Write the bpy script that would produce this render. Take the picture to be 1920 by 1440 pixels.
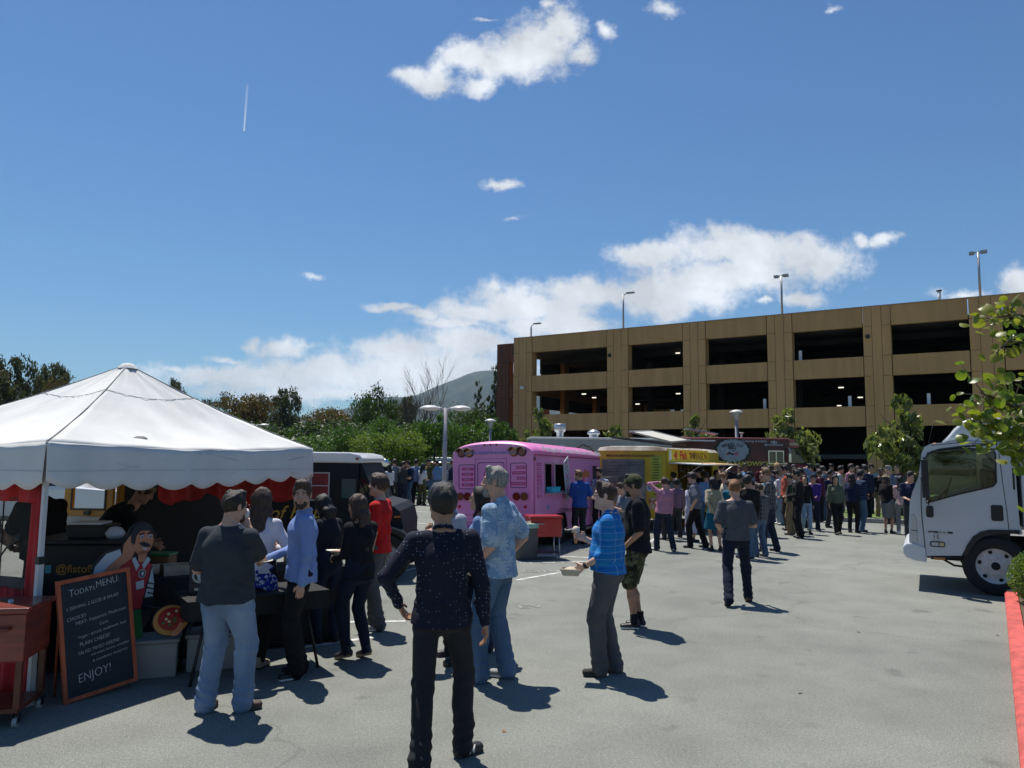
import bpy, math, random
import numpy as np
from mathutils import Vector, Matrix, Euler
for _o in list(bpy.data.objects): bpy.data.objects.remove(_o)
scene = bpy.context.scene
R = math.radians
PI = math.pi
random.seed(7); rng = np.random.default_rng(7)
# ---------------------------------------------------------------- camera
CAMZ = 1.95; FPX = 1400.0; PITCH = R(5.8); ROLL = R(0.6)
cam_data = bpy.data.cameras.new('camera'); cam = bpy.data.objects.new('camera', cam_data)
scene.collection.objects.link(cam); scene.camera = cam
cam_data.sensor_width = 36.0; cam_data.lens = FPX / 1920 * 36.0
cam_data.clip_start = 0.1; cam_data.clip_end = 30000
CM = (Matrix.Rotation(PI/2 + PITCH, 3, 'X') @ Matrix.Rotation(ROLL, 3, 'Z'))
cam.matrix_world = Matrix.Translation((0, 0, CAMZ)) @ CM.to_4x4()
# ---------------------------------------------------------------- exposure
scene.render.engine = 'CYCLES'
scene.view_settings.view_transform = 'Standard'; scene.view_settings.look = 'None'
scene.view_settings.exposure = 0.36; scene.view_settings.gamma = 1.0
scene.view_settings.use_curve_mapping = False
# ---------------------------------------------------------------- sun and sky
SUN_EL = R(67); SUN_AZ = R(-28)         # azimuth from +Y (view direction) towards +X
sdir = Vector((math.sin(SUN_AZ)*math.cos(SUN_EL), math.cos(SUN_AZ)*math.cos(SUN_EL), math.sin(SUN_EL)))
sun_d = bpy.data.lights.new('sun', 'SUN'); sun_d.energy = 4.8; sun_d.angle = R(0.53); sun_d.color = (1.0, 0.95, 0.86)
sun = bpy.data.objects.new('sun', sun_d); scene.collection.objects.link(sun)
sun.rotation_euler = sdir.to_track_quat('Z', 'Y').to_euler(); sun.location = (0, 0, 40)
def ray(px, py):
 return CM @ Vector(((px-960)/FPX, (720-py)/FPX, -1.0))
def P(px, py, Y):                       # world point on the pixel's ray at forward distance Y
 d = ray(px, py); return Vector((0, 0, CAMZ)) + d*(Y/d.y)
def G(px, py, z=0.0):                   # world point on the pixel's ray at height z
 d = ray(px, py); return Vector((0, 0, CAMZ)) + d*((z-CAMZ)/d.z)
world = bpy.data.worlds.new('World'); scene.world = world; world.use_nodes = True
WN = world.node_tree.nodes; WL = world.node_tree.links; WN.clear()
def wn(t, **k):
 n = WN.new(t)
 for a, b in k.items(): setattr(n, a, b)
 return n
def build_world():
 out = wn('ShaderNodeOutputWorld'); bg = wn('ShaderNodeBackground')
 sky = wn('ShaderNodeTexSky', sky_type='NISHITA'); sky.sun_disc = False
 sky.sun_elevation = SUN_EL; sky.sun_rotation = SUN_AZ; sky.air_density = 1.25; sky.dust_density = 0.15; sky.ozone_density = 2.2; sky.altitude = 50
 tc = wn('ShaderNodeTexCoord'); sep = wn('ShaderNodeSeparateXYZ'); WL.new(tc.outputs['Generated'], sep.inputs[0])
 def math_(op, a, b=None, c=None, clamp=False):
  n = wn('ShaderNodeMath', operation=op); n.use_clamp = clamp
  for i, v in enumerate((a, b, c)):
   if v is None: continue
   if isinstance(v, (int, float)): n.inputs[i].default_value = v
   else: WL.new(v, n.inputs[i])
  return n.outputs[0]
 ymax = math_('MAXIMUM', sep.outputs['Y'], 0.02)
 u = math_('DIVIDE', sep.outputs['X'], ymax); v = math_('DIVIDE', sep.outputs['Z'], ymax)
 comb = wn('ShaderNodeCombineXYZ'); WL.new(u, comb.inputs[0]); WL.new(v, comb.inputs[1])
 # turbulence bends the cloud outlines; clouds sit at compass directions of the real sky
 def noise(scale, detail, rough, vec=None, sc=None):
  n = wn('ShaderNodeTexNoise'); n.inputs['Scale'].default_value = scale; n.inputs['Detail'].default_value = detail
  n.inputs['Roughness'].default_value = rough; WL.new(vec or comb.outputs[0], n.inputs['Vector']); return n
 n1 = noise(9, 6, .62)
 vs = wn('ShaderNodeVectorMath', operation='SUBTRACT'); WL.new(n1.outputs['Color'], vs.inputs[0]); vs.inputs[1].default_value = (.5, .5, .5)
 vm = wn('ShaderNodeVectorMath', operation='SCALE'); WL.new(vs.outputs[0], vm.inputs[0]); vm.inputs['Scale'].default_value = .055
 wrp = wn('ShaderNodeVectorMath', operation='ADD'); WL.new(comb.outputs[0], wrp.inputs[0]); WL.new(vm.outputs[0], wrp.inputs[1])
 def uv(px, py):
  d = ray(px, py); return d.x/d.y, d.z/d.y
 field = None
 for (px, py, a, b, w) in CLOUDS:
  U, V = uv(px, py); A = a/FPX; B = b/FPX
  mp = wn('ShaderNodeMapping'); mp.inputs['Scale'].default_value = (1/A, 1/B, 0); mp.inputs['Location'].default_value = (-U/A, -V/B, 0)
  WL.new(wrp.outputs[0], mp.inputs['Vector'])
  ln = wn('ShaderNodeVectorMath', operation='LENGTH'); WL.new(mp.outputs[0], ln.inputs[0])
  f = math_('SUBTRACT', w, ln.outputs['Value'])
  if field is None: field = f
  else:
   n = wn('ShaderNodeMath', operation='SMOOTH_MAX'); n.inputs[2].default_value = .35
   WL.new(field, n.inputs[0]); WL.new(f, n.inputs[1]); field = n.outputs[0]
 n2 = noise(17, 12, .70); n3 = noise(7, 6, .6)
 e = math_('MULTIPLY_ADD', n2.outputs['Fac'], 3.0, -1.16)
 f = math_('ADD', field, e)
 cov = wn('ShaderNodeMapRange', interpolation_type='SMOOTHSTEP'); cov.inputs['From Min'].default_value = -.15; cov.inputs['From Max'].default_value = .9
 WL.new(f, cov.inputs['Value'])
 # thin high veil low on the horizon
 # cloud tone: bright tops, greyer thick parts
 cr = wn('ShaderNodeMapRange'); cr.inputs['From Min'].default_value = .38; cr.inputs['From Max'].default_value = .62
 cr.inputs['To Min'].default_value = 5.6; cr.inputs['To Max'].default_value = 8.2; WL.new(n3.outputs['Fac'], cr.inputs['Value'])
 tone = wn('ShaderNodeVectorMath', operation='SCALE'); tone.inputs[0].default_value = (.93, .965, 1.0); WL.new(cr.outputs[0], tone.inputs['Scale'])
 # contrail
 c0 = Vector(uv(464, 158)); c1 = Vector(uv(457.5, 246)); dv = c1-c0
 mpc = wn('ShaderNodeMapping', vector_type='TEXTURE'); mpc.inputs['Location'].default_value = (c0.x, c0.y, 0)
 mpc.inputs['Rotation'].default_value = (0, 0, math.atan2(dv.y, dv.x)); mpc.inputs['Scale'].default_value = (dv.length, 1, 1)
 WL.new(comb.outputs[0], mpc.inputs['Vector']); sc_ = wn('ShaderNodeSeparateXYZ'); WL.new(mpc.outputs[0], sc_.inputs[0])
 wd = math_('MULTIPLY_ADD', sc_.outputs['X'], -.0012, .0026)
 tr = math_('SUBTRACT', 1.0, math_('DIVIDE', math_('ABSOLUTE', sc_.outputs['Y']), wd), clamp=True)
 ins = math_('MULTIPLY', math_('GREATER_THAN', sc_.outputs['X'], 0), math_('LESS_THAN', sc_.outputs['X'], 1))
 tr = math_('MULTIPLY', math_('MULTIPLY', tr, ins), math_('MULTIPLY_ADD', sc_.outputs['X'], .55, .15))
 covm = math_('MAXIMUM', math_('MULTIPLY', cov.outputs[0], .93), tr)
 covm = math_('MULTIPLY', covm, math_('GREATER_THAN', sep.outputs['Y'], 0.03), clamp=True)
 mix = wn('ShaderNodeMix', data_type='RGBA'); WL.new(covm, mix.inputs[0])
 tint = wn('ShaderNodeVectorMath', operation='MULTIPLY'); WL.new(sky.outputs[0], tint.inputs[0]); tint.inputs[1].default_value = (.40, .56, .72)
 WL.new(tint.outputs[0], mix.inputs[6]); WL.new(tone.outputs[0], mix.inputs[7])
 WL.new(mix.outputs[2], bg.inputs['Color']); bg.inputs['Strength'].default_value = 0.1
 WL.new(bg.outputs[0], out.inputs['Surface'])
CLOUDS = [  # direction (as seen from the lot), half sizes, weight
 (770,135,40,18,1),(815,145,40,32,1),(880,110,50,32,1),(905,165,45,22,1),(960,105,70,48,1.1),(1010,85,60,48,1.1),(1055,55,50,40,1),(1030,12,22,12,.9),(1095,105,28,26,.9),(1140,62,16,20,.8),
 (1225,470,72,20,1),(1400,472,170,36,1.1),(1530,488,68,34,1.1),(1370,520,150,34,1.1),(1140,548,190,26,1.1),(900,585,90,20,1),(1000,575,110,30,1.1),(1250,555,150,32,1.1),(735,576,48,9,1),(790,588,38,12,.9),(850,606,90,12,.8),
 (880,640,110,30,1),(1040,610,120,24,1),(560,652,55,9,.5),(470,700,170,18,1),(600,705,200,30,1.1),(740,660,90,26,1),(820,700,200,40,1.1),(640,735,240,16,1),(380,705,60,12,.8),
 (940,346,40,9,.75),(1614,446,20,20,.75),(1660,452,36,13,.85),(1500,565,44,16,1),(1435,569,26,10,.8),(530,658,46,20,1),(480,640,24,14,.7),(420,671,44,10,.7),(330,690,40,9,.6),(592,512,30,9,.5),
 (1915,532,30,36,.9),(1810,545,70,14,.6),(1562,18,30,14,.36),(1240,15,50,22,.3),(905,35,30,8,.45),(925,545,30,18,.6),(960,400,40,10,.4)]
build_world(); world.cycles.sampling_method = 'MANUAL'; world.cycles.sample_map_resolution = 256
# ---------------------------------------------------------------- helpers
COL = scene.collection
def link(o, parent=None):
 COL.objects.link(o)
 if parent is not None: o.parent = parent
 return o
def tag(o, label=None, cat=None, group=None, kind=None):
 if label: o['label'] = label
 if cat: o['category'] = cat
 if group: o['group'] = group
 if kind: o['kind'] = kind
 return o
def empty(name, label, cat, loc=(0, 0, 0), rz=0.0, group=None):
 o = bpy.data.objects.new(name, None); link(o); o.location = loc; o.rotation_euler = (0, 0, rz)
 o.empty_display_size = .2
 return tag(o, label, cat, group)
def copy_tree(o, parent=None):
 c = o.copy(); COL.objects.link(c)
 if parent is not None: c.parent = parent
 for ch in o.children: copy_tree(ch, c)
 return c
_mats = {}
def mat(name, col, rough=.6, var=.0, scale=4., bump=0., bscale=40., metal=0., spec=.5, coat=0., trans=0., detail=4, stretch=None, col2=None, lo=.35, hi=.65, alpha=None, emit=None, estr=0):
 if name in _mats: return _mats[name]
 m = bpy.data.materials.new(name); m.use_nodes = True; _mats[name] = m
 N = m.node_tree.nodes; L = m.node_tree.links; b = N['Principled BSDF']
 c = tuple(col[:3])+(1,)
 b.inputs['Base Color'].default_value = c; b.inputs['Roughness'].default_value = rough; b.inputs['Metallic'].default_value = metal
 b.inputs['Specular IOR Level'].default_value = spec; b.inputs['Coat Weight'].default_value = coat
 b.inputs['Transmission Weight'].default_value = trans
 if alpha is not None: b.inputs['Alpha'].default_value = alpha
 if emit: b.inputs['Emission Color'].default_value = tuple(emit)+(1,); b.inputs['Emission Strength'].default_value = estr
 if var or bump or col2:
  tc = N.new('ShaderNodeTexCoord'); vec = tc.outputs['Object']
  if stretch:
   mp = N.new('ShaderNodeMapping'); mp.inputs['Scale'].default_value = stretch; L.new(vec, mp.inputs[0]); vec = mp.outputs[0]
  if var or col2:
   n = N.new('ShaderNodeTexNoise'); n.inputs['Scale'].default_value = scale; n.inputs['Detail'].default_value = detail; L.new(vec, n.inputs['Vector'])
   r = N.new('ShaderNodeMapRange'); r.inputs['From Min'].default_value = lo; r.inputs['From Max'].default_value = hi; L.new(n.outputs['Fac'], r.inputs['Value'])
   mx = N.new('ShaderNodeMix'); mx.data_type = 'RGBA'; L.new(r.outputs[0], mx.inputs[0])
   if col2: a_, b_ = c, tuple(col2[:3])+(1,)
   else: a_ = tuple(x*(1-var) for x in col[:3])+(1,); b_ = tuple(min(1, x*(1+var)) for x in col[:3])+(1,)
   mx.inputs[6].default_value = a_; mx.inputs[7].default_value = b_; L.new(mx.outputs[2], b.inputs['Base Color'])
  if bump:
   n2 = N.new('ShaderNodeTexNoise'); n2.inputs['Scale'].default_value = bscale; n2.inputs['Detail'].default_value = 5; L.new(vec, n2.inputs['Vector'])
   bp = N.new('ShaderNodeBump'); bp.inputs['Strength'].default_value = bump; bp.inputs['Distance'].default_value = .01; L.new(n2.outputs['Fac'], bp.inputs['Height']); L.new(bp.outputs[0], b.inputs['Normal'])
 return m
class MB:
 def __init__(s): s.v = []; s.f = []; s.m = []; s.sm = []
 def add(s, vs, fs, mi=0, smooth=False):
  n = len(s.v); s.v += [tuple(p) for p in vs]; s.f += [tuple(i+n for i in f) for f in fs]; s.m += [mi]*len(fs); s.sm += [smooth]*len(fs); return s
 def box(s, x0, x1, y0, y1, z0, z1, mi=0, M=None):
  vs = [Vector(p) for p in ((x0,y0,z0),(x1,y0,z0),(x1,y1,z0),(x0,y1,z0),(x0,y0,z1),(x1,y0,z1),(x1,y1,z1),(x0,y1,z1))]
  if M is not None: vs = [M @ p for p in vs]
  return s.add(vs, [(0,3,2,1),(4,5,6,7),(0,1,5,4),(1,2,6,5),(2,3,7,6),(3,0,4,7)], mi)
 def cyl(s, p0, p1, r0, r1=None, n=12, mi=0, cap=True, smooth=True):
  r1 = r0 if r1 is None else r1; p0 = Vector(p0); p1 = Vector(p1); a = (p1-p0).normalized()
  u = a.orthogonal().normalized(); w = a.cross(u); vs = []
  for p, r in ((p0, r0), (p1, r1)):
   for i in range(n): t = 2*PI*i/n; vs.append(p+(u*math.cos(t)+w*math.sin(t))*r)
  s.add(vs, [(i, (i+1) % n, n+(i+1) % n, n+i) for i in range(n)], mi, smooth)
  if cap: s.add(vs, [tuple(reversed(range(n))), tuple(range(n, 2*n))], mi)
  return s
 def tube(s, pts, r, n=8, mi=0):
  pts = [Vector(p) for p in pts]; rs = r if isinstance(r, (list, tuple)) else [r]*len(pts); vs = []
  u = None
  for i, p in enumerate(pts):
   a = ((pts[min(i+1, len(pts)-1)]-pts[max(i-1, 0)])).normalized()
   if u is None: u = a.orthogonal().normalized()
   else: u = (u-a*u.dot(a)).normalized()
   w = a.cross(u)
   for k in range(n): t = 2*PI*k/n; vs.append(p+(u*math.cos(t)+w*math.sin(t))*rs[i])
  fs = []
  for i in range(len(pts)-1):
   for k in range(n): fs.append((i*n+k, i*n+(k+1) % n, (i+1)*n+(k+1) % n, (i+1)*n+k))
  s.add(vs, fs, mi, True); s.add([vs[k] for k in range(n)], [tuple(reversed(range(n)))], mi); s.add(vs[-n:], [tuple(range(n))], mi)
  return s
 def lathe(s, c, prof, n=20, mi=0, axis='Z', sx=1, sy=1, M=None):
  vs = []
  for r, z in prof:
   for k in range(n):
    t = 2*PI*k/n; p = Vector((r*math.cos(t)*sx, r*math.sin(t)*sy, z))
    if axis == 'Y': p = Vector((p.x, p.z, p.y))
    if axis == 'X': p = Vector((p.z, p.x, p.y))
    if M is not None: p = M @ p
    vs.append(Vector(c)+p)
  fs = []
  for i in range(len(prof)-1):
   for k in range(n): fs.append((i*n+k, i*n+(k+1) % n, (i+1)*n+(k+1) % n, (i+1)*n+k))
  return s.add(vs, fs, mi, True)
 def prism(s, pts, y0, y1, mi=0, M=None, plane='XZ', side=None):
  n = len(pts)
  def q(a, b, c):
   p = Vector((a, c, b)) if plane == 'XZ' else (Vector((c, a, b)) if plane == 'YZ' else Vector((a, b, c)))
   return M @ p if M is not None else p
  vs = [q(a, b, y0) for a, b in pts]+[q(a, b, y1) for a, b in pts]
  s.add(vs, [tuple(range(n)), tuple(reversed(range(n, 2*n)))], mi)
  s.add(vs, [(i, n+i, n+(i+1) % n, (i+1) % n) for i in range(n)], mi if side is None else side); return s
 def quad(s, a, b, c, d, mi=0): return s.add([a, b, c, d], [(0, 1, 2, 3)], mi)
 def build(s, name, mats, parent=None, bevel=0., seg=2, loc=None, fix=True):
  me = bpy.data.meshes.new(name); me.from_pydata([tuple(v) for v in s.v], [], s.f)
  for m in (mats if isinstance(mats, (list, tuple)) else [mats]): me.materials.append(m)
  me.polygons.foreach_set('material_index', s.m); me.polygons.foreach_set('use_smooth', s.sm); me.update()
  if fix:
   import bmesh
   bm = bmesh.new(); bm.from_mesh(me); bmesh.ops.remove_doubles(bm, verts=bm.verts, dist=1e-5)
   bmesh.ops.recalc_face_normals(bm, faces=bm.faces); bm.to_mesh(me); bm.free()
  o = bpy.data.objects.new(name, me); link(o, parent)
  if loc is not None: o.location = loc
  if bevel:
   b = o.modifiers.new('bevel', 'BEVEL'); b.width = bevel; b.segments = seg; b.limit_method = 'ANGLE'; b.angle_limit = R(40)
   b.harden_normals = False
  return o
def text(s, size, M, m, parent, name='lettering', ext=.002, align='CENTER', spacing=1.0, shear=0, sx=1.0, offset=0):
 cu = bpy.data.curves.new(name, 'FONT'); cu.body = s; cu.size = size; cu.extrude = ext; cu.align_x = align; cu.align_y = 'CENTER'
 cu.space_character = spacing; cu.shear = shear; cu.resolution_u = 3; cu.offset = offset; cu.space_line = 1.0
 t = bpy.data.objects.new('tmp', cu); COL.objects.link(t)
 bpy.context.view_layer.update()
 me = bpy.data.meshes.new_from_object(t); bpy.data.objects.remove(t)
 me.transform(M @ Matrix.Diagonal((sx, 1, 1, 1))); me.materials.clear(); me.materials.append(m)
 o = bpy.data.objects.new(name, me); link(o, parent); return o
def face_to(right, up, loc):          # frame for flat lettering: x=right, y=up, z=normal
 r = Vector(right).normalized(); u = Vector(up).normalized(); n = r.cross(u)
 M = Matrix((r, u, n)).transposed().to_4x4(); M.translation = Vector(loc); return M
def lerp(a, b, t): return a+(b-a)*t
def fast_mesh(name, V, F, mats, mi=None, smooth=False):
 V = np.asarray(V, np.float32); F = np.asarray(F, np.int32); me = bpy.data.meshes.new(name)
 k = F.shape[1]; me.vertices.add(len(V)); me.vertices.foreach_set('co', V.ravel())
 me.loops.add(F.size); me.loops.foreach_set('vertex_index', F.ravel())
 me.polygons.add(len(F)); me.polygons.foreach_set('loop_start', np.arange(0, F.size, k, dtype=np.int32))
 try: me.polygons.foreach_set('loop_total', np.full(len(F), k, np.int32))
 except Exception: pass
 if mi is not None: me.polygons.foreach_set('material_index', np.asarray(mi, np.int32))
 me.polygons.foreach_set('use_smooth', np.full(len(F), smooth))
 for m in mats: me.materials.append(m)
 me.update(calc_edges=True); return me
# ================================================================ ground
def asphalt():
 m = bpy.data.materials.new('asphalt'); m.use_nodes = True; N = m.node_tree.nodes; L = m.node_tree.links; b = N['Principled BSDF']
 tc = N.new('ShaderNodeTexCoord')
 def noise(s, d=5, r=.6):
  n = N.new('ShaderNodeTexNoise'); n.inputs['Scale'].default_value = s; n.inputs['Detail'].default_value = d; n.inputs['Roughness'].default_value = r; L.new(tc.outputs['Object'], n.inputs['Vector']); return n.outputs['Fac']
 def ramp(f, p):
  r = N.new('ShaderNodeValToRGB'); L.new(f, r.inputs[0]); e = r.color_ramp.elements
  e[0].position, e[0].color = p[0][0], (*p[0][1], 1); e[1].position, e[1].color = p[-1][0], (*p[-1][1], 1)
  for q in p[1:-1]: x = e.new(q[0]); x.color = (*q[1], 1)
  return r.outputs[0]
 def mul(a, b_, f=1.0, t='MULTIPLY'):
  n = N.new('ShaderNodeMix'); n.data_type = 'RGBA'; n.blend_type = t; n.inputs[0].default_value = f; L.new(a, n.inputs[6]); L.new(b_, n.inputs[7]); return n.outputs[2]
 base = ramp(noise(.22, 6, .65), [(.3, (.160, .168, .152)), (.7, (.238, .246, .222))])
 patch = ramp(noise(1.4, 5, .6), [(.32, (.86, .86, .86)), (.55, (1, 1, 1)), (.75, (1.07, 1.07, 1.06))])
 grit = ramp(noise(140, 2, .6), [(.36, (.50, .50, .50)), (.5, (.98, .98, .98)), (.66, (1.5, 1.5, 1.48))])
 grit2 = ramp(noise(38, 3, .7), [(.3, (.78, .78, .78)), (.7, (1.18, 1.18, 1.18))])
 vo = N.new('ShaderNodeTexVoronoi'); vo.inputs['Scale'].default_value = 28; L.new(tc.outputs['Object'], vo.inputs['Vector'])
 speck = ramp(vo.outputs['Distance'], [(.05, (1.7, 1.68, 1.6)), (.1, (1, 1, 1))])
 stain = ramp(noise(2.3, 4, .5), [(.27, (.62, .62, .64)), (.36, (1, 1, 1))])
 c = mul(base, patch); c = mul(c, grit); c = mul(c, grit2); c = mul(c, speck, .6); c = mul(c, stain, .8)
 # fine cracks
 vc = N.new('ShaderNodeTexVoronoi'); vc.feature = 'DISTANCE_TO_EDGE'; vc.inputs['Scale'].default_value = .16
 nz = N.new('ShaderNodeTexNoise'); nz.inputs['Scale'].default_value = .8; nz.inputs['Detail'].default_value = 6; L.new(tc.outputs['Object'], nz.inputs['Vector'])
 ad = N.new('ShaderNodeVectorMath'); ad.operation = 'MULTIPLY_ADD'; L.new(nz.outputs['Color'], ad.inputs[0]); ad.inputs[1].default_value = (2.2, 2.2, 0); L.new(tc.outputs['Object'], ad.inputs[2]); L.new(ad.outputs[0], vc.inputs['Vector'])
 crack = ramp(vc.outputs['Distance'], [(.0, (.55, .55, .55)), (.0016, (1, 1, 1))]); c = mul(c, crack, .55)
 L.new(c, b.inputs['Base Color']); b.inputs['Roughness'].default_value = .88; b.inputs['Specular IOR Level'].default_value = .3
 bp = N.new('ShaderNodeBump'); bp.inputs['Strength'].default_value = .55; bp.inputs['Distance'].default_value = .006; L.new(noise(160, 3, .7), bp.inputs['Height']); L.new(bp.outputs[0], b.inputs['Normal'])
 return m
earth = mat('dry_grass_earth', (.085, .095, .035), .95, col2=(.16, .14, .06), scale=.5, bump=.5, bscale=8)
g = MB(); g.quad((-9000, -300, -.02), (9000, -300, -.02), (9000, 12000, -.02), (-9000, 12000, -.02)); tag(g.build('ground', earth), kind='structure')
g = MB(); g.quad((-60, -12, 0), (60, -12, 0), (60, 75, 0), (-60, 75, 0)); lot = tag(g.build('parking_lot', asphalt()), kind='structure')
grass = mat('verge_grass', (.06, .11, .02), .9, col2=(.13, .17, .045), scale=2.5, bump=.6, bscale=30)
paint = mat('road_paint_white', (.52, .52, .50), .8, col2=(.28, .285, .275), scale=9, lo=.42, hi=.72)
paintw = mat('road_paint_worn', (.30, .30, .29), .85, col2=(.19, .195, .185), scale=16, lo=.38, hi=.6)
def stripe(a, b, w=.10, m=None, z=.004, name='parking_line'):
 a = Vector((a[0], a[1], z)); b = Vector((b[0], b[1], z)); d = (b-a).normalized(); n = Vector((-d.y, d.x, 0))*w/2
 q = MB(); q.quad(a-n, b-n, b+n, a+n); return tag(q.build(name, m or paint), kind='structure')
# ================================================================ parking garage
FO = Vector((0.12, 63.94, 0)); FU = Vector((1, -.6207, 0)).normalized(); FN = Vector((-FU.y, FU.x, 0))   # FN points into the building
GM = Matrix((FU, FN, Vector((0, 0, 1)))).transposed().to_4x4(); GM.translation = FO
tan = mat('tan_stucco', (.50, .285, .12), .85, var=.09, scale=1.3, stretch=(1.5, 1.5, .18), bump=.12, bscale=30)
tan2 = mat('tan_stucco_panel', (.47, .268, .113), .85, var=.10, scale=1.2, stretch=(1.5, 1.5, .18), bump=.12, bscale=30)
brown = mat('rust_brown_stucco', (.15, .062, .037), .85, var=.08, scale=.8, bump=.1, bscale=30)
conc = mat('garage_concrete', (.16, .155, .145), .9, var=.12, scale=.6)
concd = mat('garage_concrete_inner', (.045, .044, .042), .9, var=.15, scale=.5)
joint = mat('joint_dark', (.05, .034, .022), .9)
steelg = mat('galvanised_steel', (.33, .35, .37), .45, metal=.6, var=.08, scale=6)
gar = empty('parking_garage', 'tan four level concrete parking garage behind the food trucks', 'garage', (0, 0, 0)); gar.matrix_world = GM
H = dict(top=12.4, o1t=11.08, o1b=9.07, o2t=7.73, o2b=5.75, o3t=4.40, o3b=1.25)
SX = []
def sx_of(px, py=700):
 d = ray(px, py); t = (FO.y-(-.6207)*FO.x)/(d.y-(-.6207)*d.x); p = d*t; return (p.x-FO.x)/FU.x
_op = [(996.5, 1138.4), (1177, 1281), (1323, 1440), (1486.5, 1621), (1673, 1822)]
for a, b in _op: SX.append((sx_of(a), sx_of(b)))
last = SX[-1][1]
for k in range(5): SX.append((last+1.75, last+1.75+4.5)); last = SX[-1][1]
GL = last+2.0; DEPTH = 38
fr = MB(); pn = MB(); jt = MB()
levels = [(H['o1t'], H['top']), (H['o2t'], H['o1b']), (H['o3t'], H['o2b']), (0, H['o3b'])]
prev = 0.0; cols = []
for (a, b) in SX: cols.append((prev, a)); prev = b
cols.append((prev, GL))
for i, (a, b) in enumerate(cols):
 fr = MB(); jt = MB(); fr.box(a, b, 0, .9, 0, H['top']); pier_ = fr.build('pier', tan, gar)
 w = b-a
 if i: jr = (a+w*.32, b-w*.32)
 else: jr = (a+.52, b-.52) if w > 1.2 else (a+w*.4, b-w*.2)
 for x in jr: jt.box(x-.012, x+.012, -.004, .01, 0, H['top'])
 for (z0, z1) in levels[:3]:
  for z in (z0, (z0 if z0 == H['o1t'] else z1)):
   jt.box(a, jr[0]-.02, -.004, .01, z-.012, z+.012); jt.box(jr[1]+.02, b, -.004, .01, z-.012, z+.012)
 jt.build('panel_joint', joint, pier_)
for (a, b) in SX:
 for (z0, z1) in levels:
  pn = MB(); pn.box(a+.05, b-.05, .035, .35, z0, z1); pn.build('spandrel_panel', tan2, gar)
# decks, inner columns, end and back walls
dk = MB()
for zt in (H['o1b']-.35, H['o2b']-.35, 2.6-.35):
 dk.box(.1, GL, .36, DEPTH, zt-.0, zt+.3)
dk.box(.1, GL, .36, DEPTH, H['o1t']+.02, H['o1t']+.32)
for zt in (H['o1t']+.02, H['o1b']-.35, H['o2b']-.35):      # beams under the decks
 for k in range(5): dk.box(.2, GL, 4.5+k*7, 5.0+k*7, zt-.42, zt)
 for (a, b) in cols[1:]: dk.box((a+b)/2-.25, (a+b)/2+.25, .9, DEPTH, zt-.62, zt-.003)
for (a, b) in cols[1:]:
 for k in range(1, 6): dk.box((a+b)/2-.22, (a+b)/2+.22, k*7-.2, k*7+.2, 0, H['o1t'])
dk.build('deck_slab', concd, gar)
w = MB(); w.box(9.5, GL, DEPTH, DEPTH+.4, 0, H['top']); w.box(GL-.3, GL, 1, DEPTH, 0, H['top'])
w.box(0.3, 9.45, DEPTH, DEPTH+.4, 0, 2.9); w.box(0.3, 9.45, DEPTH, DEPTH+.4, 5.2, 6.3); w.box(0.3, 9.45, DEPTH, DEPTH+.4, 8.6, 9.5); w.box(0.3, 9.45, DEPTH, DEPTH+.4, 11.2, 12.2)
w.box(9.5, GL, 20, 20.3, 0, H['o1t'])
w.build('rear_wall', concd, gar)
# left end wall of the tan block with openings at every level
w = MB()
for (z0, z1) in levels: w.box(0.0, .3, .95, DEPTH, z0, z1)
for k in range(6): w.box(0.31, .75, .95+k*7, 1.9+k*7, 0, H['top'])
w.build('end_wall', tan, gar)
for z0, z1 in ((9.75, 11.08), (6.6, 7.73), (3.3, 4.4)): w = MB(); w.box(.05, .25, 4.5, DEPTH, z0+.003, z1-.003); w.build('darkening_panel', concd, gar)  # panels added behind the end wall openings to darken the first bay
# brown wing set back behind the left end
w = MB(); XW0 = -2.75; YB = 1.6
br = [(XW0, XW0+1.55), (-.05+1.6, 2.6)]
w.box(XW0, XW0+1.25, YB, YB+.8, 0, 12.3); w.build('wing_pier', brown, gar)
for (z0, z1) in ((10.6, 12.3), (7.4, 8.55), (4.1, 5.2), (0, 1.2)): w = MB(); w.box(XW0+1.252, 0.7, YB+.03, YB+.5, z0, z1); w.build('wing_panel', brown, gar)
for k in range(1, 5): w = MB(); w.box(XW0, XW0+.35, YB+k*8, YB+k*8+1.2, 0, 12.3); w.build('wing_pier', brown, gar)
w = MB()
for x in (XW0+.55, XW0+.95, XW0+1.26): w.box(x-.015, x+.015, YB-.004, YB+.01, 0, 12.3)
for z in (10.6, 8.55, 7.4, 5.2): w.box(XW0, XW0+1.25, YB-.004, YB+.01, z-.015, z+.015)
w.build('wing_joint', mat('joint_brown', (.03, .014, .01), .9), gar)
dkm = mat('black_sign_metal', (.012, .012, .014), .4)
t = text('160', 1.05, face_to((1, 0, 0), (0, 0, 1), (-.47, YB-.04, 11.55)), dkm, gar, 'building_number', ext=.03, offset=.015);
# fixtures: ceiling lamps that are lit
lampm = mat('lit_ceiling_lamp', (.9, .88, .8), .5, emit=(1, .93, .78), estr=1.1)
lf = []
for (px, py) in [(1113, 674), (1271, 662), (1573, 642), (1114, 745.5), (1271.5, 738), (1195.5, 757.5), (1577, 726.5), (1613, 745), (1573.5, 760.5), (1066, 733.5)]:
 zc = H['o1t']-.25 if py < 700 else (H['o2t']-.2)
 if py in (757.5, 745, 760.5): zc -= .6
 d = ray(px, py); t_ = (zc-CAMZ)/d.z; p = GM.inverted() @ (Vector((0, 0, CAMZ))+d*t_)
 if p.y < 1.5 or p.y > 19: p.y = min(max(p.y, 2), 18.5)
 q = MB(); q.box(p.x-.17, p.x+.17, p.y-.08, p.y+.08, zc-.04, zc+.03); o = q.build('ceiling_lamp', lampm, gar)
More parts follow.
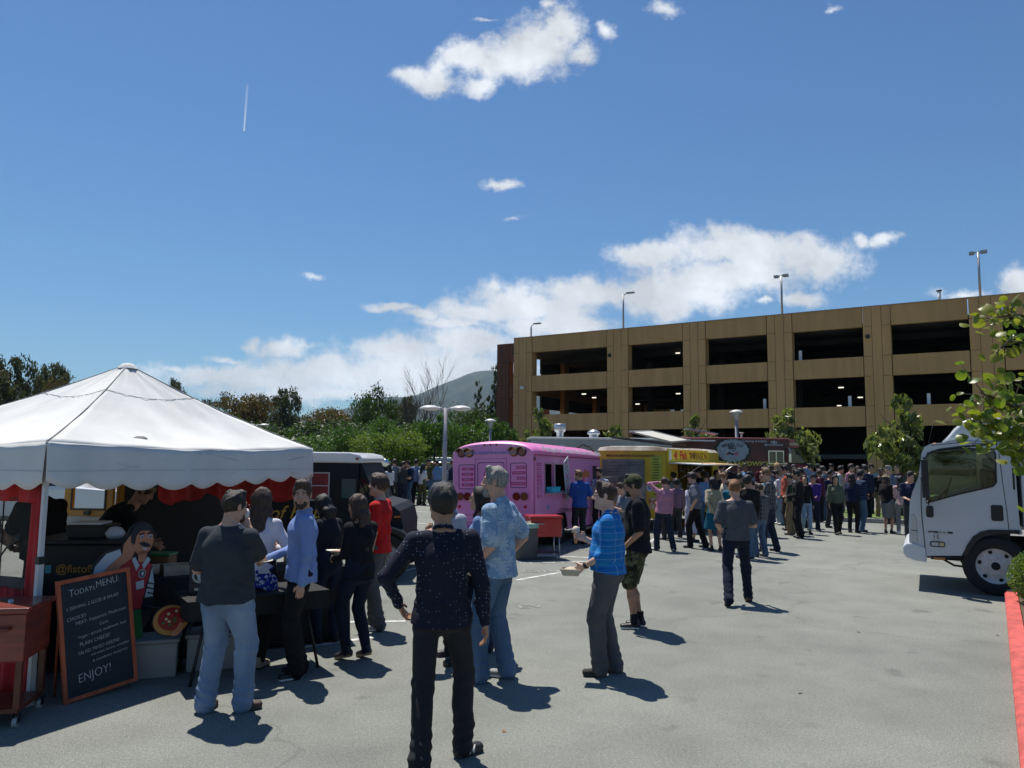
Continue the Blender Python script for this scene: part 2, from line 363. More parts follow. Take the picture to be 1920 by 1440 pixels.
# white bollards behind the parapets
wb = mat('white_post_paint', (.7, .72, .74), .5)
for (px, py) in [(1497.5, 668), (1430, 757), (1591, 752), (1740.5, 747)]:
 s_ = sx_of(px, py); zb = H['o1b'] if py < 700 else H['o2b']
 q = MB(); q.box(s_-.1, s_+.1, .6, .75, zb-.4, zb+.75); q.build('charging_post', wb, gar)
q = MB()
for (px, py) in ((1143, 666), (1627, 630)):
 s_ = sx_of(px, py); z = 10.35 if px < 1200 else 10.4
 q.cyl((s_, -.12, z), (s_, .02, z), .13, .16, 14)
q.build('security_camera', dkm, gar)
q = MB(); s_ = sx_of(981, 721); q.lathe((s_, -.18, 8.0), [(.01, .22), (.14, .2), (.2, .1), (.2, .0), (.1, -.1), (.01, -.12)], 14); q.box(s_-.05, s_+.05, -.16, .02, 8.02, 8.14); q.build('wall_floodlight', mat('fixture_white', (.65, .65, .62), .4), gar)
# coping
q = MB(); q.box(-.02, GL, -.03, .38, H['top'], H['top']+.05); q.build('coping', mat('coping_metal', (.26, .19, .12), .5), gar)
# roof lamp posts
def roof_lamp(px, top_z, kind, label, zb=12.45, back=1.2):
 s_ = sx_of(px, 600)
 base = GM @ Vector((s_, back, zb))
 t = empty('roof_lamp_post', label, 'lamp post', base, math.atan2(FU.y, FU.x), 'lamp posts on the garage roof')
 q = MB(); q.cyl((0, 0, .12), (0, 0, top_z-zb), .075, .07, 10); q.build('pole', steelg, t)
 q = MB(); q.cyl((0, 0, -.5), (0, 0, .18), .24, .22, 12); q.build('base', steelg, t)
 z = top_z-zb
 q = MB()
 if kind == 'single':
  q.tube([(0, 0, z-.08), (.25, 0, z+.06), (.5, 0, z+.1)], .04); q.box(.3, .95, -.17, .17, z+.04, z+.14)
 else:
  q.box(-.45, .45, -.06, .06, z-.05, z+.04); q.box(-.5, -.2, -.2, .2, z-.12, z+.05); q.box(.12, .5, -.2, .2, z-.1, z+.07)
 q.build('lamp_head', steelg, t, bevel=.02)
 return t
roof_lamp(979.5, 13.75, 'single', 'short roof lamp post above the left corner of the garage', back=1.5)
roof_lamp(1065, 12.85, 'single', 'lamp head just showing above the garage parapet near its left end', back=9)
roof_lamp(1157.5, 15.45, 'single', 'tall roof lamp post with one arm, second from the left corner of the garage')
roof_lamp(1460, 15.5, 'double', 'tall roof lamp post standing above the middle of the garage')
roof_lamp(1841, 15.55, 'double', 'rightmost tall roof lamp post of the garage, twin heads')
t = empty('roof_antenna', 'short white antenna mast with dark brackets on the garage roof', 'antenna', GM @ Vector((sx_of(1760, 560), 1.5, 12.3)))
q = MB(); q.cyl((0, 0, 0), (0, 0, 1.0), .1, .1, 12); q.build('mast', wb, t)
q = MB(); q.cyl((0, 0, 1.0), (0, 0, 1.08), .17, .17, 12); q.box(-.26, -.1, -.1, .1, .2, .42); q.box(.1, .28, -.1, .1, .15, .4); q.build('bracket', dkm, t)
# ================================================================ hills and air
def hills():
 nx, ny = 150, 24; xs = np.linspace(-2600, 5200, nx); ys = np.linspace(3600, 6200, ny)
 X, Y = np.meshgrid(xs, ys, indexing='ij')
 # skyline heights measured at Y = 4800
 pts = [(-2600, 60), (-1300, 120), (300, 150), (520, 165), (620, 175), (690, 190), (740, 222), (800, 232), (840, 262), (880, 300), (915, 318), (1000, 330), (1300, 300), (1920, 240)]
 def sk(x):
  px = 960+x/4800*FPX; a = [p[0] for p in pts]
  return np.interp(px, [-900, 300, 420, 560, 640, 700, 750, 790, 840, 880, 915, 1100, 1920, 2600], [40, 60, 130, 262, 300, 345, 372, 400, 480, 515, 520, 480, 420, 300])
 rid = np.exp(-((Y-4900)/700)**2)
 n = np.zeros_like(X)
 for k in range(14):
  a = rng.uniform(0, 2*PI); f = 2*PI/rng.uniform(180, 900); n += np.sin((X*math.cos(a)+Y*math.sin(a))*f+rng.uniform(0, 6))*rng.uniform(4, 11)
 Z = sk(X)*1.12*rid+n*.8*np.clip(rid*1.2, 0, 1)-20
 V = np.stack([X, Y, Z], -1).reshape(-1, 3); I = np.arange(nx*ny).reshape(nx, ny)
 F = np.stack([I[:-1, :-1], I[1:, :-1], I[1:, 1:], I[:-1, 1:]], -1).reshape(-1, 4)
 m = mat('hill_forest', (.010, .022, .012), .95, col2=(.045, .055, .025), scale=.012, detail=8)
 o = bpy.data.objects.new('hills', fast_mesh('hills', V, F, [m], smooth=True)); link(o); tag(o, kind='structure')
hills()
def haze():
 q = MB(); q.box(-3500, 6500, -20, 7200, -1.2, 620); o = q.build('haze', mat('tmp_haze', (1, 1, 1)))
 m = bpy.data.materials.new('haze'); m.use_nodes = True; N = m.node_tree.nodes; N.clear(); out = N.new('ShaderNodeOutputMaterial'); v = N.new('ShaderNodeVolumePrincipled')
 v.inputs['Color'].default_value = (.42, .66, 1, 1); v.inputs['Density'].default_value = 5e-5; v.inputs['Anisotropy'].default_value = .1
 m.node_tree.links.new(v.outputs[0], out.inputs['Volume']); o.data.materials.clear(); o.data.materials.append(m); tag(o, kind='stuff')
HAZE = True
if HAZE: haze()
# ================================================================ people: bodies and clothes grown as smooth implicit surfaces
def V3(*a): return np.array(a, float)
def nrm(v): return v/max(1e-9, np.linalg.norm(v))
def surface_nets(F, lo, h):
 ins = F < 0; nx, ny, nz = F.shape
 S = ins[:-1, :-1, :-1].astype(np.int8)
 c = S.copy()
 for dx, dy, dz in ((1,0,0),(0,1,0),(0,0,1),(1,1,0),(1,0,1),(0,1,1),(1,1,1)):
  c = c+ins[dx:nx-1+dx, dy:ny-1+dy, dz:nz-1+dz]
 act = (c > 0) & (c < 8); idx = np.argwhere(act)
 if len(idx) == 0: return np.zeros((0, 3)), np.zeros((0, 4), int)
 cor = [(a, b, d) for a in (0, 1) for b in (0, 1) for d in (0, 1)]
 val = {q: F[idx[:, 0]+q[0], idx[:, 1]+q[1], idx[:, 2]+q[2]] for q in cor}
 P_ = np.zeros((len(idx), 3)); n = np.zeros(len(idx))
 for a in cor:
  for ax in range(3):
   if a[ax]: continue
   b = list(a); b[ax] = 1; b = tuple(b); va, vb = val[a], val[b]; m = (va < 0) != (vb < 0)
   t = np.where(m, va/np.where(m, va-vb, 1), 0); q = np.zeros((len(idx), 3))
   for k in range(3): q[:, k] = a[k]
   q[:, ax] += t; P_ += q*m[:, None]; n += m
 P_ = P_/n[:, None]+idx; Vv = P_*h+lo
 lut = -np.ones(act.shape, np.int64); lut[act] = np.arange(len(idx))
 Fs = []
 for ax in range(3):
  o = [k for k in range(3) if k != ax]
  A = ins[:-1] if ax == 0 else (ins[:, :-1] if ax == 1 else ins[:, :, :-1])
  B = ins[1:] if ax == 0 else (ins[:, 1:] if ax == 1 else ins[:, :, 1:])
  e = np.argwhere(A != B); e = e[(e[:, o[0]] > 0) & (e[:, o[1]] > 0) & (e[:, o[0]] < act.shape[o[0]]) & (e[:, o[1]] < act.shape[o[1]])]
  q = []
  for du, dv in ((0, 0), (1, 0), (1, 1), (0, 1)):
   r = e.copy(); r[:, o[0]] -= du; r[:, o[1]] -= dv; q.append(lut[r[:, 0], r[:, 1], r[:, 2]])
  q = np.stack(q, 1); s = ins[e[:, 0], e[:, 1], e[:, 2]]
  if ax == 1: s = ~s
  q[~s] = q[~s][:, ::-1]; Fs.append(q[(q >= 0).all(1)])
 return Vv, np.concatenate(Fs)[:, ::-1]
class Grid:
 def __init__(s, lo, hi, h):
  s.lo = np.array(lo, float); s.h = h; s.n = np.ceil((np.array(hi)-s.lo)/h).astype(int)+1
  s.ax = [(s.lo[k]+np.arange(s.n[k])*h).astype(np.float32) for k in range(3)]
 def new(s): return Fld(s)
class Fld:
 def __init__(s, g): s.g = g; s.F = np.full(g.n, .25, np.float32)
 def sub(s, pts, m):
  pts = np.array(pts); lo = pts.min(0)-m; hi = pts.max(0)+m
  i0 = np.maximum(0, np.floor((lo-s.g.lo)/s.g.h).astype(int)); i1 = np.minimum(s.g.n, np.ceil((hi-s.g.lo)/s.g.h).astype(int)+1)
  if (i1 <= i0).any(): return None
  sl = tuple(slice(a, b) for a, b in zip(i0, i1)); X = [s.g.ax[k][sl[k]] for k in range(3)]
  return sl, X[0][:, None, None], X[1][None, :, None], X[2][None, None, :]
 def put(s, sl, d, k, op):
  A = s.F[sl]
  if op == 'add':
   if k > 0: e = np.maximum(k-np.abs(A-d), 0)/k; s.F[sl] = np.minimum(A, d)-e*e*k*.25
   else: s.F[sl] = np.minimum(A, d)
  else:
   if k > 0: e = np.maximum(k-np.abs(A+d), 0)/k; s.F[sl] = np.maximum(A, -d)+e*e*k*.25
   else: s.F[sl] = np.maximum(A, -d)
 def cone(s, p0, p1, r0, r1=None, k=.02, flat=False, side=None, op='add'):
  r1 = r0 if r1 is None else r1
  if not hasattr(r0, '__len__'): r0 = (r0, r0)
  if not hasattr(r1, '__len__'): r1 = (r1, r1)
  p0 = np.array(p0, float); p1 = np.array(p1, float); L = np.linalg.norm(p1-p0)
  a = (p1-p0)/L if L > 1e-6 else V3(0, 0, 1)
  q = s.sub([p0, p1], max(r0+r1)+k+.03+2*s.g.h)
  if q is None: return s
  sl, X, Y, Z = q
  sd = np.array(side if side is not None else (1, 0, 0), float); u = sd-a*sd.dot(a)
  if np.linalg.norm(u) < .15: u = np.cross(a, V3(0, 1, 0))
  u = nrm(u); v = np.cross(a, u)
  x, y, z = X-p0[0], Y-p0[1], Z-p0[2]
  t = x*a[0]+y*a[1]+z*a[2]; tc = np.clip(t, 0, L); f = tc/max(L, 1e-6)
  ru = r0[0]+(r1[0]-r0[0])*f; rv = r0[1]+(r1[1]-r0[1])*f; m = np.minimum(ru, rv)
  du = x*u[0]+y*u[1]+z*u[2]; dv = x*v[0]+y*v[1]+z*v[2]
  if flat: d = np.maximum((np.sqrt((du/ru)**2+(dv/rv)**2)-1)*m, np.abs(t-L/2)-L/2)
  else: dt = t-tc; d = (np.sqrt((du/ru)**2+(dv/rv)**2+(dt/m)**2)-1)*m
  s.put(sl, d.astype(np.float32), k, op); return s
 def ell(s, c, r, k=.02, frame=None, op='add'):
  c = np.array(c, float); fr = np.eye(3) if frame is None else frame
  q = s.sub([c], max(r)+k+.03+2*s.g.h)
  if q is None: return s
  sl, X, Y, Z = q; x, y, z = X-c[0], Y-c[1], Z-c[2]; tot = 0
  for i in range(3):
   tot = tot+((x*fr[i][0]+y*fr[i][1]+z*fr[i][2])/r[i])**2
  d = (np.sqrt(tot)-1)*min(r); s.put(sl, d.astype(np.float32), k, op); return s
 def half(s, p, n, k=0.0):            # keep the side the normal points away from
  X, Y, Z = [s.g.ax[0][:, None, None], s.g.ax[1][None, :, None], s.g.ax[2][None, None, :]]
  d = (X-p[0])*n[0]+(Y-p[1])*n[1]+(Z-p[2])*n[2]
  if k > 0: e = np.maximum(k-np.abs(s.F-d), 0)/k; s.F = np.maximum(s.F, d)+e*e*k*.25
  else: s.F = np.maximum(s.F, d)
  return s
 def union(s, o, k=.02):
  e = np.maximum(k-np.abs(s.F-o.F), 0)/k; s.F = np.minimum(s.F, o.F)-e*e*k*.25; return s
 def wrinkle(s, amp, seed, fr=(14, 34), n=5, zs=.8):
  r = np.random.default_rng(seed); X, Y, Z = [s.g.ax[0][:, None, None], s.g.ax[1][None, :, None], s.g.ax[2][None, None, :]]
  w = 0; warp = np.sin(9*X+r.uniform(0, 6))+np.sin(8*Z+r.uniform(0, 6))
  for _ in range(n):
   d = nrm(r.normal(size=3)*V3(1, 1, zs)); f = r.uniform(*fr)
   w = w+np.sin((X*d[0]+Y*d[1]+Z*d[2])*f+r.uniform(0, 6)+1.3*warp)
  w = w/n; s.F = s.F-(np.maximum(w, 0)**1.0*amp*2).astype(np.float32)+np.float32(amp*.4); return s
 def folds(s, z0, w, amp, f, seed=0):
  r = np.random.default_rng(seed); X, Y, Z = [s.g.ax[0][:, None, None], s.g.ax[1][None, :, None], s.g.ax[2][None, None, :]]
  g = np.exp(-((Z-z0)/w)**2)*np.sin(Z*f+2.2*np.sin(X*17+r.uniform(0, 6))+1.6*np.sin(Y*19+r.uniform(0, 6)))
  s.F = s.F-(g*amp).astype(np.float32); return s
 def mesh(s, name, mats, mi_fn=None, tone_fn=None, parent=None, smooth_it=1):
  F = s.F
  F[0], F[-1], F[:, 0], F[:, -1], F[:, :, 0], F[:, :, -1] = [.1]*6
  # crop to the occupied part
  w = np.argwhere(F < 0)
  if len(w) == 0: return None
  a = np.maximum(w.min(0)-1, 0); b = w.max(0)+2
  V, Q = surface_nets(F[a[0]:b[0]+1, a[1]:b[1]+1, a[2]:b[2]+1], s.g.lo+a*s.g.h, s.g.h)
  mi = None
  if mi_fn is not None: mi = mi_fn(V[Q].mean(1))
  me = fast_mesh(name, V, Q, mats, mi, True)
  if tone_fn is not None:
   at = me.attributes.new('tone', 'FLOAT', 'POINT'); at.data.foreach_set('value', tone_fn(V).astype(np.float32))
  o = bpy.data.objects.new(name, me); link(o, parent); return o
def ik(p0, p1, l1, l2, hint):
 d = p1-p0; L = np.linalg.norm(d)
 if L > (l1+l2)*.995: p1 = p0+d/L*(l1+l2)*.995; d = p1-p0; L = np.linalg.norm(d)
 a = (l1*l1-l2*l2+L*L)/(2*L); h = math.sqrt(max(0, l1*l1-a*a)); u = d/L; hh = np.array(hint, float); hh = nrm(hh-u*hh.dot(u))
 return p0+u*a+hh*h, p1
# ------------------------------------------------ materials for people
def skin_mat(name, col):
 if name in _mats: return _mats[name]
 m = mat(name, col, .55, var=.10, scale=18, bump=.05, bscale=120); N = m.node_tree.nodes; L = m.node_tree.links; b = N['Principled BSDF']
 b.inputs['Subsurface Weight'].default_value = .06; b.inputs['Subsurface Radius'].default_value = (.02, .008, .004)
 src = b.inputs['Base Color'].links[0].from_socket
 at = N.new('ShaderNodeAttribute'); at.attribute_name = 'tone'; mx = N.new('ShaderNodeMix'); mx.data_type = 'RGBA'
 L.new(at.outputs['Fac'], mx.inputs[0]); L.new(src, mx.inputs[6]); mx.inputs[7].default_value = (col[0]*.62, col[1]*.34, col[2]*.34, 1); L.new(mx.outputs[2], b.inputs['Base Color'])
 return m
SK = dict(fair=(.50, .29, .205), tan=(.34, .185, .115), brown=(.20, .10, .06), pale=(.56, .36, .28), east=(.44, .27, .17))
HC = dict(black=(.008, .007, .007), dark=(.018, .012, .009), brown=(.045, .024, .014), light=(.15, .085, .04), ginger=(.2, .085, .03), grey=(.2, .19, .175), blonde=(.3, .2, .1))
def skinm(k): return skin_mat('skin_'+k, SK[k])
def hairm(k): return mat('hair_'+k, HC[k], .5, var=.45, scale=60, bump=.8, bscale=150, stretch=(1, 1, .2), spec=.4)
def cloth(name, col, rough=.88, var=.10, **k): return mat('cloth_'+name, col, rough, var=var, scale=k.pop('scale', 7), bump=k.pop('bump', .35), bscale=k.pop('bscale', 220), spec=.25, **k)
def pattern(name, base, fn, rough=.85):
 """cloth whose colour is mixed by a small node group built by fn(N, L, coord) -> fac socket, colour2"""
 key = 'cloth_'+name
 if key in _mats: return _mats[key]
 m = mat(key, base, rough, var=.08, scale=6, bump=.35, bscale=220, spec=.25); N = m.node_tree.nodes; L = m.node_tree.links; b = N['Principled BSDF']
 src = b.inputs['Base Color'].links[0].from_socket; tc = N.new('ShaderNodeTexCoord')
 for fac, c2 in fn(N, L, tc.outputs['Object']):
  mx = N.new('ShaderNodeMix'); mx.data_type = 'RGBA'; L.new(fac, mx.inputs[0]); L.new(src, mx.inputs[6]); mx.inputs[7].default_value = (*c2, 1); src = mx.outputs[2]
 L.new(src, b.inputs['Base Color']); return m
def nmath(N, L, op, a, b_=None, clamp=False):
 n = N.new('ShaderNodeMath'); n.operation = op; n.use_clamp = clamp
 for i, v in enumerate((a, b_)):
  if v is None: continue
  if isinstance(v, (int, float)): n.inputs[i].default_value = v
  else: L.new(v, n.inputs[i])
 return n.outputs[0]
def dots(scale, r, col):
 def f(N, L, c):
  mp = N.new('ShaderNodeMapping'); mp.inputs['Scale'].default_value = (1, .02, 1); L.new(c, mp.inputs[0])
  v = N.new('ShaderNodeTexVoronoi'); v.inputs['Scale'].default_value = scale; v.inputs['Randomness'].default_value = .35; L.new(mp.outputs[0], v.inputs['Vector'])
  return [(nmath(N, L, 'LESS_THAN', v.outputs['Distance'], r), col)]
 return f
def bands(axis, freq, duty, col, soft=0):
 def f(N, L, c):
  s = N.new('ShaderNodeSeparateXYZ'); L.new(c, s.inputs[0]); fr = nmath(N, L, 'FRACT', nmath(N, L, 'MULTIPLY', s.outputs[axis], freq))
  return [(nmath(N, L, 'LESS_THAN', fr, duty), col)]
 return f
def plaid(cols):
 def f(N, L, c):
  s = N.new('ShaderNodeSeparateXYZ'); L.new(c, s.inputs[0]); out = []
  for ax, fq, du, co, st in cols:
   fr = nmath(N, L, 'FRACT', nmath(N, L, 'MULTIPLY', s.outputs[ax], fq)); out.append((nmath(N, L, 'MULTIPLY', nmath(N, L, 'LESS_THAN', fr, du), st), co))
  return out
 return f
def blotch(scale, th, col, soft=.03, detail=2, rnd=0, lac=0):
 def f(N, L, c):
  n = N.new('ShaderNodeTexNoise'); n.inputs['Scale'].default_value = scale; n.inputs['Detail'].default_value = detail; n.inputs['Distortion'].default_value = lac
  mp = N.new('ShaderNodeMapping'); mp.inputs['Location'].default_value = (rnd, rnd, rnd); L.new(c, mp.inputs[0]); L.new(mp.outputs[0], n.inputs['Vector'])
  r = N.new('ShaderNodeMapRange'); r.inputs['From Min'].default_value = th; r.inputs['From Max'].default_value = th+soft; L.new(n.outputs['Fac'], r.inputs['Value']); return [(r.outputs[0], col)]
 return f
def leafy(scale, col, th=.33):
 def f(N, L, c):
  # ragged fern/leaf shapes: cells whose edges are cut into lobes
  v = N.new('ShaderNodeTexVoronoi'); v.inputs['Scale'].default_value = scale; L.new(c, v.inputs['Vector'])
  sb = N.new('ShaderNodeVectorMath'); sb.operation = 'SUBTRACT'; L.new(c, sb.inputs[0]); L.new(v.outputs['Position'], sb.inputs[1])
  s = N.new('ShaderNodeSeparateXYZ'); L.new(sb.outputs[0], s.inputs[0])
  ang = nmath(N, L, 'ARCTAN2', s.outputs['Z'], s.outputs['X'])
  w = nmath(N, L, 'ABSOLUTE', nmath(N, L, 'SINE', nmath(N, L, 'MULTIPLY', ang, 4.0)))
  lim = nmath(N, L, 'ADD', nmath(N, L, 'MULTIPLY', w, .36), .16)
  return [(nmath(N, L, 'MULTIPLY', nmath(N, L, 'LESS_THAN', v.outputs['Distance'], lim), .8), col)]
 return f
def multi(*fs):
 def f(N, L, c):
  o = []
  for g in fs: o += g(N, L, c)
  return o
 return f
# ------------------------------------------------ one person
ARMREST = dict(hang=((.225, .02, .80), (.3, -.6, 0)), pocket=((.20, .06, .93), (.9, -.7, 0)), hold=((.10, .28, 1.06), (.35, -.8, -.5)), mouth=((.05, .17, 1.47), (.4, .0, -1)),
               fold=((-.06, .19, 1.13), (.6, -.3, -.6)), front=((.05, .24, .98), (.4, -.7, -.3)), phone=((.07, .28, 1.20), (.35, -.3, -.9)), shade=((.09, .13, 1.62), (1, .2, .1)), back=((.05, -.17, .95), (.9, -.6, .1)),
               hip=((.19, .02, 1.0), (1, -.8, 0)), point=((.15, .5, 1.35), (.6, 0, -.8)), reach=((.14, .45, 1.02), (.4, -.3, -.8)))
def person(label, foot, height=1.75, yaw=0., h=.02, skin='fair', hair='brown', hstyle='short', top=None, tl='long', bottom=None, bl='long', shoe=None, group=None,
           la='hang', ra='hang', feet=((-.10, 0, 8), (.10, 0, -8)), lean=(0, 0), hy=0., hp=0., girth=1., fem=False, sole=None, seed=0, bust=None, hemz=None, sleeve=None,
           extras=(), loose=1., hand=True, beard=None, glasses=None, cap=None, twist=0., under=None, belt=None, legw=1., socks=None, wig=None, collar=None, lh_dir=None, rh_dir=None, waistz=None, lapel=None, apron=None):
 s = height/1.75; hi = h <= .0101
 root = empty('person', label, 'person', foot, yaw, group)
 def S(v): return np.array(v, float)*s
 shw = (.152 if fem else .182)*(girth**.5); hipw = .09
 lx, ly = lean
 def spine(z):                          # unscaled z -> lateral offset of the spine
  t = max(0, (z-.95))/.5; return V3(lx*t, ly*t, 0)
 def sp(x, y, z): return S(V3(x, y, z)+spine(z))
 ct, st_ = math.cos(R(twist)), math.sin(R(twist))
 nb = sp(0, -.015, 1.485)
 shl = {sd: S(V3(sd*shw*ct, sd*shw*st_-.01, 1.395)+spine(1.395)) for sd in (-1, 1)}
 hcz = 1.75-.125
 fy, fp = R(hy), R(hp)
 fwd = V3(-math.sin(fy)*math.cos(fp), math.cos(fy)*math.cos(fp), math.sin(fp)); rt = V3(math.cos(fy), math.sin(fy), 0); up = np.cross(rt, fwd)
 hc = S(V3(0, .012, hcz)+spine(1.5))+S(fwd*.018*1)+S((up-V3(0, 0, 1))*.10)
 HF = (rt, fwd, up)
 hs = s*(.97 if fem else 1.0)
 def hp_(x, y, z): return hc+(rt*x+fwd*y+up*z)*hs
 # legs
 hip = {sd: S((sd*hipw, 0, .93)) for sd in (-1, 1)}
 ank = {}; fo = {}
 for sd, ft in zip((-1, 1), feet):
  x, y, yw = ft[:3]; lift = ft[3] if len(ft) > 3 else 0; pit = ft[4] if len(ft) > 4 else 0
  ya = R(yw); f_ = V3(-math.sin(ya)*math.cos(R(pit)), math.cos(ya)*math.cos(R(pit)), math.sin(R(pit))); r_ = V3(math.cos(ya), math.sin(ya), 0); u_ = np.cross(r_, f_)
  ank[sd] = S((x, y, .085+lift)); fo[sd] = (r_, f_, u_)
 knee = {}
 drop = 0
 for sd in (-1, 1):
  need = np.linalg.norm(hip[sd]-ank[sd]); lim = .86*s
  if need > lim: drop = max(drop, need-lim)
 for sd in (-1, 1):
  hip[sd] = hip[sd]-V3(0, 0, drop*1.02); f_ = fo[sd][1]; knee[sd], _ = ik(hip[sd], ank[sd], .43*s, .432*s, V3(f_[0], f_[1], .05)+V3(0, .25, 0))
 if drop:                                # lower the whole upper body a little for wide stances
  dz = V3(0, 0, drop); nb = nb-dz; hc = hc-dz; shl = {k: v-dz for k, v in shl.items()}
  _sp = sp
  sp = lambda x, y, z: _sp(x, y, z)-dz*min(1, max(0, (z-.5)/.4))
 # arms
 arm = {}
 for sd, a in ((-1, la), (1, ra)):
  if isinstance(a, str): a = ARMREST[a]
  tgt, hint = np.array(a[0], float), np.array(a[1], float); tgt = V3(tgt[0]*sd, tgt[1], tgt[2]); hint = V3(hint[0]*sd, hint[1], hint[2])
  w = S(tgt+spine(min(tgt[2], 1.3))*min(1, max(0, (tgt[2]-.75)/.4))); e, w = ik(shl[sd], w, .29*s, .25*s, hint); arm[sd] = (shl[sd], e, w)
 pts = [hc+V3(0, 0, .14), ank[-1], ank[1], *arm[-1], *arm[1], sp(-.25*girth, 0, 1), sp(.25*girth, 0, 1), nb, knee[-1], knee[1]]
 pts = np.array(pts); lo = pts.min(0)-.17; hi_ = pts.max(0)+.17; lo[2] = -.04; hi_[2] += .0
 long_hair = hstyle in ('long', 'longer', 'pony')
 g = Grid(lo, hi_, h)
 gm = girth; B = g.new(); k = .03 if not hi else .022
 # --- body
 rx = .150*gm*(0.93 if fem else 1); ry = .108*gm
 B.cone(sp(0, 0, .95), sp(0, 0, 1.08), (rx*1.02*s, ry*s), (rx*.90*s, ry*.93*s), .05); B.cone(sp(0, 0, 1.08), sp(0, 0, 1.30), (rx*.90*s, ry*.93*s), (rx*1.02*s, ry*1.02*s), .05)
 B.cone(sp(0, -.01, 1.30), sp(0, -.015, 1.39), (rx*1.02*s, ry*1.0*s), (rx*.70*s, ry*.62*s), .05)
 for sd in (-1, 1):
  B.cone(nb+S((0, 0, -.035)), shl[sd], .040*s, .047*s, .05)
 B.cone(nb-S((0, 0, .05)), hp_(0, -.018, -.055), .058*s*(.88 if fem else 1)*min(gm, 1.1), .052*s*(.86 if fem else 1)*min(gm, 1.1), .03)
 for sd in (-1, 1):
  a0, a1, a2 = arm[sd]
  B.cone(a0, a1, .046*s*gm**.5, .036*s*gm**.5, .02); B.cone(a1, a2, .037*s*gm**.5, .0255*s, .010)
  B.cone(hip[sd], knee[sd], .078*s*gm**.7, .046*s, .03); B.cone(knee[sd], lerp(knee[sd], ank[sd], .35)+S((0, -.012, 0)), .043*s, .046*s, .02); B.cone(lerp(knee[sd], ank[sd], .35)+S((0, -.012, 0)), ank[sd], .048*s, .033*s, .03)
  r_, f_, u_ = fo[sd]; A = ank[sd]
  B.cone(A-f_*.03*s-u_*.04*s, A+f_*.13*s-u_*.058*s, (.027*s, .026*s), (.034*s, .016*s), .03, side=r_)
  # hand
  fd = nrm(a2-a1); ov = lh_dir if sd < 0 else rh_dir
  if ov is not None: fd = nrm(np.array(ov, float))
  inn = V3(-sd, 0, 0); inn = inn-fd*inn.dot(fd)
  if np.linalg.norm(inn) < .2: inn = V3(0, 0, -1)-fd*fd.dot(V3(0, 0, -1))
  inn = nrm(inn); acr = np.cross(fd, inn)*sd          # across the palm towards the thumb side
  if (ra if sd > 0 else la) == 'hang' and acr[1] < 0: acr = -acr
  if hand:
   B.cone(a2, a2+fd*.075*s, (.025*s, .018*s), (.036*s, .014*s), .012, side=acr)
   if hi or h < .016:
    for q_, (off, ln) in enumerate(((.028, .068), (.010, .078), (-.009, .072), (-.027, .056))):
     b0 = a2+fd*.082*s+acr*off*s; cd = nrm(fd+inn*.45); b1 = b0+cd*ln*.5*s; c2 = nrm(fd*.6+inn*1.0); b2 = b1+c2*ln*.5*s
     B.cone(b0-fd*.02*s, b1, .0095*s, .0085*s, .003); B.cone(b1, b2, .0085*s, .007*s, .003)
    t0 = a2+fd*.03*s+acr*.028*s; td = nrm(fd*.7+acr*.75+inn*.3); B.cone(t0, t0+td*.035*s, .012*s, .0105*s, .008); B.cone(t0+td*.035*s, t0+td*.035*s+nrm(fd+inn*.4)*.03*s, .0105*s, .008*s, .004)
   else: B.cone(a2+fd*.07*s, a2+fd*.12*s+inn*.03*s, (.033*s, .014*s), (.024*s, .012*s), .012, side=acr)
 # --- head
 if hand is not None:
  B.ell(hp_(0, -.008, .028), S((.074, .094, .098)), .02, HF); B.ell(hp_(0, .022, -.045), S((.060, .070, .080)), .03, HF)
  B.cone(hp_(-.012, .076, -.098), hp_(.012, .076, -.098), .021*s, None, .03); B.cone(hp_(-.045, .02, -.075), hp_(.045, .02, -.075), .022*s, None, .03)
  if h < .0161:
   B.cone(hp_(-.034, .079, .034), hp_(.034, .079, .034), .013*s, None, .014)
   for sd in (-1, 1):
    B.ell(hp_(sd*.032, .103, .012), S((.019, .016, .012)), .012, HF, op='cut'); B.ell(hp_(sd*.045, .062, -.03), S((.02, .02, .02)), .025, HF)
    B.ell(hp_(sd*.079, -.006, .0), S((.009, .02, .031)), .006, HF); B.ell(hp_(sd*.014, .1, -.026), S((.01, .012, .009)), .008, HF)
   B.cone(hp_(0, .09, .022), hp_(0, .112, -.022), .009*s, .0125*s, .012)
   B.cone(hp_(-.02, .088, -.053), hp_(.02, .088, -.053), .0085*s, None, .008); B.cone(hp_(-.016, .087, -.066), hp_(.016, .087, -.066), .0085*s, None, .008)
  else:
   B.cone(hp_(0, .088, .02), hp_(0, .108, -.02), .012*s, .014*s, .012)
   for sd in (-1, 1): B.ell(hp_(sd*.079, -.006, .0), S((.011, .02, .03)), .01, HF)
 def tone(V):
  q = (V-hc)/hs; a = q @ rt; b = q @ fwd; c = q @ up
  t = np.exp(-((c+.060)/.011)**2-(a/.024)**4)*(b > .06)*.75
  for sd in (-1, 1): t = np.maximum(t, .25*np.exp(-((c-.012)/.014)**2-((a-sd*.032)/.02)**2)*(b > .05))
  t = np.maximum(t, .18*np.exp(-((c+.03)/.03)**2)*(b > .05))
  return t
 body = B.mesh('body', [skinm(skin)], tone_fn=tone, parent=root)
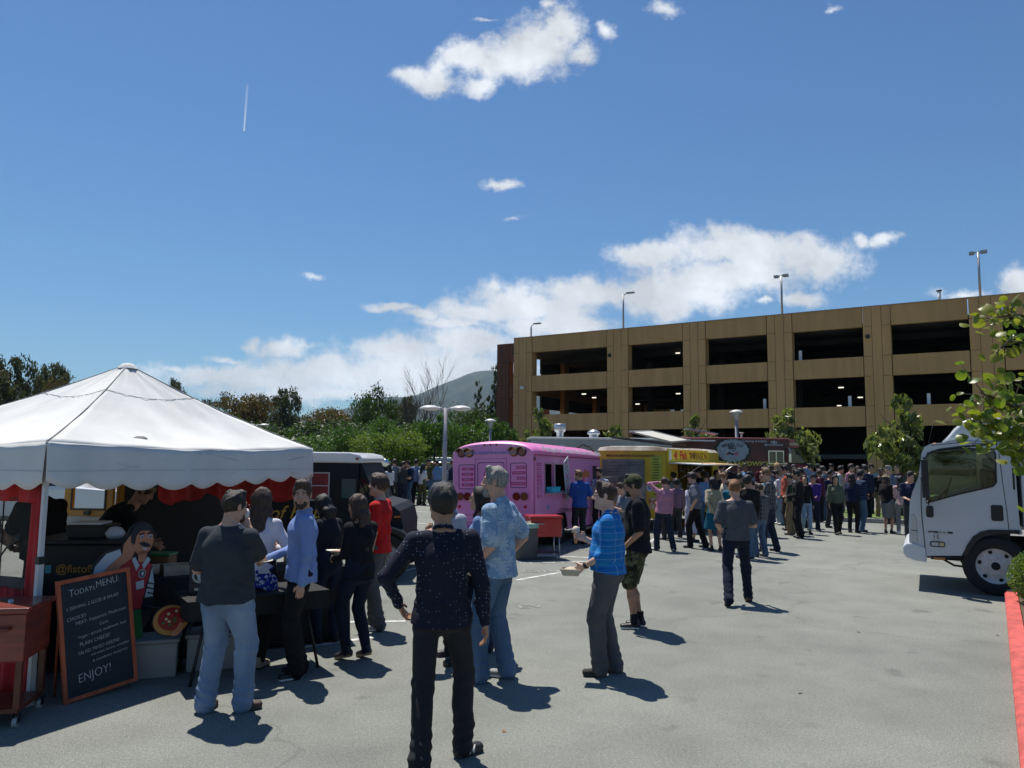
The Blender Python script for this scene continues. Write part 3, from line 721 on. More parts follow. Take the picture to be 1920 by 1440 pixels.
 # --- hair
 if hstyle != 'bald':
  Hh = Grid(hc-V3(.22, .3 if long_hair else .2, .66 if long_hair else .2)*s, hc+V3(.2, .2, .2)*s, min(h, .016)); Hf = Hh.new()
  th = {'short': .010, 'crop': .005, 'thick': .021, 'curly': .024, 'side': .014, 'bob': .020, 'long': .018, 'longer': .020, 'pony': .012, 'bun': .012, 'recede': .008}.get(hstyle, .012)
  Hf.ell(hp_(0, -.012, .032), S((.076+th, .096+th, .098+th)), .01, HF)
  if hstyle in ('thick', 'side'): Hf.ell(hp_(0, .03, .095+th*.3), S((.06, .065, .035)), .02, HF)
  fr0 = {'recede': .045, 'crop': .07}.get(hstyle, .086); zf = {'recede': .085, 'thick': .068}.get(hstyle, .072)
  low = -.075 if hstyle not in ('bob',) else -.2
  n_ = nrm(rt*0+fwd*(zf+.055)-up*(fr0+.07)); c_ = hp_(0, -.085, -.06) if hstyle not in ('crop', 'recede') else hp_(0, -.085, -.05)
  if hstyle in ('short', 'crop', 'thick', 'curly', 'side', 'recede', 'pony', 'bun'):
   hl = {'recede': .016, 'crop': .004}.get(hstyle, 0)
   Hf.half(hp_(0, -.09, -.068), nrm(fwd*.35-up), .012)          # nape
   Hf.ell(hp_(0, .105-hl, -.028+hl), S((.066, .062, .098)), .010, HF, op='cut')   # the face
   for sd in (-1, 1): Hf.ell(hp_(sd*.095, .0, -.014), S((.022, .026, .040)), .006, HF, op='cut'); Hf.cone(hp_(sd*.074, .022, .03), hp_(sd*.073, .024, -.012), .009*s, .006*s, .008)
   if hstyle == 'recede':
    for sd in (-1, 1): Hf.ell(hp_(sd*.035, .075, .105), S((.026, .045, .03)), .012, HF, op='cut')
   if hstyle != 'crop': Hf.cone(hp_(-.03, .055, .118), hp_(.035, .05, .120), (.03*s, .022*s), (.028*s, .02*s), .03)
  else:
   Hf.half(hp_(0, .058, .06), nrm(fwd*.9-up*.42), .012)
   ln = {'bob': .14, 'long': .30, 'longer': .46}.get(hstyle, .2)
   bk = spine(1.45)-spine(1.2)
   e_ = hp_(0, -.02, 0)+V3(0, 0, -ln*s)-np.array([fwd[0], fwd[1], 0])*(.135*s)-bk*ln*1.2*s
   Hf.cone(hp_(0, -.035, .03), hp_(0, -.075, -.10), (.090*s, .060*s), (.090*s, .048*s), .03, side=rt)
   Hf.cone(hp_(0, -.075, -.10), e_, (.092*s, .048*s), (.085*s, .024*s), .03, side=rt)
   for sd in (-1, 1):
    Hf.cone(hp_(sd*.072, .012, .02), hp_(sd*.083, .0, -.11), .02*s, .022*s, .02)
    if hstyle == 'longer' or seed % 2: Hf.cone(hp_(sd*.083, .0, -.11), hp_(sd*.09, .05, -.22), .022*s, .014*s, .02)
   # keep the face open
   Hf.ell(hp_(0, .085, -.03), S((.062, .07, .095)), .015, HF, op='cut')
  if hstyle == 'pony': Hf.cone(hp_(0, -.11, .03), hp_(0, -.13, -.2), (.03*s, .03*s), (.018*s, .015*s), .02)
  if hstyle == 'bun': Hf.ell(hp_(0, -.12, .05), S((.045, .04, .045)), .01, HF)
  Hf.wrinkle(.0055 if hstyle != 'curly' else .010, seed+5, fr=(50, 130) if hstyle != 'curly' else (50, 90), n=5, zs=.3 if hstyle != 'curly' else 1)
  Hf.mesh('hair', [hairm(hair)], parent=root)
 if beard:
  Bg = Grid(hc-.16*s, hc+.16*s, min(h, .008)); Bf = Bg.new()
  Bf.ell(hp_(0, .022, -.048), S((.065, .076, .084)), .02, HF); Bf.cone(hp_(-.012, .079, -.100), hp_(.012, .079, -.100), .026*s, None, .02)
  Bf.half(hp_(0, .10, -.036), nrm(up-fwd*.15), .008); Bf.half(hp_(0, .0, -.05), nrm(-fwd), .008)
  Bf.cone(hp_(-.02, .098, -.060), hp_(.02, .098, -.060), .012*s, None, .004, op='cut'); Bf.wrinkle(.002, seed, fr=(90, 160))
  Bf.mesh('beard', [hairm(beard)], parent=root)
 if h < .0161 and hstyle != 'none':
  for sd in (-1, 1):
   q = MB(); q.cyl(hp_(sd*.017, .097, .030), hp_(sd*.046, .085, .033), .0045*s, .003*s, 6); q.build('eyebrow', hairm(hair if hair != 'blonde' else 'light'), root, fix=False)
   q = MB(); q.lathe(hp_(sd*.031, .083, .011), [(.0001, -.0085), (.008, -.006), (.0115, 0), (.008, .006), (.0001, .0085)], 10); q.build('eye', mat('eye_white', (.34, .31, .29), .3), root, fix=False)
   if hi:
    q = MB(); q.lathe(hp_(sd*.031, .0900, .011), [(.0001, -.005), (.0045, -.003), (.0052, 0), (.0045, .003), (.0001, .005)], 8); q.build('iris', mat('iris_dark', (.02, .012, .008), .15), root, fix=False)
 if glasses:
  q = MB(); gc = mat('glasses_frame', (.012, .01, .01), .3)
  for sd in (-1, 1):
   c = hp_(sd*.033, .107, .010); ring = [c+(rt*math.cos(t)*.026+up*math.sin(t)*.017)*s for t in np.linspace(0, 2*PI, 17)]
   if glasses == 'sun': q.add([tuple(p) for p in ring[:-1]]+[tuple(p+fwd*.003) for p in ring[:-1]], [tuple(range(16)), tuple(reversed(range(16, 32)))]+[(i, (i+1) % 16, 16+(i+1) % 16, 16+i) for i in range(16)])
   q.tube(ring, .0016, 6); q.tube([hp_(sd*.059, .104, .014), hp_(sd*.082, .05, .016), hp_(sd*.083, -.01, .008)], .0022, 6)
  q.tube([hp_(-.008, .109, .014), hp_(.008, .109, .014)], .0018, 6); q.build('glasses', gc, root, fix=False)
 if cap:
  cm, kind = cap; Cg = Grid(hc-V3(.2, .2, .1)*s, hc+V3(.2, .2, .22)*s, min(h, .009)); C = Cg.new()
  C.ell(hp_(0, -.010, .040), S((.096, .113, .10)), .01, HF); C.half(hp_(0, 0, .045), nrm(-up+fwd*.15), .004)
  bd = 1 if kind != 'back' else -1
  if kind != 'bucket':
   C.cone(hp_(0, bd*.07, .052), hp_(0, bd*.165, .040), (.078*s, .006*s), (.05*s, .005*s), .008, side=rt)
  else: C.cone(hp_(0, -.012, .05), hp_(0, -.012, .056), (.15*s, .16*s), (.145*s, .155*s), .01, side=rt, flat=True)
  C.mesh('cap', [cm], parent=root)
 # --- trousers / skirt
 if bottom is not None:
  T = g.new(); wz = (waistz or 1.03); lw = legw
  hr = (.168*gm*(1.05 if fem else 1.0), .120*gm)
  if bl == 'skirt' or (isinstance(bl, tuple) and bl[0] == 'skirt'):
   hz = bl[1] if isinstance(bl, tuple) else .48; wr = bl[2] if isinstance(bl, tuple) else .26
   T.cone(sp(0, 0, 1.04), sp(0, 0, .9), (hr[0]*.85*s, hr[1]*.95*s), (hr[0]*1.08*s, hr[1]*1.15*s), .03); T.cone(sp(0, 0, .9), S((0, .01, hz)), (hr[0]*1.08*s, hr[1]*1.15*s), (wr*s, wr*.72*s), .03, flat=True)
   T.half(S((0, 0, hz)), (0, 0, -1)); T.wrinkle(.006, seed+1, fr=(25, 45), zs=.05)
  else:
   T.cone(sp(0, 0, wz+.02), sp(0, -.005, .92), (hr[0]*.93*s, hr[1]*.95*s), (hr[0]*1.02*s, hr[1]*1.06*s), .03)
   cut = {'long': .055, 'crop': .17, 'short': .56, 'shorts': .45, 'tight': .08, 'capri': .25}.get(bl, .055)
   tight = bl in ('tight', 'crop');
   for sd in (-1, 1):
    hp0, kn, an = hip[sd], knee[sd], ank[sd]
    r0 = .100*s*gm**.7*(lw if not tight else .98); rk = (.075 if not tight else .068)*s*lw; ra_ = (.068 if not tight else .046)*s*lw
    T.cone(hp0-V3(0, 0, .01), kn, r0, rk, .02)
    fr_ = np.clip((kn[2]-cut*s)/max(.01, kn[2]-an[2]), -.5, 1.12) if kn[2]-an[2] > .05 else 1
    if bl in ('short', 'shorts'):
     if bl == 'short': pass
     u = nrm(kn-hp0); T.cone(lerp(hp0, kn, .3), lerp(hp0, kn, 1.02 if bl == 'shorts' else .8), r0*.98, .092*s*lw, .02, flat=True)
     T.half((0, 0, cut*s+.0), (0, 0, -1)) if sd == 1 else None
    else:
     e = lerp(kn, an, fr_); kb = V3(*(kn-np.array([fo[sd][1][0], fo[sd][1][1], 0])*.008*s)); T.cone(kb, lerp(kb, e, .4)-np.array([fo[sd][1][0], fo[sd][1][1], 0])*.010*s, rk*.98, max(rk*.9, .058*s), .02); T.cone(kb, e, rk*.98, ra_, .02); T.cone(lerp(kn, an, fr_*.6), e, rk*.85, ra_*1.03, .02, flat=True)
   if bl not in ('short', 'shorts'):
    for sd in (-1, 1): pass
   if bl == 'long' and hi: T.folds(.15*s, .10, .0055, 88, seed); T.folds(.50*s, .08, .004, 70, seed+1); T.folds(.84*s, .06, .005, 60, seed+2)
   elif bl == 'long': T.folds(.14*s, .09, .005, 60, seed)
   T.wrinkle(.0035 if not hi else .006, seed+2, fr=(12, 30), n=4)
  T.mesh('skirt' if (bl == 'skirt' or isinstance(bl, tuple)) else ('shorts' if bl in ('short', 'shorts') else 'trousers'), [bottom], parent=root)
 # --- shirt
 if top is not None:
  hz = hemz if hemz is not None else .92
  L_ = 1.0*loose; To = g.new(); rX = .158*gm*(.93 if fem else 1)*L_; rY = .122*gm*L_
  To.cone(sp(0, 0, hz-.03), sp(0, .0, 1.10), (rX*(1.29 if hz < 1.0 else 1.04)*s, rY*(1.24 if hz < 1.0 else 1.0)*s), (rX*(.94 if fem else 1.0)*s, rY*.98*s), .04)
  To.cone(sp(0, 0, 1.10), sp(0, -.005, 1.30), (rX*(.94 if fem else 1.0)*s, rY*.98*s), (rX*1.08*s, rY*1.02*s), .04); To.cone(sp(0, -.01, 1.30), sp(0, -.02, 1.40), (rX*1.08*s, rY*1.0*s), (rX*.66*s, rY*.64*s), .05)
  if fem or bust:
   for sd in (-1, 1): To.ell(sp(sd*.07, .085, 1.26), S((.062, .055, .06)), .05)
  if girth > 1.12: To.ell(sp(0, .055, 1.08), S((.135*gm, .10*gm, .14)), .08)
  if girth < 1.12 and not fem: To.ell(sp(0, .04, 1.28), S((.13, .075, .10)), .05)
  if hz is not None: To.half((0, 0, hz*s), (0, .12, -1), .0)
  Sl = g.new()
  fr = {'long': 1.0, 'short': .0, 'half': .25, 'none': -1, 'three': .55}.get(tl, 1.0)
  for sd in (-1, 1):
   a0, a1, a2 = arm[sd]
   Sl.cone(nb+S((sd*.02, -.005, -.055)), a0+S((0, 0, .0)), .046*s, (.060 if tl != 'none' else .05)*s, .05)
   if tl == 'none': continue
   sr = sleeve or (1.18 if tl in ('short', 'half') else 1.0)
   if fr <= 0: e = lerp(a0, a1, .80); Sl.cone(a0, e, .062*s*gm**.4, .056*s*sr*gm**.4, .02); Sl.cone(lerp(a0, e, .4), e, .056*s*sr, .058*s*sr*gm**.4, .015, flat=True)
   else:
    Sl.cone(a0, a1, .061*s*gm**.4, .050*s*sr, .02); e = lerp(a1, a2, min(fr, .97)); Sl.cone(a1, e, .050*s*sr, (.036 if fr > .9 else .046)*s*sr, .02)
    if fr > .9: Sl.cone(lerp(a1, a2, .86), e, .036*s, .036*s, .004, flat=True)
    else: Sl.cone(lerp(a1, e, .4), e, .049*s*sr, .049*s*sr, .01, flat=True)
  To.union(Sl, .035)
  # neckline: open at the throat
  To.cone(nb+S((0, .022, -.012)), nb+S((0, .06, .14)), .052*s*(.95 if fem else 1), .075*s, .012, op='cut')
  if collar:
   cg = g.new(); ca = hp_(0, -.018, -.055); c0 = nb+S((0, -.004, -.03)); u_ = nrm(ca-c0)
   cg.cone(c0+u_*.004*s, c0+u_*.044*s, (.080*s, .080*s), (.066*s, .068*s), .006, flat=True); cg.cone(c0-u_*.1*s, c0+u_*.2*s, .0585*s, .0575*s, .0, flat=True, op='cut')
   cg.cone(c0+S((0, .075, .10)), c0+S((0, .095, -.04)), .04*s, .012*s, .004, op='cut'); To.cone(c0+S((0, .075, .10)), c0+S((0, .105, -.09)), .04*s, .012*s, .01, op='cut'); To.union(cg, .006)
  To.wrinkle(.005 if not hi else .0075, seed+3, fr=(14, 34), n=4, zs=.7); hi and To.wrinkle(.003, seed+13, fr=(40, 70), n=4, zs=.5)
  if hi: To.folds(1.02*s, .07, .004, 75, seed+4)
  To.mesh('shirt', [top], parent=root)
  if lapel is not None:                # open jacket front / buttons etc.
   pass
 # --- shoes
 if shoe is not None:
  for sd in (-1, 1):
   r_, f_, u_ = fo[sd]; A = ank[sd]; gg = Grid(A-.22*s, A+.22*s, min(h, .011)); Z = gg.new(); d0 = .085*s
   Z.cone(A-f_*.040*s-u_*.042*s, A+f_*.135*s-u_*.050*s, (.036*s, .034*s), (.043*s, .028*s), .03, side=r_); Z.cone(A-u_*.03*s-f_*.012*s, A+u_*.012*s-f_*.012*s, (.036*s, .042*s), (.038*s, .044*s), .02, side=r_)
   Z.cone(A-f_*.045*s-u_*.074*s, A+f_*.145*s-u_*.074*s, (.040*s, .011*s), (.046*s, .011*s), .006, side=r_)
   Z.half(A-u_*d0, -u_)
   A_, U_ = A, u_
   sz = .024
   if socks: pass
   Z.mesh('shoe', [shoe, sole or mat('sole_dark', (.03, .03, .03), .7)], mi_fn=lambda c: (((c-A_) @ U_) < -(.085-sz)*s).astype(int), parent=root)
 if socks:
  q = MB()
  for sd in (-1, 1): q.cyl(ank[sd]-V3(0, 0, .03), ank[sd]+V3(0, 0, .09*s), .046*s, .047*s, 14)
  q.build('socks', socks, root, fix=False)
 root['_rz'] = yaw
 Mw = Matrix.Translation(Vector(foot)) @ Matrix.Rotation(yaw, 4, 'Z')
 info = dict(root=root, M=Mw, arm=arm, s=s, hc=hc, ank=ank, knee=knee, fo=fo, HF=HF, hp=hp_, sp=sp, nb=nb)
 del root['_rz']
 return info
def wp(info, p): return info['M'] @ Vector([float(v) for v in p])
# ================================================================ the people near the camera
def ft(px, py): p = G(px, py); return (p.x, p.y, 0)
NV = .008
navyd = pattern('navy_dots', (.008, .011, .026), dots(46, .19, (.19, .22, .30)))
charc = cloth('charcoal_trousers', (.020, .021, .025), bump=.5)
blackc = cloth('black_cloth', (.010, .010, .012), bump=.5)
jeans = lambda n, c: cloth('jeans_'+n, c, .9, var=.22, scale=5, bump=.6, bscale=300)
jlight = cloth('jeans_faded', (.13, .20, .32), .9, var=.0, col2=(.30, .40, .53), scale=3.2, bump=.6, bscale=300, stretch=(1, 1, .45), lo=.38, hi=.75)
jmid = cloth('jeans_mid', (.06, .115, .20), .9, col2=(.13, .21, .33), scale=3.5, bump=.6, bscale=300, stretch=(1, 1, .45), lo=.35, hi=.75)
jdark = jeans('dark', (.012, .02, .045)); jnavy = jeans('navy', (.010, .015, .034))
blacks = mat('shoe_black', (.012, .011, .014), .5); blackl = mat('shoe_black_suede', (.016, .015, .015), .85)
greys = mat('shoe_grey_mesh', (.22, .225, .23), .8, var=.3, scale=40); whites = mat('shoe_white', (.6, .6, .58), .6); solew = mat('sole_white', (.6, .6, .58), .6)
browns = mat('shoe_brown_leather', (.09, .035, .018), .4); beiges = mat('boot_beige_suede', (.32, .24, .17), .85)
bluef = cloth('blue_oxford', (.20, .29, .56), .85, bump=.4); greyt = cloth('grey_jersey', (.075, .083, .095), .95, bump=.3); darkt = cloth('slate_jersey', (.035, .042, .052), .95, bump=.3)
whitek = cloth('white_knit', (.58, .58, .66), .95, bump=.5); redt = cloth('red_jersey', (.50, .014, .014), .9, bump=.3); blackj = cloth('black_jersey', (.010, .0105, .013), .92, bump=.3)
hawaii = pattern('hawaiian', (.20, .32, .47), multi(leafy(7.5, (.42, .52, .60)), leafy(11, (.36, .47, .57))))
bplaid = pattern('blue_plaid', (.006, .15, .48), plaid([(2, 34, .34, (.004, .10, .36), .7), (2, 17, .12, (.18, .42, .62), .5), (0, 11, .10, (.25, .48, .68), .35), (2, 8, .3, (.01, .20, .50), .6)]))
camo = pattern('camouflage', (.045, .052, .024), multi(blotch(11, .52, (.10, .10, .055), detail=1), blotch(9, .56, (.022, .028, .014), rnd=5, detail=1), blotch(12, .60, (.012, .011, .009), rnd=9, detail=1)))
floral = pattern('blue_floral', (.45, .5, .62), multi(blotch(26, .47, (.012, .03, .30), detail=2), blotch(40, .55, (.008, .015, .12), rnd=3)))
graysh = cloth('pale_grey_shirt', (.33, .36, .43), .85); denim = cloth('light_denim_jacket', (.15, .25, .45), .9, bump=.6)
greytr = cloth('grey_trousers', (.085, .088, .095), .9, bump=.4); pink = cloth('pink_check', (.42, .19, .27), .85)
sandal = mat('sandal_brown', (.045, .02, .012), .6)
f1 = person('man in a navy polka dot shirt and charcoal trousers walking away in the foreground', ft(822, 1432), 1.775, R(8), NV, 'tan', 'black', 'thick', navyd, 'long', charc, 'long', blacks,
 la=((.27, .04, .98), (1, -.8, .2)), ra=((.29, -.03, .83), (.5, -.6, 0)), feet=((-.12, -.20, 5, .02, -10), (.16, .10, -55)), hy=16, glasses='sun', seed=11, collar=True, hemz=.87, legw=.93, girth=1.02)
# shoes of the walking man: pale side marks and purple laces
q = MB(); A = f1['ank'][1]; r_, f_, u_ = f1['fo'][1]
lm = face_to(tuple(f_), tuple(u_), tuple(A+r_*.0405-u_*.045+f_*.045)); text('N', .062, lm, mat('shoe_mark_white', (.6, .6, .6), .6), f1['root'], 'shoe_mark', ext=.004, shear=.25, offset=.002)
A = f1['ank'][-1]; r_, f_, u_ = f1['fo'][-1]
text('NB', .030, face_to(tuple(r_), tuple(u_), tuple(A-f_*.080-u_*.045)), _mats['shoe_mark_white'], f1['root'], 'shoe_mark', ext=.004, offset=.001)
A = f1['ank'][1]; r_, f_, u_ = f1['fo'][1]
for k in range(4): q.cyl(A+f_*(.035+.02*k)-u_*(.012+.009*k)-r_*.018, A+f_*(.04+.02*k)-u_*(.012+.009*k)+r_*.018, .0035, n=6)
q.build('shoe_laces', mat('lace_purple', (.09, .02, .2), .7), f1['root'])
f2 = person('bearded man in a slate grey T-shirt and faded blue jeans seen from behind', ft(414, 1336), 1.68, R(-12), NV, 'fair', 'dark', 'short', darkt, 'short', jlight, 'long', sandal,
 la=((.20, .22, 1.05), (.4, -1, -.2)), ra=((.08, .17, 1.43), (.45, -.1, -1)), feet=((-.13, -.02, 6), (.15, .06, -38)), hy=-22, hp=-6, beard='brown', glasses='clear', seed=22, girth=1.22, legw=1.14, hemz=.885)
f3 = person('woman in a white cardigan over a blue floral tunic and black leggings seen from behind', ft(476, 1252), 1.65, R(-5), NV, 'fair', 'brown', 'long', whitek, 'long', blackc, 'tight', beiges,
 la='hang', ra=((.10, .24, 1.14), (.9, -.4, -.6)), feet=((-.09, .02, 6), (.07, -.03, -4)), fem=True, seed=31, girth=1.04, hemz=.94, hy=6)
g_ = Grid(np.array([-.3, -.3, .6]), np.array([.3, .3, 1.1]), .009); F_ = g_.new(); s_ = f3['s']
F_.cone((0, 0, 1.0*s_), (0, -.005, .76*s_), (.175*s_, .135*s_), (.215*s_, .165*s_), .02, flat=True); F_.half((0, 0, .76), (-.25, 0, -1)); F_.wrinkle(.008, 8, fr=(28, 50), zs=.05)
F_.mesh('tunic', [floral], parent=f3['root'])
f4 = person('bearded man in a light blue shirt holding a paper plate and facing the camera', ft(557, 1268), 1.735, R(112), NV, 'fair', 'brown', 'side', bluef, 'long', blackc, 'long', blacks,
 la=((.25, .02, .84), (.3, -.6, 0)), ra=((.05, .29, 1.05), (.3, -.7, -.6)), feet=((-.08, .02, 14), (.09, -.03, -6)), hy=74, hp=-2, beard='brown', seed=42, collar=True, hemz=.85, girth=1.02, sole=solew)
f5 = person('woman with waist long brown hair in a black jacket, dark jeans and wedge shoes', ft(668, 1236), 1.585, R(52), NV, 'tan', 'brown', 'longer', blackj, 'long', jnavy, 'tight', blacks,
 la=((.12, .28, 1.05), (.3, -.7, -.5)), ra=((.06, .28, 1.09), (.3, -.7, -.6)), feet=((-.10, .05, 10, .03, -14), (.09, -.05, -4, .03, -14)), fem=True, seed=53, hemz=.86, hy=14, hp=-10, girth=1.05, sole=mat('wedge_cork', (.33, .23, .13), .8))
f6 = person('woman in a dark top bowing her head of black hair over a paper plate', ft(612, 1205), 1.56, R(60), NV, 'tan', 'black', 'long', cloth('navy_top', (.012, .014, .024)), 'long', jdark, 'tight', blackl,
 la=((.08, .27, 1.06), (.3, -.6, -.6)), ra=((.08, .26, 1.08), (.3, -.5, -.6)), feet=((-.09, .06, 8), (.08, -.04, -6)), fem=True, seed=61, hemz=.92, hp=-28, lean=(0, .05))
f7 = person('man in a red T-shirt and grey trousers standing side on behind the black truck bonnet', ft(706, 1180), 1.76, R(80), NV, 'fair', 'brown', 'curly', redt, 'short', greytr, 'long', greys,
 la='hang', ra='hold', feet=((-.08, -.06, 8), (.09, .07, -10)), seed=71, hy=0, hp=4, girth=.98, hemz=.88, sole=solew)
f8 = person('grey haired older man in a pale blue leaf print shirt and blue jeans', ft(930, 1276), 1.88, R(66), NV, 'fair', 'grey', 'short', hawaii, 'short', jmid, 'long', greys,
 la=((.19, .12, .95), (.45, -.9, -.1)), ra=((.20, .02, .96), (.8, -.9, -.1)), feet=((-.12, .10, 24), (.11, -.05, 6)), beard='grey', seed=83, hy=18, girth=1.12, hemz=.865, collar=True, legw=1.08, sole=solew, sleeve=1.3)
f9 = person('woman with short black hair and glasses in a light denim jacket behind the older man', ft(900, 1226), 1.66, R(75), NV, 'east', 'black', 'bob', denim, 'long', jdark, 'long', sandal,
 la=((.12, .26, 1.0), (.3, -.6, -.4)), ra=((.08, .28, 1.02), (.3, -.6, -.4)), feet=((-.08, .04, 10), (.1, -.05, 0)), fem=True, glasses='clear', seed=91, hemz=.86, hy=4)
f10 = person('man in a pale grey open neck shirt eating beyond the polka dot shirt', ft(852, 1236), 1.69, R(128), NV, 'tan', 'black', 'short', graysh, 'long', charc, 'long', blacks,
 la=((.04, .28, 1.10), (.4, -.5, -.7)), ra=((.08, .22, 1.28), (.4, -.4, -.9)), feet=((-.16, .08, 8), (.14, -.05, -14)), seed=101, hy=-14, hp=-8, lean=(.07, .05), collar=True, hemz=.86, girth=1.05)
f11 = person('man in a bright blue plaid shirt holding an ice cream cone', ft(1141, 1264), 1.745, R(78), NV, 'pale', 'brown', 'recede', bplaid, 'half', greytr, 'long', blackl,
 la=((.12, .21, .985), (.35, -.9, -.3)), ra=((.14, .22, 1.20), (.35, -.8, -.7)), feet=((-.09, .07, 10), (.08, -.05, -6)), glasses='clear', seed=111, hy=6, collar=True, hemz=.93, girth=1.16, legw=1.08, sleeve=1.25)
f12 = person('man in a camouflage cap and shorts with a black T-shirt behind the blue plaid shirt', ft(1196, 1178), 1.79, R(80), NV, 'tan', 'black', 'short', blackj, 'short', camo, 'shorts', blacks,
 la=((.16, .14, .93), (.3, -.9, -.2)), ra=((.22, .02, .86), (.4, -.5, 0)), feet=((-.06, .04, 6), (.09, -.02, -6)), cap=(camo, 'front'), beard='black', seed=121, hy=-4, hp=-8, girth=1.15, hemz=.88, socks=blackc, sole=solew, legw=1.05)
f13 = person('man with ginger hair in a grey T-shirt and dark jeans walking away across the lot', ft(1383, 1132), 1.715, R(-8), NV, 'fair', 'ginger', 'short', greyt, 'short', jnavy, 'long', browns,
 la=((.20, .20, 1.02), (.35, -1, -.1)), ra=((.17, .22, 1.08), (.4, -1, -.2)), feet=((-.16, -.28, 4, .05, -28), (.18, .20, -12)), seed=131, hp=-10, girth=1.05, hemz=.90, legw=.92, lean=(.0, .02))
f14 = person('man in a royal blue short sleeve shirt waiting at the pink truck window', ft(1087, 1020), 1.72, R(22), .012, 'fair', 'light', 'short', cloth('royal_blue', (.020, .075, .30)), 'short', charc, 'long', blacks,
 la=((.10, .28, 1.13), (.3, -.6, -.6)), ra=((.20, .1, 1.0), (.3, -.8, -.2)), feet=((-.08, 0, 8), (.09, -.04, -6)), seed=141, hy=40, hp=-4, collar=True, hemz=.88, girth=1.08)
f15 = person('bearded man in a patterned blue shirt behind the front corner of the pink truck', ft(1125, 1003), 1.76, R(150), .012, 'fair', 'dark', 'short', pattern('pattern_blue', (.12, .18, .30), blotch(30, .5, (.5, .55, .6))), 'short', charc, 'long', blacks,
 la='phone', ra='hold', beard='dark', seed=151, hp=-14)
# ================================================================ trees and planting
def leaf_mat(name, c1, c2, trl=.35, rough=.5):
 if name in _mats: return _mats[name]
 m = bpy.data.materials.new(name); m.use_nodes = True; _mats[name] = m; N = m.node_tree.nodes; L = m.node_tree.links; b = N['Principled BSDF']; out = N['Material Output']
 tc = N.new('ShaderNodeTexCoord'); n = N.new('ShaderNodeTexNoise'); n.inputs['Scale'].default_value = 1.3; n.inputs['Detail'].default_value = 3; L.new(tc.outputs['Object'], n.inputs['Vector'])
 wn_ = N.new('ShaderNodeTexNoise'); wn_.inputs['Scale'].default_value = 9; L.new(tc.outputs['Object'], wn_.inputs['Vector'])
 ad = N.new('ShaderNodeMath'); ad.operation = 'ADD'; L.new(n.outputs['Fac'], ad.inputs[0]); L.new(wn_.outputs['Fac'], ad.inputs[1])
 r = N.new('ShaderNodeMapRange'); r.inputs['From Min'].default_value = .75; r.inputs['From Max'].default_value = 1.25; L.new(ad.outputs[0], r.inputs['Value'])
 mx = N.new('ShaderNodeMix'); mx.data_type = 'RGBA'; L.new(r.outputs[0], mx.inputs[0]); mx.inputs[6].default_value = (*c1, 1); mx.inputs[7].default_value = (*c2, 1)
 L.new(mx.outputs[2], b.inputs['Base Color']); b.inputs['Roughness'].default_value = rough; b.inputs['Specular IOR Level'].default_value = .4
 tr = N.new('ShaderNodeBsdfTranslucent'); g2 = N.new('ShaderNodeMix'); g2.data_type = 'RGBA'; g2.blend_type = 'MULTIPLY'; g2.inputs[0].default_value = 1; L.new(mx.outputs[2], g2.inputs[6]); g2.inputs[7].default_value = (1.5, 1.7, .6, 1); L.new(g2.outputs[2], tr.inputs['Color'])
 ms = N.new('ShaderNodeMixShader'); ms.inputs[0].default_value = trl; L.new(b.outputs[0], ms.inputs[1]); L.new(tr.outputs[0], ms.inputs[2]); L.new(ms.outputs[0], out.inputs['Surface'])
 return m
LM = dict(euc=leaf_mat('leaf_eucalyptus', (.045, .058, .036), (.15, .14, .085), .2), bronze=leaf_mat('leaf_bronze', (.075, .065, .03), (.20, .135, .065), .2), oak=leaf_mat('leaf_oak', (.028, .058, .018), (.085, .13, .04), .25),
          mid=leaf_mat('leaf_mid_green', (.035, .085, .018), (.10, .17, .035), .3), lime=leaf_mat('leaf_lime', (.06, .11, .02), (.15, .20, .045), .4), mag=leaf_mat('leaf_magnolia', (.09, .125, .035), (.27, .27, .11), .3, .3),
          pine=leaf_mat('needle_conifer', (.02, .042, .022), (.05, .08, .042), .15))
bark = mat('bark', (.085, .065, .045), .95, var=.35, scale=12, bump=.8, bscale=30, stretch=(1, 1, .25)); barkp = mat('bark_pale', (.20, .17, .13), .9, var=.3, scale=8, bump=.6, bscale=24, stretch=(1, 1, .25))
def crown_mesh(name, seed, blobs, n, leaf, m, shell=.55, asp=.55, flat=0.0):
 r = np.random.default_rng(seed); P0 = [];
 w = np.array([b[3]*b[4]*b[5] for b in blobs])**.66; w = w/w.sum(); cnt = (w*n).astype(int)
 for (x, y, z, a, b, c), k in zip(blobs, cnt):
  nc = max(6, int(k/45)); d = r.normal(size=(nc, 3)); d /= np.linalg.norm(d, axis=1)[:, None]; rad = r.uniform(shell, 1, nc)[:, None]**.7
  cl = d*rad*np.array([a, b, c])+np.array([x, y, z]); i = r.integers(0, nc, k); sz = min(a, b, c)*.26
  P0.append(cl[i]+r.normal(size=(k, 3))*sz*np.array([1, 1, .75]))
 Pn = np.concatenate(P0); k = len(Pn)
 u = r.normal(size=(k, 3)); u /= np.linalg.norm(u, axis=1)[:, None]; v = r.normal(size=(k, 3)); v[:, 2] *= (1-flat); v -= u*(u*v).sum(1)[:, None]; v /= np.linalg.norm(v, axis=1)[:, None]
 L_ = leaf*r.uniform(.6, 1.3, k)[:, None]; a = u*L_*.5; b = v*L_*asp*.5; nn = np.cross(u, v)*L_*.12
 V = np.stack([Pn-a, Pn+b-nn, Pn+a, Pn-b-nn], 1).reshape(-1, 3); F = np.arange(k*4).reshape(k, 4)
 return fast_mesh(name, V, F, [m])
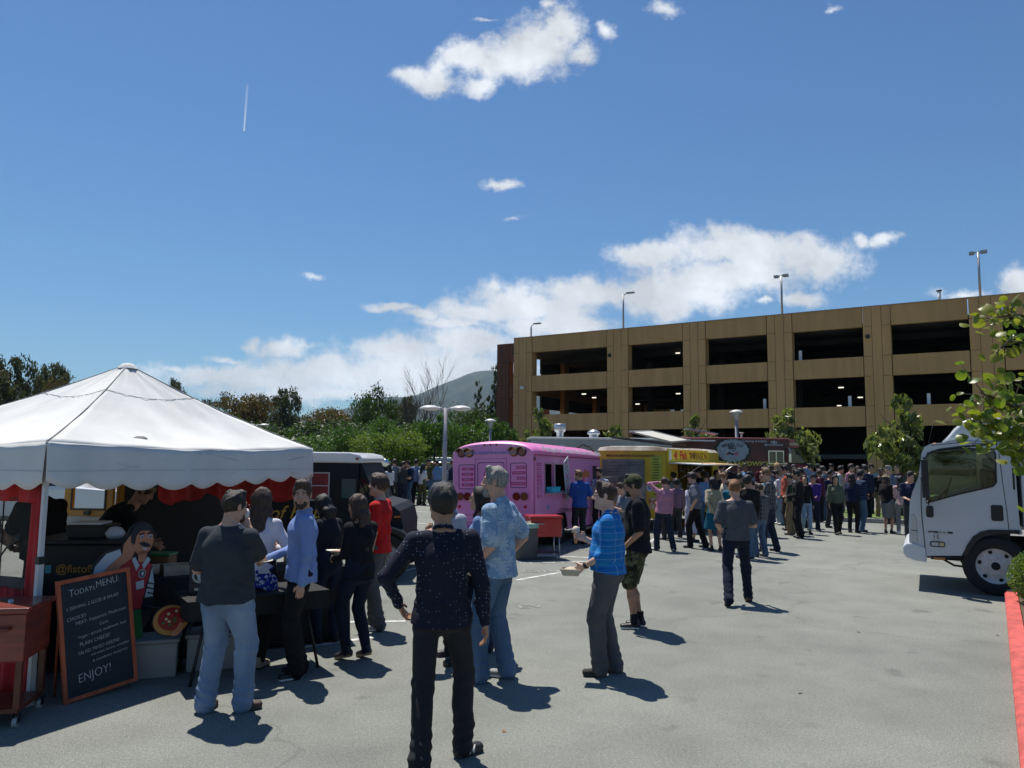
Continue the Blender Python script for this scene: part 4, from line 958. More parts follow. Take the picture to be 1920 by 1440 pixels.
def trunk_mb(h, r, seed, limbs=5, spread=1.5, lean=0.0, top=.85, fork=.35):
 q = MB(); rr = random.Random(seed); pts = []; x = y = 0
 for i in range(7):
  t = i/6; pts.append((x+lean*t*h, y, t*h*top)); x += rr.uniform(-.05, .05)*h*.25; y += rr.uniform(-.05, .05)*h*.25
 q.tube(pts, [r*(1-.75*i/6) for i in range(7)], 8)
 for k in range(limbs):
  t = fork+(1-fork)*.8*k/max(1, limbs-1); i = min(5, int(t*6)); p = Vector(pts[i]).lerp(Vector(pts[i+1]), t*6-i); a = k*2.4+rr.uniform(-.4, .4); ln = spread*(1.1-.6*t)*rr.uniform(.8, 1.2)
  d = Vector((math.cos(a), math.sin(a), rr.uniform(.5, 1.1))); q.tube([p, p+d*ln*.45, p+d*ln*.8+Vector((0, 0, ln*.15)), p+d*ln+Vector((rr.uniform(-.1, .1), 0, ln*.35))], [r*.45*(1-t*.4), r*.3, r*.18, r*.07], 6)
 return q
_proto = {}
def tree(kind, px, ybase, ytop, wpx, D, label, group='trees beyond the lot', name='tree', seed=0, rz=None):
 """kind picks one of a few grown crowns; copies share meshes. Height and width are real sizes at that distance."""
 base = P(px, ybase, D); base.z = 0; z1 = P(px, ytop, D).z; w = wpx/FPX*D
 spec = TREES[kind]
 if (kind, seed % spec['var']) not in _proto:
  sd = seed % spec['var']; r = random.Random(sd*77+len(kind)); bl = spec['blobs'](r)
  cm = crown_mesh('crown', sd*31+len(kind), bl, spec['n'], spec['leaf'], LM[spec['mat']], spec.get('shell', .55), spec.get('asp', .55))
  tm = trunk_mb(1, spec.get('tr', .02), sd, spec.get('limbs', 6), spec.get('spread', .3), fork=spec.get('fork', .35)).build('trunk_tmp', spec.get('bark', bark), fix=False); me = tm.data; bpy.data.objects.remove(tm)
  _proto[(kind, sd)] = (cm, me)
 cm, tm = _proto[(kind, seed % spec['var'])]
 t = empty(name, label, 'tree', base, rz if rz is not None else (seed*1.7) % 6.28, group)
 c = bpy.data.objects.new('crown', cm); link(c, t); c.scale = (w, w, z1); k = bpy.data.objects.new('trunk', tm); link(k, t); k.scale = (z1, z1, z1)
 return t
def _bl(lst, j=.04):
 def f(r): return [(x+r.uniform(-j, j), y+r.uniform(-j, j), z+r.uniform(-j, j)*.6, a*r.uniform(.9, 1.12), b*r.uniform(.9, 1.1), c*r.uniform(.9, 1.1)) for x, y, z, a, b, c in lst]
 return f
TREES = {   # crowns in unit space: width 1, height 1
 'euc': dict(mat='euc', n=7500, leaf=.046, var=3, asp=.4, shell=.45, tr=.016, bark=barkp, blobs=_bl([(-.12,0,.80,.22,.22,.15),(.15,.05,.88,.18,.18,.10),(.22,-.05,.62,.25,.25,.13),(-.22,.0,.55,.24,.22,.13),(0,.1,.45,.3,.28,.14),(.05,-.12,.70,.22,.2,.12),(-.05,0,.28,.34,.32,.14)])),
 'bronze': dict(mat='bronze', n=7500, leaf=.046, var=2, asp=.45, shell=.45, tr=.018, bark=barkp, blobs=_bl([(-.18,0,.82,.24,.24,.14),(.18,.05,.80,.24,.24,.15),(0,-.05,.62,.38,.34,.18),(-.25,.0,.5,.25,.25,.15),(.25,0,.5,.25,.25,.15),(0,0,.3,.4,.36,.16)])),
 'oak': dict(mat='oak', n=8000, leaf=.044, var=3, tr=.03, blobs=_bl([(-.22,0,.66,.27,.27,.26),(.2,.05,.72,.28,.27,.24),(0,-.1,.78,.25,.25,.2),(0,0,.42,.44,.4,.28),(-.3,0,.4,.22,.22,.2),(.32,0,.38,.2,.2,.2),(0,0,.2,.42,.4,.2)])),
 'mid': dict(mat='mid', n=8000, leaf=.044, var=3, tr=.025, blobs=_bl([(-.2,0,.62,.28,.27,.26),(.2,.05,.68,.27,.27,.24),(.02,-.1,.80,.22,.22,.18),(0,0,.42,.42,.4,.26),(-.28,0,.38,.22,.22,.2),(.3,0,.36,.2,.2,.2),(0,0,.2,.4,.36,.16)])),
 'lime': dict(mat='lime', n=6500, leaf=.035, var=2, tr=.02, blobs=_bl([(-.2,0,.68,.26,.27,.2),(.2,.05,.74,.25,.25,.17),(.0,-.05,.84,.2,.2,.13),(-.3,0,.52,.2,.22,.16),(.3,0,.54,.2,.2,.16),(0,0,.5,.32,.3,.2)])),
 'street': dict(mat='mid', n=3600, leaf=.05, var=2, tr=.022, blobs=_bl([(-.2,0,.72,.26,.27,.16),(.2,.05,.76,.25,.25,.15),(.0,-.05,.87,.2,.2,.12),(0,0,.6,.36,.34,.16)])),
 'pine': dict(mat='pine', n=5200, leaf=.045, var=2, asp=.3, tr=.02, shell=.3, fork=.1, limbs=9, spread=.22, blobs=lambda r: [(r.uniform(-.1, .1)*(1-z), r.uniform(-.1, .1)*(1-z), z, .05+.45*(1-z), .05+.45*(1-z), .045) for z in np.linspace(.14, .98, 13)]),
 'mag': dict(mat='mag', n=2400, leaf=.08, var=4, asp=.5, tr=.016, fork=.3, limbs=7, spread=.25, shell=.3, blobs=_bl([(-.22,0,.62,.22,.22,.13),(.22,.05,.56,.22,.22,.13),(.05,-.05,.78,.16,.16,.12),(.02,.1,.62,.24,.2,.14),(-.02,0,.91,.1,.1,.07),(0,-.1,.46,.3,.28,.1)], .06)),
}
S_ = 0
for (kind, px, yt, w, D, lab) in [
 ('euc', -40, 668, 130, 34, 'tall dark gum tree cut off by the left edge'), ('euc', 22, 660, 90, 36, 'tall gum tree with a pointed top left of the tent'), ('euc', 82, 672, 95, 38, 'tall gum tree between the pointed one and the tent roof'),
 ('bronze', 118, 706, 80, 34, 'lower yellowish gum tree against the left slope of the tent roof'), ('euc', 318, 706, 62, 60, 'thin topped gum tree peeping over the right slope of the tent'),
 ('euc', 372, 742, 60, 62, 'small gum tree nearest the right slope of the tent'), ('bronze', 436, 730, 105, 66, 'broad bronze gum tree right of the tent peak'), ('bronze', 492, 737, 80, 68, 'bronze gum tree between the broad one and the tall open one'),
 ('euc', 532, 720, 62, 62, 'tall open gum tree with airy crown above the tent corner'), ('bronze', 612, 762, 95, 74, 'low bronze tree right of the tall open gum tree'), ('bronze', 655, 768, 70, 80, 'bronze tree in the dip of the skyline'),
 ('oak', 686, 729, 66, 70, 'dark round tree left of the hill top'), ('oak', 727, 742, 56, 72, 'dark tree in front of the hill, middle of three'), ('euc', 762, 738, 58, 70, 'dark gum tree beside the bare tree'),
 ('oak', 560, 795, 150, 58, 'dark green spreading tree above the tent eave'), ('oak', 455, 790, 130, 56, 'dark green tree low behind the tent slope'), ('bronze', 578, 770, 90, 64, 'dull brownish tree behind the dark spreading tree'),
 ('oak', 650, 790, 120, 62, 'dark green tree in the centre of the left tree belt'), ('oak', 395, 770, 90, 54, 'dark green tree hugging the tent slope'), ('mid', 600, 812, 110, 46, 'mid green rounded tree over the black truck roof'), ('oak', 700, 800, 120, 56, 'dark tree behind the lime green trees'),
 ('mid', 655, 800, 90, 44, 'mid green tree left of the lime green trees'), ('mid', 712, 778, 80, 50, 'pale green tree top above the lime green trees'), ('lime', 716, 806, 95, 38, 'lime green young tree, left one of the pair'), ('lime', 764, 800, 100, 39, 'lime green young tree behind the queue'),
 ('street', 812, 778, 80, 40, 'green young tree just left of the double lamp'), ('mid', 515, 822, 90, 44, 'mid green tree touching the tent eave'),
 ('oak', 800, 790, 110, 60, 'dark tree behind the double lamp'), ('pine', 893, 715, 60, 76, 'dark conifer left of the brown wing'), ('pine', 925, 690, 76, 84, 'tall dark conifer partly behind the brown wing of the garage'), ('oak', 872, 760, 90, 70, 'dark bushy tree under the conifers'), ('oak', 940, 760, 90, 86, 'dark tree seen through the openings of the brown wing'), ('pine', 960, 700, 70, 106, 'conifer seen through the upper opening of the brown wing'),
 ('street', 878, 790, 85, 42, 'green magnolia right of the double lamp'), ('street', 932, 784, 66, 46, 'green tree in front of the brown wing'), ('lime', 905, 802, 60, 47, 'yellowish green bushy tree by the single lamp')]:
 S_ += 1; tree(kind, px, 900, yt, w*1.3, D, lab, seed=S_, name={'pine': 'conifer', 'euc': 'gum_tree', 'bronze': 'gum_tree', 'oak': 'oak_tree', 'mid': 'broadleaf_tree', 'lime': 'broadleaf_tree', 'street': 'broadleaf_tree'}[kind])
for i, (px, yt, w, D, lab) in enumerate([(1012, 768, 62, 46, 'young magnolia at the left corner of the tan garage'), (1147, 790, 60, 44, 'young magnolia above the yellow truck'), (1308, 774, 66, 40, 'young magnolia rising behind the maroon truck roof'), (1480, 762, 92, 36, 'young magnolia behind the cab of the maroon truck'), (1690, 744, 104, 28, 'young magnolia in front of the right end of the garage')]):
 tree('mag', px, 900, yt, w*1.5, D, lab, group='young magnolias along the garage', seed=i, name='magnolia')
# bare tree
base = P(795, 900, 66); base.z = 0; t = empty('bare_tree', 'leafless grey tree standing in front of the hill', 'tree', base); q = MB(); rr = random.Random(5); Ht = P(795, 707, 66).z
def br_(p, d, ln, r, dep):
 e = p+d*ln; q.tube([p, p+d*ln*.5+Vector((rr.uniform(-.05, .05), 0, 0))*ln, e], [r, r*.8, r*.55], 5)
 if dep:
  for k in range(3 if dep > 1 else 4):
   nd = (d+Vector((rr.uniform(-.55, .55), rr.uniform(-.55, .55), rr.uniform(.0, .35)))).normalized(); br_(p.lerp(e, rr.uniform(.45, 1)), nd, ln*rr.uniform(.5, .75), r*.5, dep-1)
for k in range(6): br_(Vector((rr.uniform(-1.0, 1.0), 0, 0)), Vector((rr.uniform(-.14, .14), rr.uniform(-.1, .1), 1)).normalized(), Ht*rr.uniform(.42, .6), .09, 4)
q.build('bare_branches', mat('bark_bare_grey', (.13, .11, .095), .9), t, fix=False)
# hedge belt and grass verge beyond the lot
def foliage_strip(name, pts, n, leaf, m, w, h, seed, label=None, cat=None, kind=None):
 r = np.random.default_rng(seed); pts = np.array(pts, float); i = r.integers(0, len(pts)-1, n); t = r.uniform(0, 1, n)[:, None]; c = pts[i]*(1-t)+pts[i+1]*t
 hh = h*(.75+.25*np.sin(c[:, 0]*1.9+c[:, 1]*1.3)+.12*np.sin(c[:, 0]*5.1)); a = r.uniform(-1, 1, n); Pn = np.stack([c[:, 0]+a*w*.1+r.normal(size=n)*w*.35, c[:, 1]+r.normal(size=n)*w*.35, r.uniform(.05, 1, n)**.6*hh*(1-.3*np.abs(a))], 1)
 u = r.normal(size=(n, 3)); u /= np.linalg.norm(u, axis=1)[:, None]; v = r.normal(size=(n, 3)); v -= u*(u*v).sum(1)[:, None]; v /= np.linalg.norm(v, axis=1)[:, None]; L_ = leaf*r.uniform(.6, 1.3, n)[:, None]
 V = np.stack([Pn-u*L_*.5, Pn+v*L_*.3, Pn+u*L_*.5, Pn-v*L_*.3], 1).reshape(-1, 3); o = bpy.data.objects.new(name, fast_mesh(name, V, np.arange(n*4).reshape(n, 4), [m])); link(o); return tag(o, label, cat, kind=kind)
foliage_strip('shrubbery', [(-60, 58, 0), (-30, 56, 0), (-14, 55, 0), (-4, 60, 0), (0, 72, 0)], 16000, .42, LM['oak'], 3.5, 4.2, 3, 'dense dark undergrowth closing the foot of the tree belt', 'undergrowth', 'stuff')
foliage_strip('shrubbery', [(-50, 48, 0), (-20, 46, 0), (-9, 47, 0), (-3.2, 50, 0)], 9000, .3, LM['mid'], 2.0, 1.7, 4, 'green shrubs along the far edge of the lot', 'undergrowth', 'stuff')
# ================================================================ verge, kerbs, markings, lamps
kc = mat('kerb_concrete', (.30, .29, .27), .9, var=.15, scale=6, bump=.4, bscale=60); kred = mat('kerb_red_paint', (.50, .085, .07), .7, var=.22, scale=9, bump=.4, bscale=60); kyel = mat('kerb_yellow_paint', (.55, .42, .20), .7, var=.25, scale=12)
def slab(name, pts, z0, z1, m, kind='structure', bevel=.02):
 q = MB(); q.prism([(p[0], p[1]) for p in pts], z0, z1, plane='XY'); o = q.build(name, m, bevel=bevel); return tag(o, kind=kind)
# planted verge between the lot and the trees, left back
slab('verge', [(-9.5, 36.5), (-1.8, 36.5), (-1.8, 44), (-9.5, 44)], -.01, .14, grass); slab('kerb', [(-9.6, 36.35), (-1.7, 36.35), (-1.7, 36.49), (-9.6, 36.49)], -.01, .15, kc)
slab('verge', [(-45, 19.0), (-9.6, 27.5), (-9.6, 29.5), (-45, 22)], -.01, .13, grass)
# verge in front of the garage
a = FO-FN*7.0; b = a+FU*44
slab('verge', [tuple((a+FU*19)[:2]), tuple(b[:2]), tuple((b+FN*6.6)[:2]), tuple((a+FU*19+FN*6.6)[:2])], -.01, .14, grass)
slab('kerb', [tuple((a+FU*19-FN*.16)[:2]), tuple((b-FN*.16)[:2]), tuple((b-FN*.01)[:2]), tuple((a+FU*19-FN*.01)[:2])], -.01, .15, kc)
slab('verge', [(11.2, 25.5), (17, 22.5), (19, 28), (12.5, 30)], -.01, .14, grass); slab('kerb', [(11.05, 25.4), (17.0, 22.3), (17.06, 22.44), (11.12, 25.55)], -.01, .15, kc)
# red painted kerb and island on the right
k0 = G(1884, 1122); k1 = G(1913, 1445); kd = (k1-k0).normalized(); kn = Vector((-kd.y, kd.x, 0));
if kn.x < 0: kn = -kn
k1 = k0+kd*9
q = MB()
prof = [(0, 0), (0, .12), (.025, .15), (.15, .15), (.15, 0)]
def kerb_run(a, b, m, name):
 q = MB(); d = (b-a).normalized(); n = Vector((-d.y, d.x, 0)); n = n if n.x > 0 else -n
 vs = [a+n*x+Vector((0, 0, z)) for x, z in prof]+[b+n*x+Vector((0, 0, z)) for x, z in prof]; k = len(prof)
 q.add(vs, [(i, (i+1) % k, k+(i+1) % k, k+i) for i in range(k)]+[tuple(range(k)), tuple(reversed(range(k, 2*k)))]); return tag(q.build(name, m), kind='structure')
kerb_run(k0+kd*.30, k1, kred, 'kerb')
pts = [k0+kd*.29]+[k0+kd*.29+kn*.45+(-kd*math.cos(t)*.45*1.0+(-kn)*math.cos(t)*0)+kn*(-.45*math.cos(t*1)+0)*0 for t in ()]
q = MB(); arc = []
for i in range(9):
 t = PI/2*i/8; arc.append(k0+kd*.29+kn*.55-kn*.55*math.cos(t)-kd*.5*math.sin(t))
for r_in in (0, 1): pass
inner = [p+(k0+kd*.29+kn*.55-p)*.28 for p in arc]
vs = []
for p, i_ in zip(arc, inner): vs += [p, p+Vector((0, 0, .12)), p+(i_-p)*.15+Vector((0, 0, .15)), i_+Vector((0, 0, .15)), i_]
q.add(vs, [(5*j+a, 5*j+a+1, 5*j+a+6, 5*j+a+5) for j in range(8) for a in range(4)], smooth=False); tag(q.build('kerb_nose', kyel), kind='structure')
e0 = arc[-1]; kerb_run(e0, e0+Vector((8, -4.2, 0)), kc, 'kerb')
mulch = mat('mulch_bed', (.06, .04, .025), .95, col2=(.12, .085, .05), scale=18, bump=.9, bscale=40)
isl = [k0+kd*.45+kn*.16, k1+kn*.16, k1+kn*7, e0+Vector((8, -4.2, 0))-Vector((.05, .16, 0)), e0+Vector((.2, -.14, 0))]
slab('island_bed', [tuple(p[:2]) for p in isl], -.01, .13, mulch, bevel=0)
# ---- bay markings
def gl(a, b, w=.10, m=None): return stripe(G(*a), G(*b), w, m)
gl((740, 955), (1400, 955), .09, paintw) if False else None
for a, b in [((752, 957), (800, 960)), ((775, 980), (830, 986)), ((752, 1022), (745, 1060)), ((700, 1195), (560, 1215)), ((985, 1040), (1110, 1046)), ((975, 1056), (1125, 1052)), ((968, 1088), (1128, 1060)), ((1225, 995), (1300, 998)), ((1215, 990), (1300, 993)),
             ((700, 940), (795, 944)), ((1228, 1010), (1210, 1022)), ((270, 1250), (420, 1222)), ((262, 1222), (320, 1238)), ((560, 1168), (760, 1165)), ((700, 1088), (780, 1065))]:
 gl(a, b, .09)
for (px, py, s, rz, tx) in [(1052, 1056, .42, 4, 'VISITOR'), (1040, 1072, .40, 4, 'ONLY'), (1010, 1034, .36, 3, 'VISITOR'), (330, 1212, .36, 20, 'VISITOR'), (995, 1138, .3, 10, 'EV')]:
 p = G(px, py); M_ = Matrix.Translation((p.x, p.y, .006)) @ Matrix.Rotation(R(rz), 4, 'Z') @ Matrix.Diagonal((1.1, .9, 1, 1))
 o = text(tx, s, M_, paintw, None, 'stall_lettering', ext=0); tag(o, kind='structure')
# ---- lamp posts
lampw = mat('lamp_white_enamel', (.62, .62, .60), .35); pole_g = mat('pole_grey_paint', (.30, .30, .33), .5, var=.08, scale=5)
def lamp_double(px, ytop, D, label, r=.085, arm=.42, hd=.36):
 b = P(px, 900, D); b.z = 0; z = P(px, ytop, D).z; t = empty('lamp_post', label, 'lamp post', b, 0, 'white headed lamp posts')
 q = MB(); q.cyl((0, 0, 0), (0, 0, z-.05), r, r*.8, 14); q.build('pole', pole_g, t); q = MB(); q.cyl((0, 0, 0), (0, 0, .55), r*2.1, r*2.0, 16); q.build('pole_base', kc, t)
 for sd in (-1, 1):
  q = MB(); q.tube([(0, 0, z-.22), (sd*arm*.35, 0, z-.08), (sd*arm*.6, 0, z-.05)], r*.55, 8); q.build('arm', pole_g, t)
  q = MB(); q.lathe((sd*(arm+.1), 0, z-.06), [(.001, .10), (hd*.45, .085), (hd*.85, .03), (hd, -.015), (hd*.97, -.045), (hd*.85, -.05)], 20); h_ = q.build('lamp_head', lampw, t)
  q = MB(); q.lathe((sd*(arm+.1), 0, z-.11), [(.001, -.045), (hd*.5, -.04), (hd*.84, 0.0)], 20); q.build('diffuser', mat('lamp_glass', (.45, .46, .46), .2), h_)
def lamp_single(px, ytop, D, label, hd=.33):
 b = P(px, 900, D); b.z = 0; z = P(px, ytop, D).z; t = empty('lamp_post', label, 'lamp post', b, 0, 'white headed lamp posts')
 q = MB(); q.cyl((0, 0, 0), (0, 0, z-.5), .085, .07, 12); q.build('pole', pole_g, t)
 q = MB(); q.lathe((0, 0, z), [(.001, .0), (hd*.5, -.03), (hd*.95, -.1), (hd, -.15), (hd*.9, -.17)], 18); q.build('lamp_head', lampw, t)
 q = MB()
 for k in range(4): a = PI/4+k*PI/2; q.tube([(hd*.85*math.cos(a), hd*.85*math.sin(a), z-.15), (.07*math.cos(a), .07*math.sin(a), z-.62)], .014, 6)
 q.build('lamp_frame', pole_g, t); q = MB(); q.lathe((0, 0, z-.16), [(hd*.6, 0), (hd*.35, -.2), (.06, -.42), (.001, -.42)], 14); q.build('diffuser', mat('lamp_glass', (.45, .46, .46), .2), t)
lamp_double(833, 762, 25, 'large double headed white lamp post behind the queue of people'); lamp_double(477, 795, 52, 'small far double headed lamp showing over the tent slope', r=.07)
lamp_single(918, 785, 42, 'single headed lamp post left of the pink truck roof'); lamp_single(1383, 768, 37, 'single headed lamp post behind the maroon truck')
# ================================================================ tent and pizza stall
canvas = mat('white_canvas', (.64, .64, .63), .85, var=.07, scale=2.2, bump=.25, bscale=8); canvs = mat('canvas_seam', (.30, .31, .32), .8); alu = mat('white_tent_frame', (.55, .56, .57), .4, var=.05)
redf = mat('red_curtain', (.40, .016, .018), .8, var=.25, scale=3, bump=.5, bscale=12); blkc = mat('black_table_cloth', (.010, .010, .011), .9, var=.3, scale=5, bump=.4, bscale=14)
blkm = mat('black_powder_metal', (.012, .012, .013), .5); steel = mat('brushed_steel', (.45, .45, .45), .35, metal=.9, var=.1, scale=12)
TA = Vector((-3.75, 6.05, 0)); TU = Vector((.456, .89, 0)).normalized(); TW = Vector((-TU.y, TU.x, 0)); TL, TD = 3.10, 3.05
TM = Matrix((TU, TW, Vector((0, 0, 1)))).transposed().to_4x4(); TM.translation = TA      # local x along the right side, y along the left side
tent = empty('canopy_tent', 'white pop up canopy tent with scalloped valance over the pizza stall', 'tent'); tent.matrix_world = TM
EZ = 2.06; PK = TM.inverted() @ P(240, 683, 8.1)
def roof():
 n, m = 28, 20; vs = []; fs = []; rr = np.random.default_rng(4)
 corners = [Vector((0, 0, EZ)), Vector((TL, 0, EZ)), Vector((TL, TD, EZ)), Vector((0, TD, EZ))]
 for k in range(4):
  a, b = corners[k], corners[(k+1) % 4]; o = len(vs)
  for j in range(m+1):
   t = j/m; ft_ = .78*t+.22*t*t
   for i in range(n+1):
    s = i/n; e = a.lerp(b, s); e = e+Vector((0, 0, -.045*math.sin(PI*s)*(1-t)**.5)); p = e.lerp(Vector((PK.x, PK.y, EZ)), t); z = e.z*(1-ft_)+PK.z*ft_
    sag = .085*math.sin(PI*s)*math.sin(PI*min(1, t*1.05))*(1-t*.5)
    w = .006*math.sin(26*s+9*t+k)*(math.sin(PI*s))+.004*math.sin(60*s-22*t)*math.sin(PI*t)
    vs.append((p.x, p.y, z-sag+w))
  for j in range(m):
   for i in range(n): q = o+j*(n+1)+i; fs.append((q, q+1, q+n+2, q+n+1))
 q = MB(); q.add(vs, fs, 0, True); o = q.build('roof', canvas, tent); sm = o.modifiers.new('solid', 'SOLIDIFY'); sm.thickness = .003
 # hip seams and ring seam
 q = MB()
 for k in range(4):
  a = corners[k]; pts = []
  for j in range(21): t = j/20; f_ = .78*t+.22*t*t; p = a.lerp(Vector((PK.x, PK.y, EZ)), t); pts.append((p.x, p.y, a.z*(1-f_)+PK.z*f_+.002))
  q.tube(pts, .006, 5)
 q.build('hip_seam', canvs, o)
 q = MB()
 for k in range(4):
  a, b = corners[k], corners[(k+1) % 4]; pts = []
  for i in range(25):
   s = i/24; t = .66; e = a.lerp(b, s); p = e.lerp(Vector((PK.x, PK.y, EZ)), t); f_ = .78*t+.22*t*t; e_z = EZ-.045*math.sin(PI*s)*(1-t)**.5
   pts.append((p.x, p.y, e_z*(1-f_)+PK.z*f_-.085*math.sin(PI*s)*math.sin(PI*t*1.05)*(1-t*.5)+.0065))
  q.tube(pts, .0028, 4)
 q.build('ring_seam', canvs, o)
 q = MB(); p = Vector((.95, .22, EZ+.062)); q.box(-.11, .11, -.028, .028, 0, .004, M=Matrix.Translation(p) @ Matrix.Rotation(R(22), 4, 'X')); q.build('label_patch', mat('patch_grey', (.05, .055, .06), .6), o)
 q = MB(); q.lathe((PK.x, PK.y, PK.z-.04), [(.001, .055), (.05, .045), (.08, .02), (.10, -.01)], 14); q.build('peak_cap', canvas, o)
 return corners
corners = roof()
for k in range(4):
 a, b = corners[k], corners[(k+1) % 4]; d = (b-a); L_ = d.length; d.normalize(); nn = Vector((d.y, -d.x, 0)); N_ = 132; vs = []; fs = []
 ns = 9; rows = 6
 for i in range(N_+1):
  s = i/N_; bot = .315+.055*abs(math.sin(PI*s*ns))-.0+.015*math.sin(5*s+k); top = -.045*math.sin(PI*s); out = .016+.012*math.sin(s*19+k)+.006*math.sin(s*47)
  for j in range(rows+1):
   t = j/rows; p = a+d*(L_*s)+nn*(.006+out*t*(1+.5*math.sin(s*31)*t)); vs.append((p.x, p.y, EZ+top-bot*t))
 for i in range(N_):
  for j in range(rows): q_ = i*(rows+1)+j; fs.append((q_, q_+1, q_+rows+2, q_+rows+1))
 q = MB(); q.add(vs, fs, 0, True); o = q.build('valance', canvas, tent); sm = o.modifiers.new('solid', 'SOLIDIFY'); sm.thickness = .003
 q = MB(); q.tube([a+nn*.03+Vector((0, 0, -.24))+d*(L_*s/12)+nn*.006*math.sin(s*2) for s in range(13)], .0018, 4); q.build('valance_stitch', canvs, o)
for c in corners:
 q = MB(); inn = (Vector((TL/2, TD/2, 0))-Vector((c.x, c.y, 0))).normalized()*.05; x, y = c.x+inn.x, c.y+inn.y
 q.box(x-.022, x+.022, y-.022, y+.022, .02, 1.1); q.box(x-.017, x+.017, y-.017, y+.017, 1.1, EZ-.02); q.box(x-.06, x+.06, y-.05, y+.05, 0, .02); l_ = q.build('leg', alu, tent)
 q = MB(); q.box(x-.027, x+.027, y-.027, y+.027, 1.08, 1.14); q.build('leg_clamp', blkm, l_)
q = MB()
for k in range(4):
 a, b = corners[k], corners[(k+1) % 4]
 for i in range(2):
  p0 = a.lerp(b, i*.5+.01); p1 = a.lerp(b, i*.5+.49); zz = Vector((0, 0, -.08)); z2 = Vector((0, 0, -.33))
  q.tube([p0+zz, p1+z2], .011, 6); q.tube([p0+z2, p1+zz], .011, 6)
q.build('scissor_truss', alu, tent)
# red side curtain on the left side, with dark insect mesh window
def local_box(q, x0, x1, y0, y1, z0, z1): q.box(x0, x1, y0, y1, z0, z1)
cur = empty('side_curtain', 'red canopy side wall with a dark mesh window, left of the front tent leg', 'curtain'); cur.matrix_world = TM
def drape(q, y0, y1, z0, z1, x=.05, amp=.012, f=40, nz=8, ph=0):
 n = max(6, int((y1-y0)*60)); vs = []; fs = []
 for i in range(n+1):
  y = lerp(y0, y1, i/n)
  for j in range(nz+1): z = lerp(z0, z1, j/nz); vs.append((x+amp*math.sin(y*f+ph)+amp*.6*math.sin(y*f*2.3+z*3), y, z))
 for i in range(n):
  for j in range(nz): a = i*(nz+1)+j; fs.append((a, a+1, a+nz+2, a+nz+1))
 q.add(vs, fs, 0, True)
q = MB(); drape(q, .10, .24, .02, 1.75); drape(q, .10, 3.0, 1.56, 1.86, ph=1, amp=.03, f=14); drape(q, .24, 3.0, .02, .86, f=25, amp=.02); drape(q, 2.8, 3.0, .8, 1.6)
o = q.build('curtain_frame', redf, cur, fix=False); o.modifiers.new('s', 'SOLIDIFY').thickness = .003
q = MB(); q.quad((.055, .24, .84), (.055, 2.8, .84), (.055, 2.8, 1.60), (.055, .24, 1.60)); o = q.build('mesh_window', mat('insect_mesh', (.012, .011, .012), .6, alpha=.32), cur)
q = MB(); q.tube([(.05, .62, 1.6), (.05, .60, .84)], .006, 6); q.tube([(.05, .35, 1.25), (.03, .5, 1.18), (.03, .72, .96)], .008, 6); q.build('strap', blkm, cur)
cur2 = empty('rear_curtain', 'red curtain rolled up along the back of the canopy tent', 'curtain'); cur2.matrix_world = TM
q = MB();
n = 90; vs = []; fs = []
for i in range(n+1):
 x = lerp(.1, TD-.02, i/n)
 for j in range(6): z = lerp(1.78, 1.40+.06*math.sin(x*5)+.03*math.sin(x*13), j/5); vs.append((TL-.08+.03*math.sin(x*22+j*.3)-.02*j/5, x, z))
for i in range(n):
 for j in range(5): a = i*6+j; fs.append((a, a+1, a+7, a+6))
q.add(vs, fs, 0, True); o = q.build('rolled_valance', redf, cur2, fix=False); o.modifiers.new('s', 'SOLIDIFY').thickness = .003
q = MB()
for k in range(5): q.cyl((TL-.11+.025*k, TD-.14+.03*math.sin(k*1.3), .03), (TL-.11+.02*k, TD-.14+.02*math.sin(k*2.), 1.8), .035, .025, 8)
q.build('tied_drape', redf, cur2)
# tables
def table_cloth(name, label, c, rz, w, d, h, drop=None, cat='table'):
 t = empty(name, label, cat, c, rz); q = MB()
 per = []; N_ = 30
 for i in range(N_): per.append((lerp(-w/2, w/2, i/N_), -d/2, 0, -1))
 for i in range(12): per.append((w/2, lerp(-d/2, d/2, i/12), 1, 0))
 for i in range(N_): per.append((lerp(w/2, -w/2, i/N_), d/2, 0, 1))
 for i in range(12): per.append((-w/2, lerp(d/2, -d/2, i/12), -1, 0))
 n = len(per); drop = drop or h-.03; vs = []; fs = []
 for j in range(6):
  tt = j/5
  for i, (x, y, a, b) in enumerate(per): o_ = .01+.03*tt*(math.sin(i*.9)*.5+.5); vs.append((x+a*o_, y+b*o_, h-drop*tt))
 for j in range(5):
  for i in range(n): fs.append((j*n+i, j*n+(i+1) % n, (j+1)*n+(i+1) % n, (j+1)*n+i))
 q.add(vs, fs, 0, True); q.add([(x, y, h) for x, y, a, b in per], [tuple(range(n))]); q.build('tablecloth', blkc, t)
 q = MB()
 for sx in (-1, 1):
  for sy in (-1, 1): q = MB(); q.cyl((sx*(w/2-.1), sy*(d/2-.08), 0), (sx*(w/2-.1), sy*(d/2-.08), h-.02), .015, n=8); q.build('leg', blkm, t)
 return t
tb1 = table_cloth('serving_table', 'long black clothed serving table with food trays under the canopy', (-2.95, 7.95, 0), R(32), 2.4, .66, .78)
fold = empty('folding_table', 'low black topped folding table in front of the stall', 'table', (-2.40, 7.12, 0), R(34)); q = MB(); q.box(-.6, .6, -.3, .3, .67, .71); q.build('tabletop', blkm, fold, bevel=.01)
q = MB(); q.box(-.62, .62, -.32, .32, .712, .716); q.box(-.62, .62, -.326, -.32, .55, .716); q.box(-.626, -.62, -.32, .32, .55, .716); q.box(.62, .626, -.32, .32, .55, .716); q.build('cloth_cover', blkc, fold)
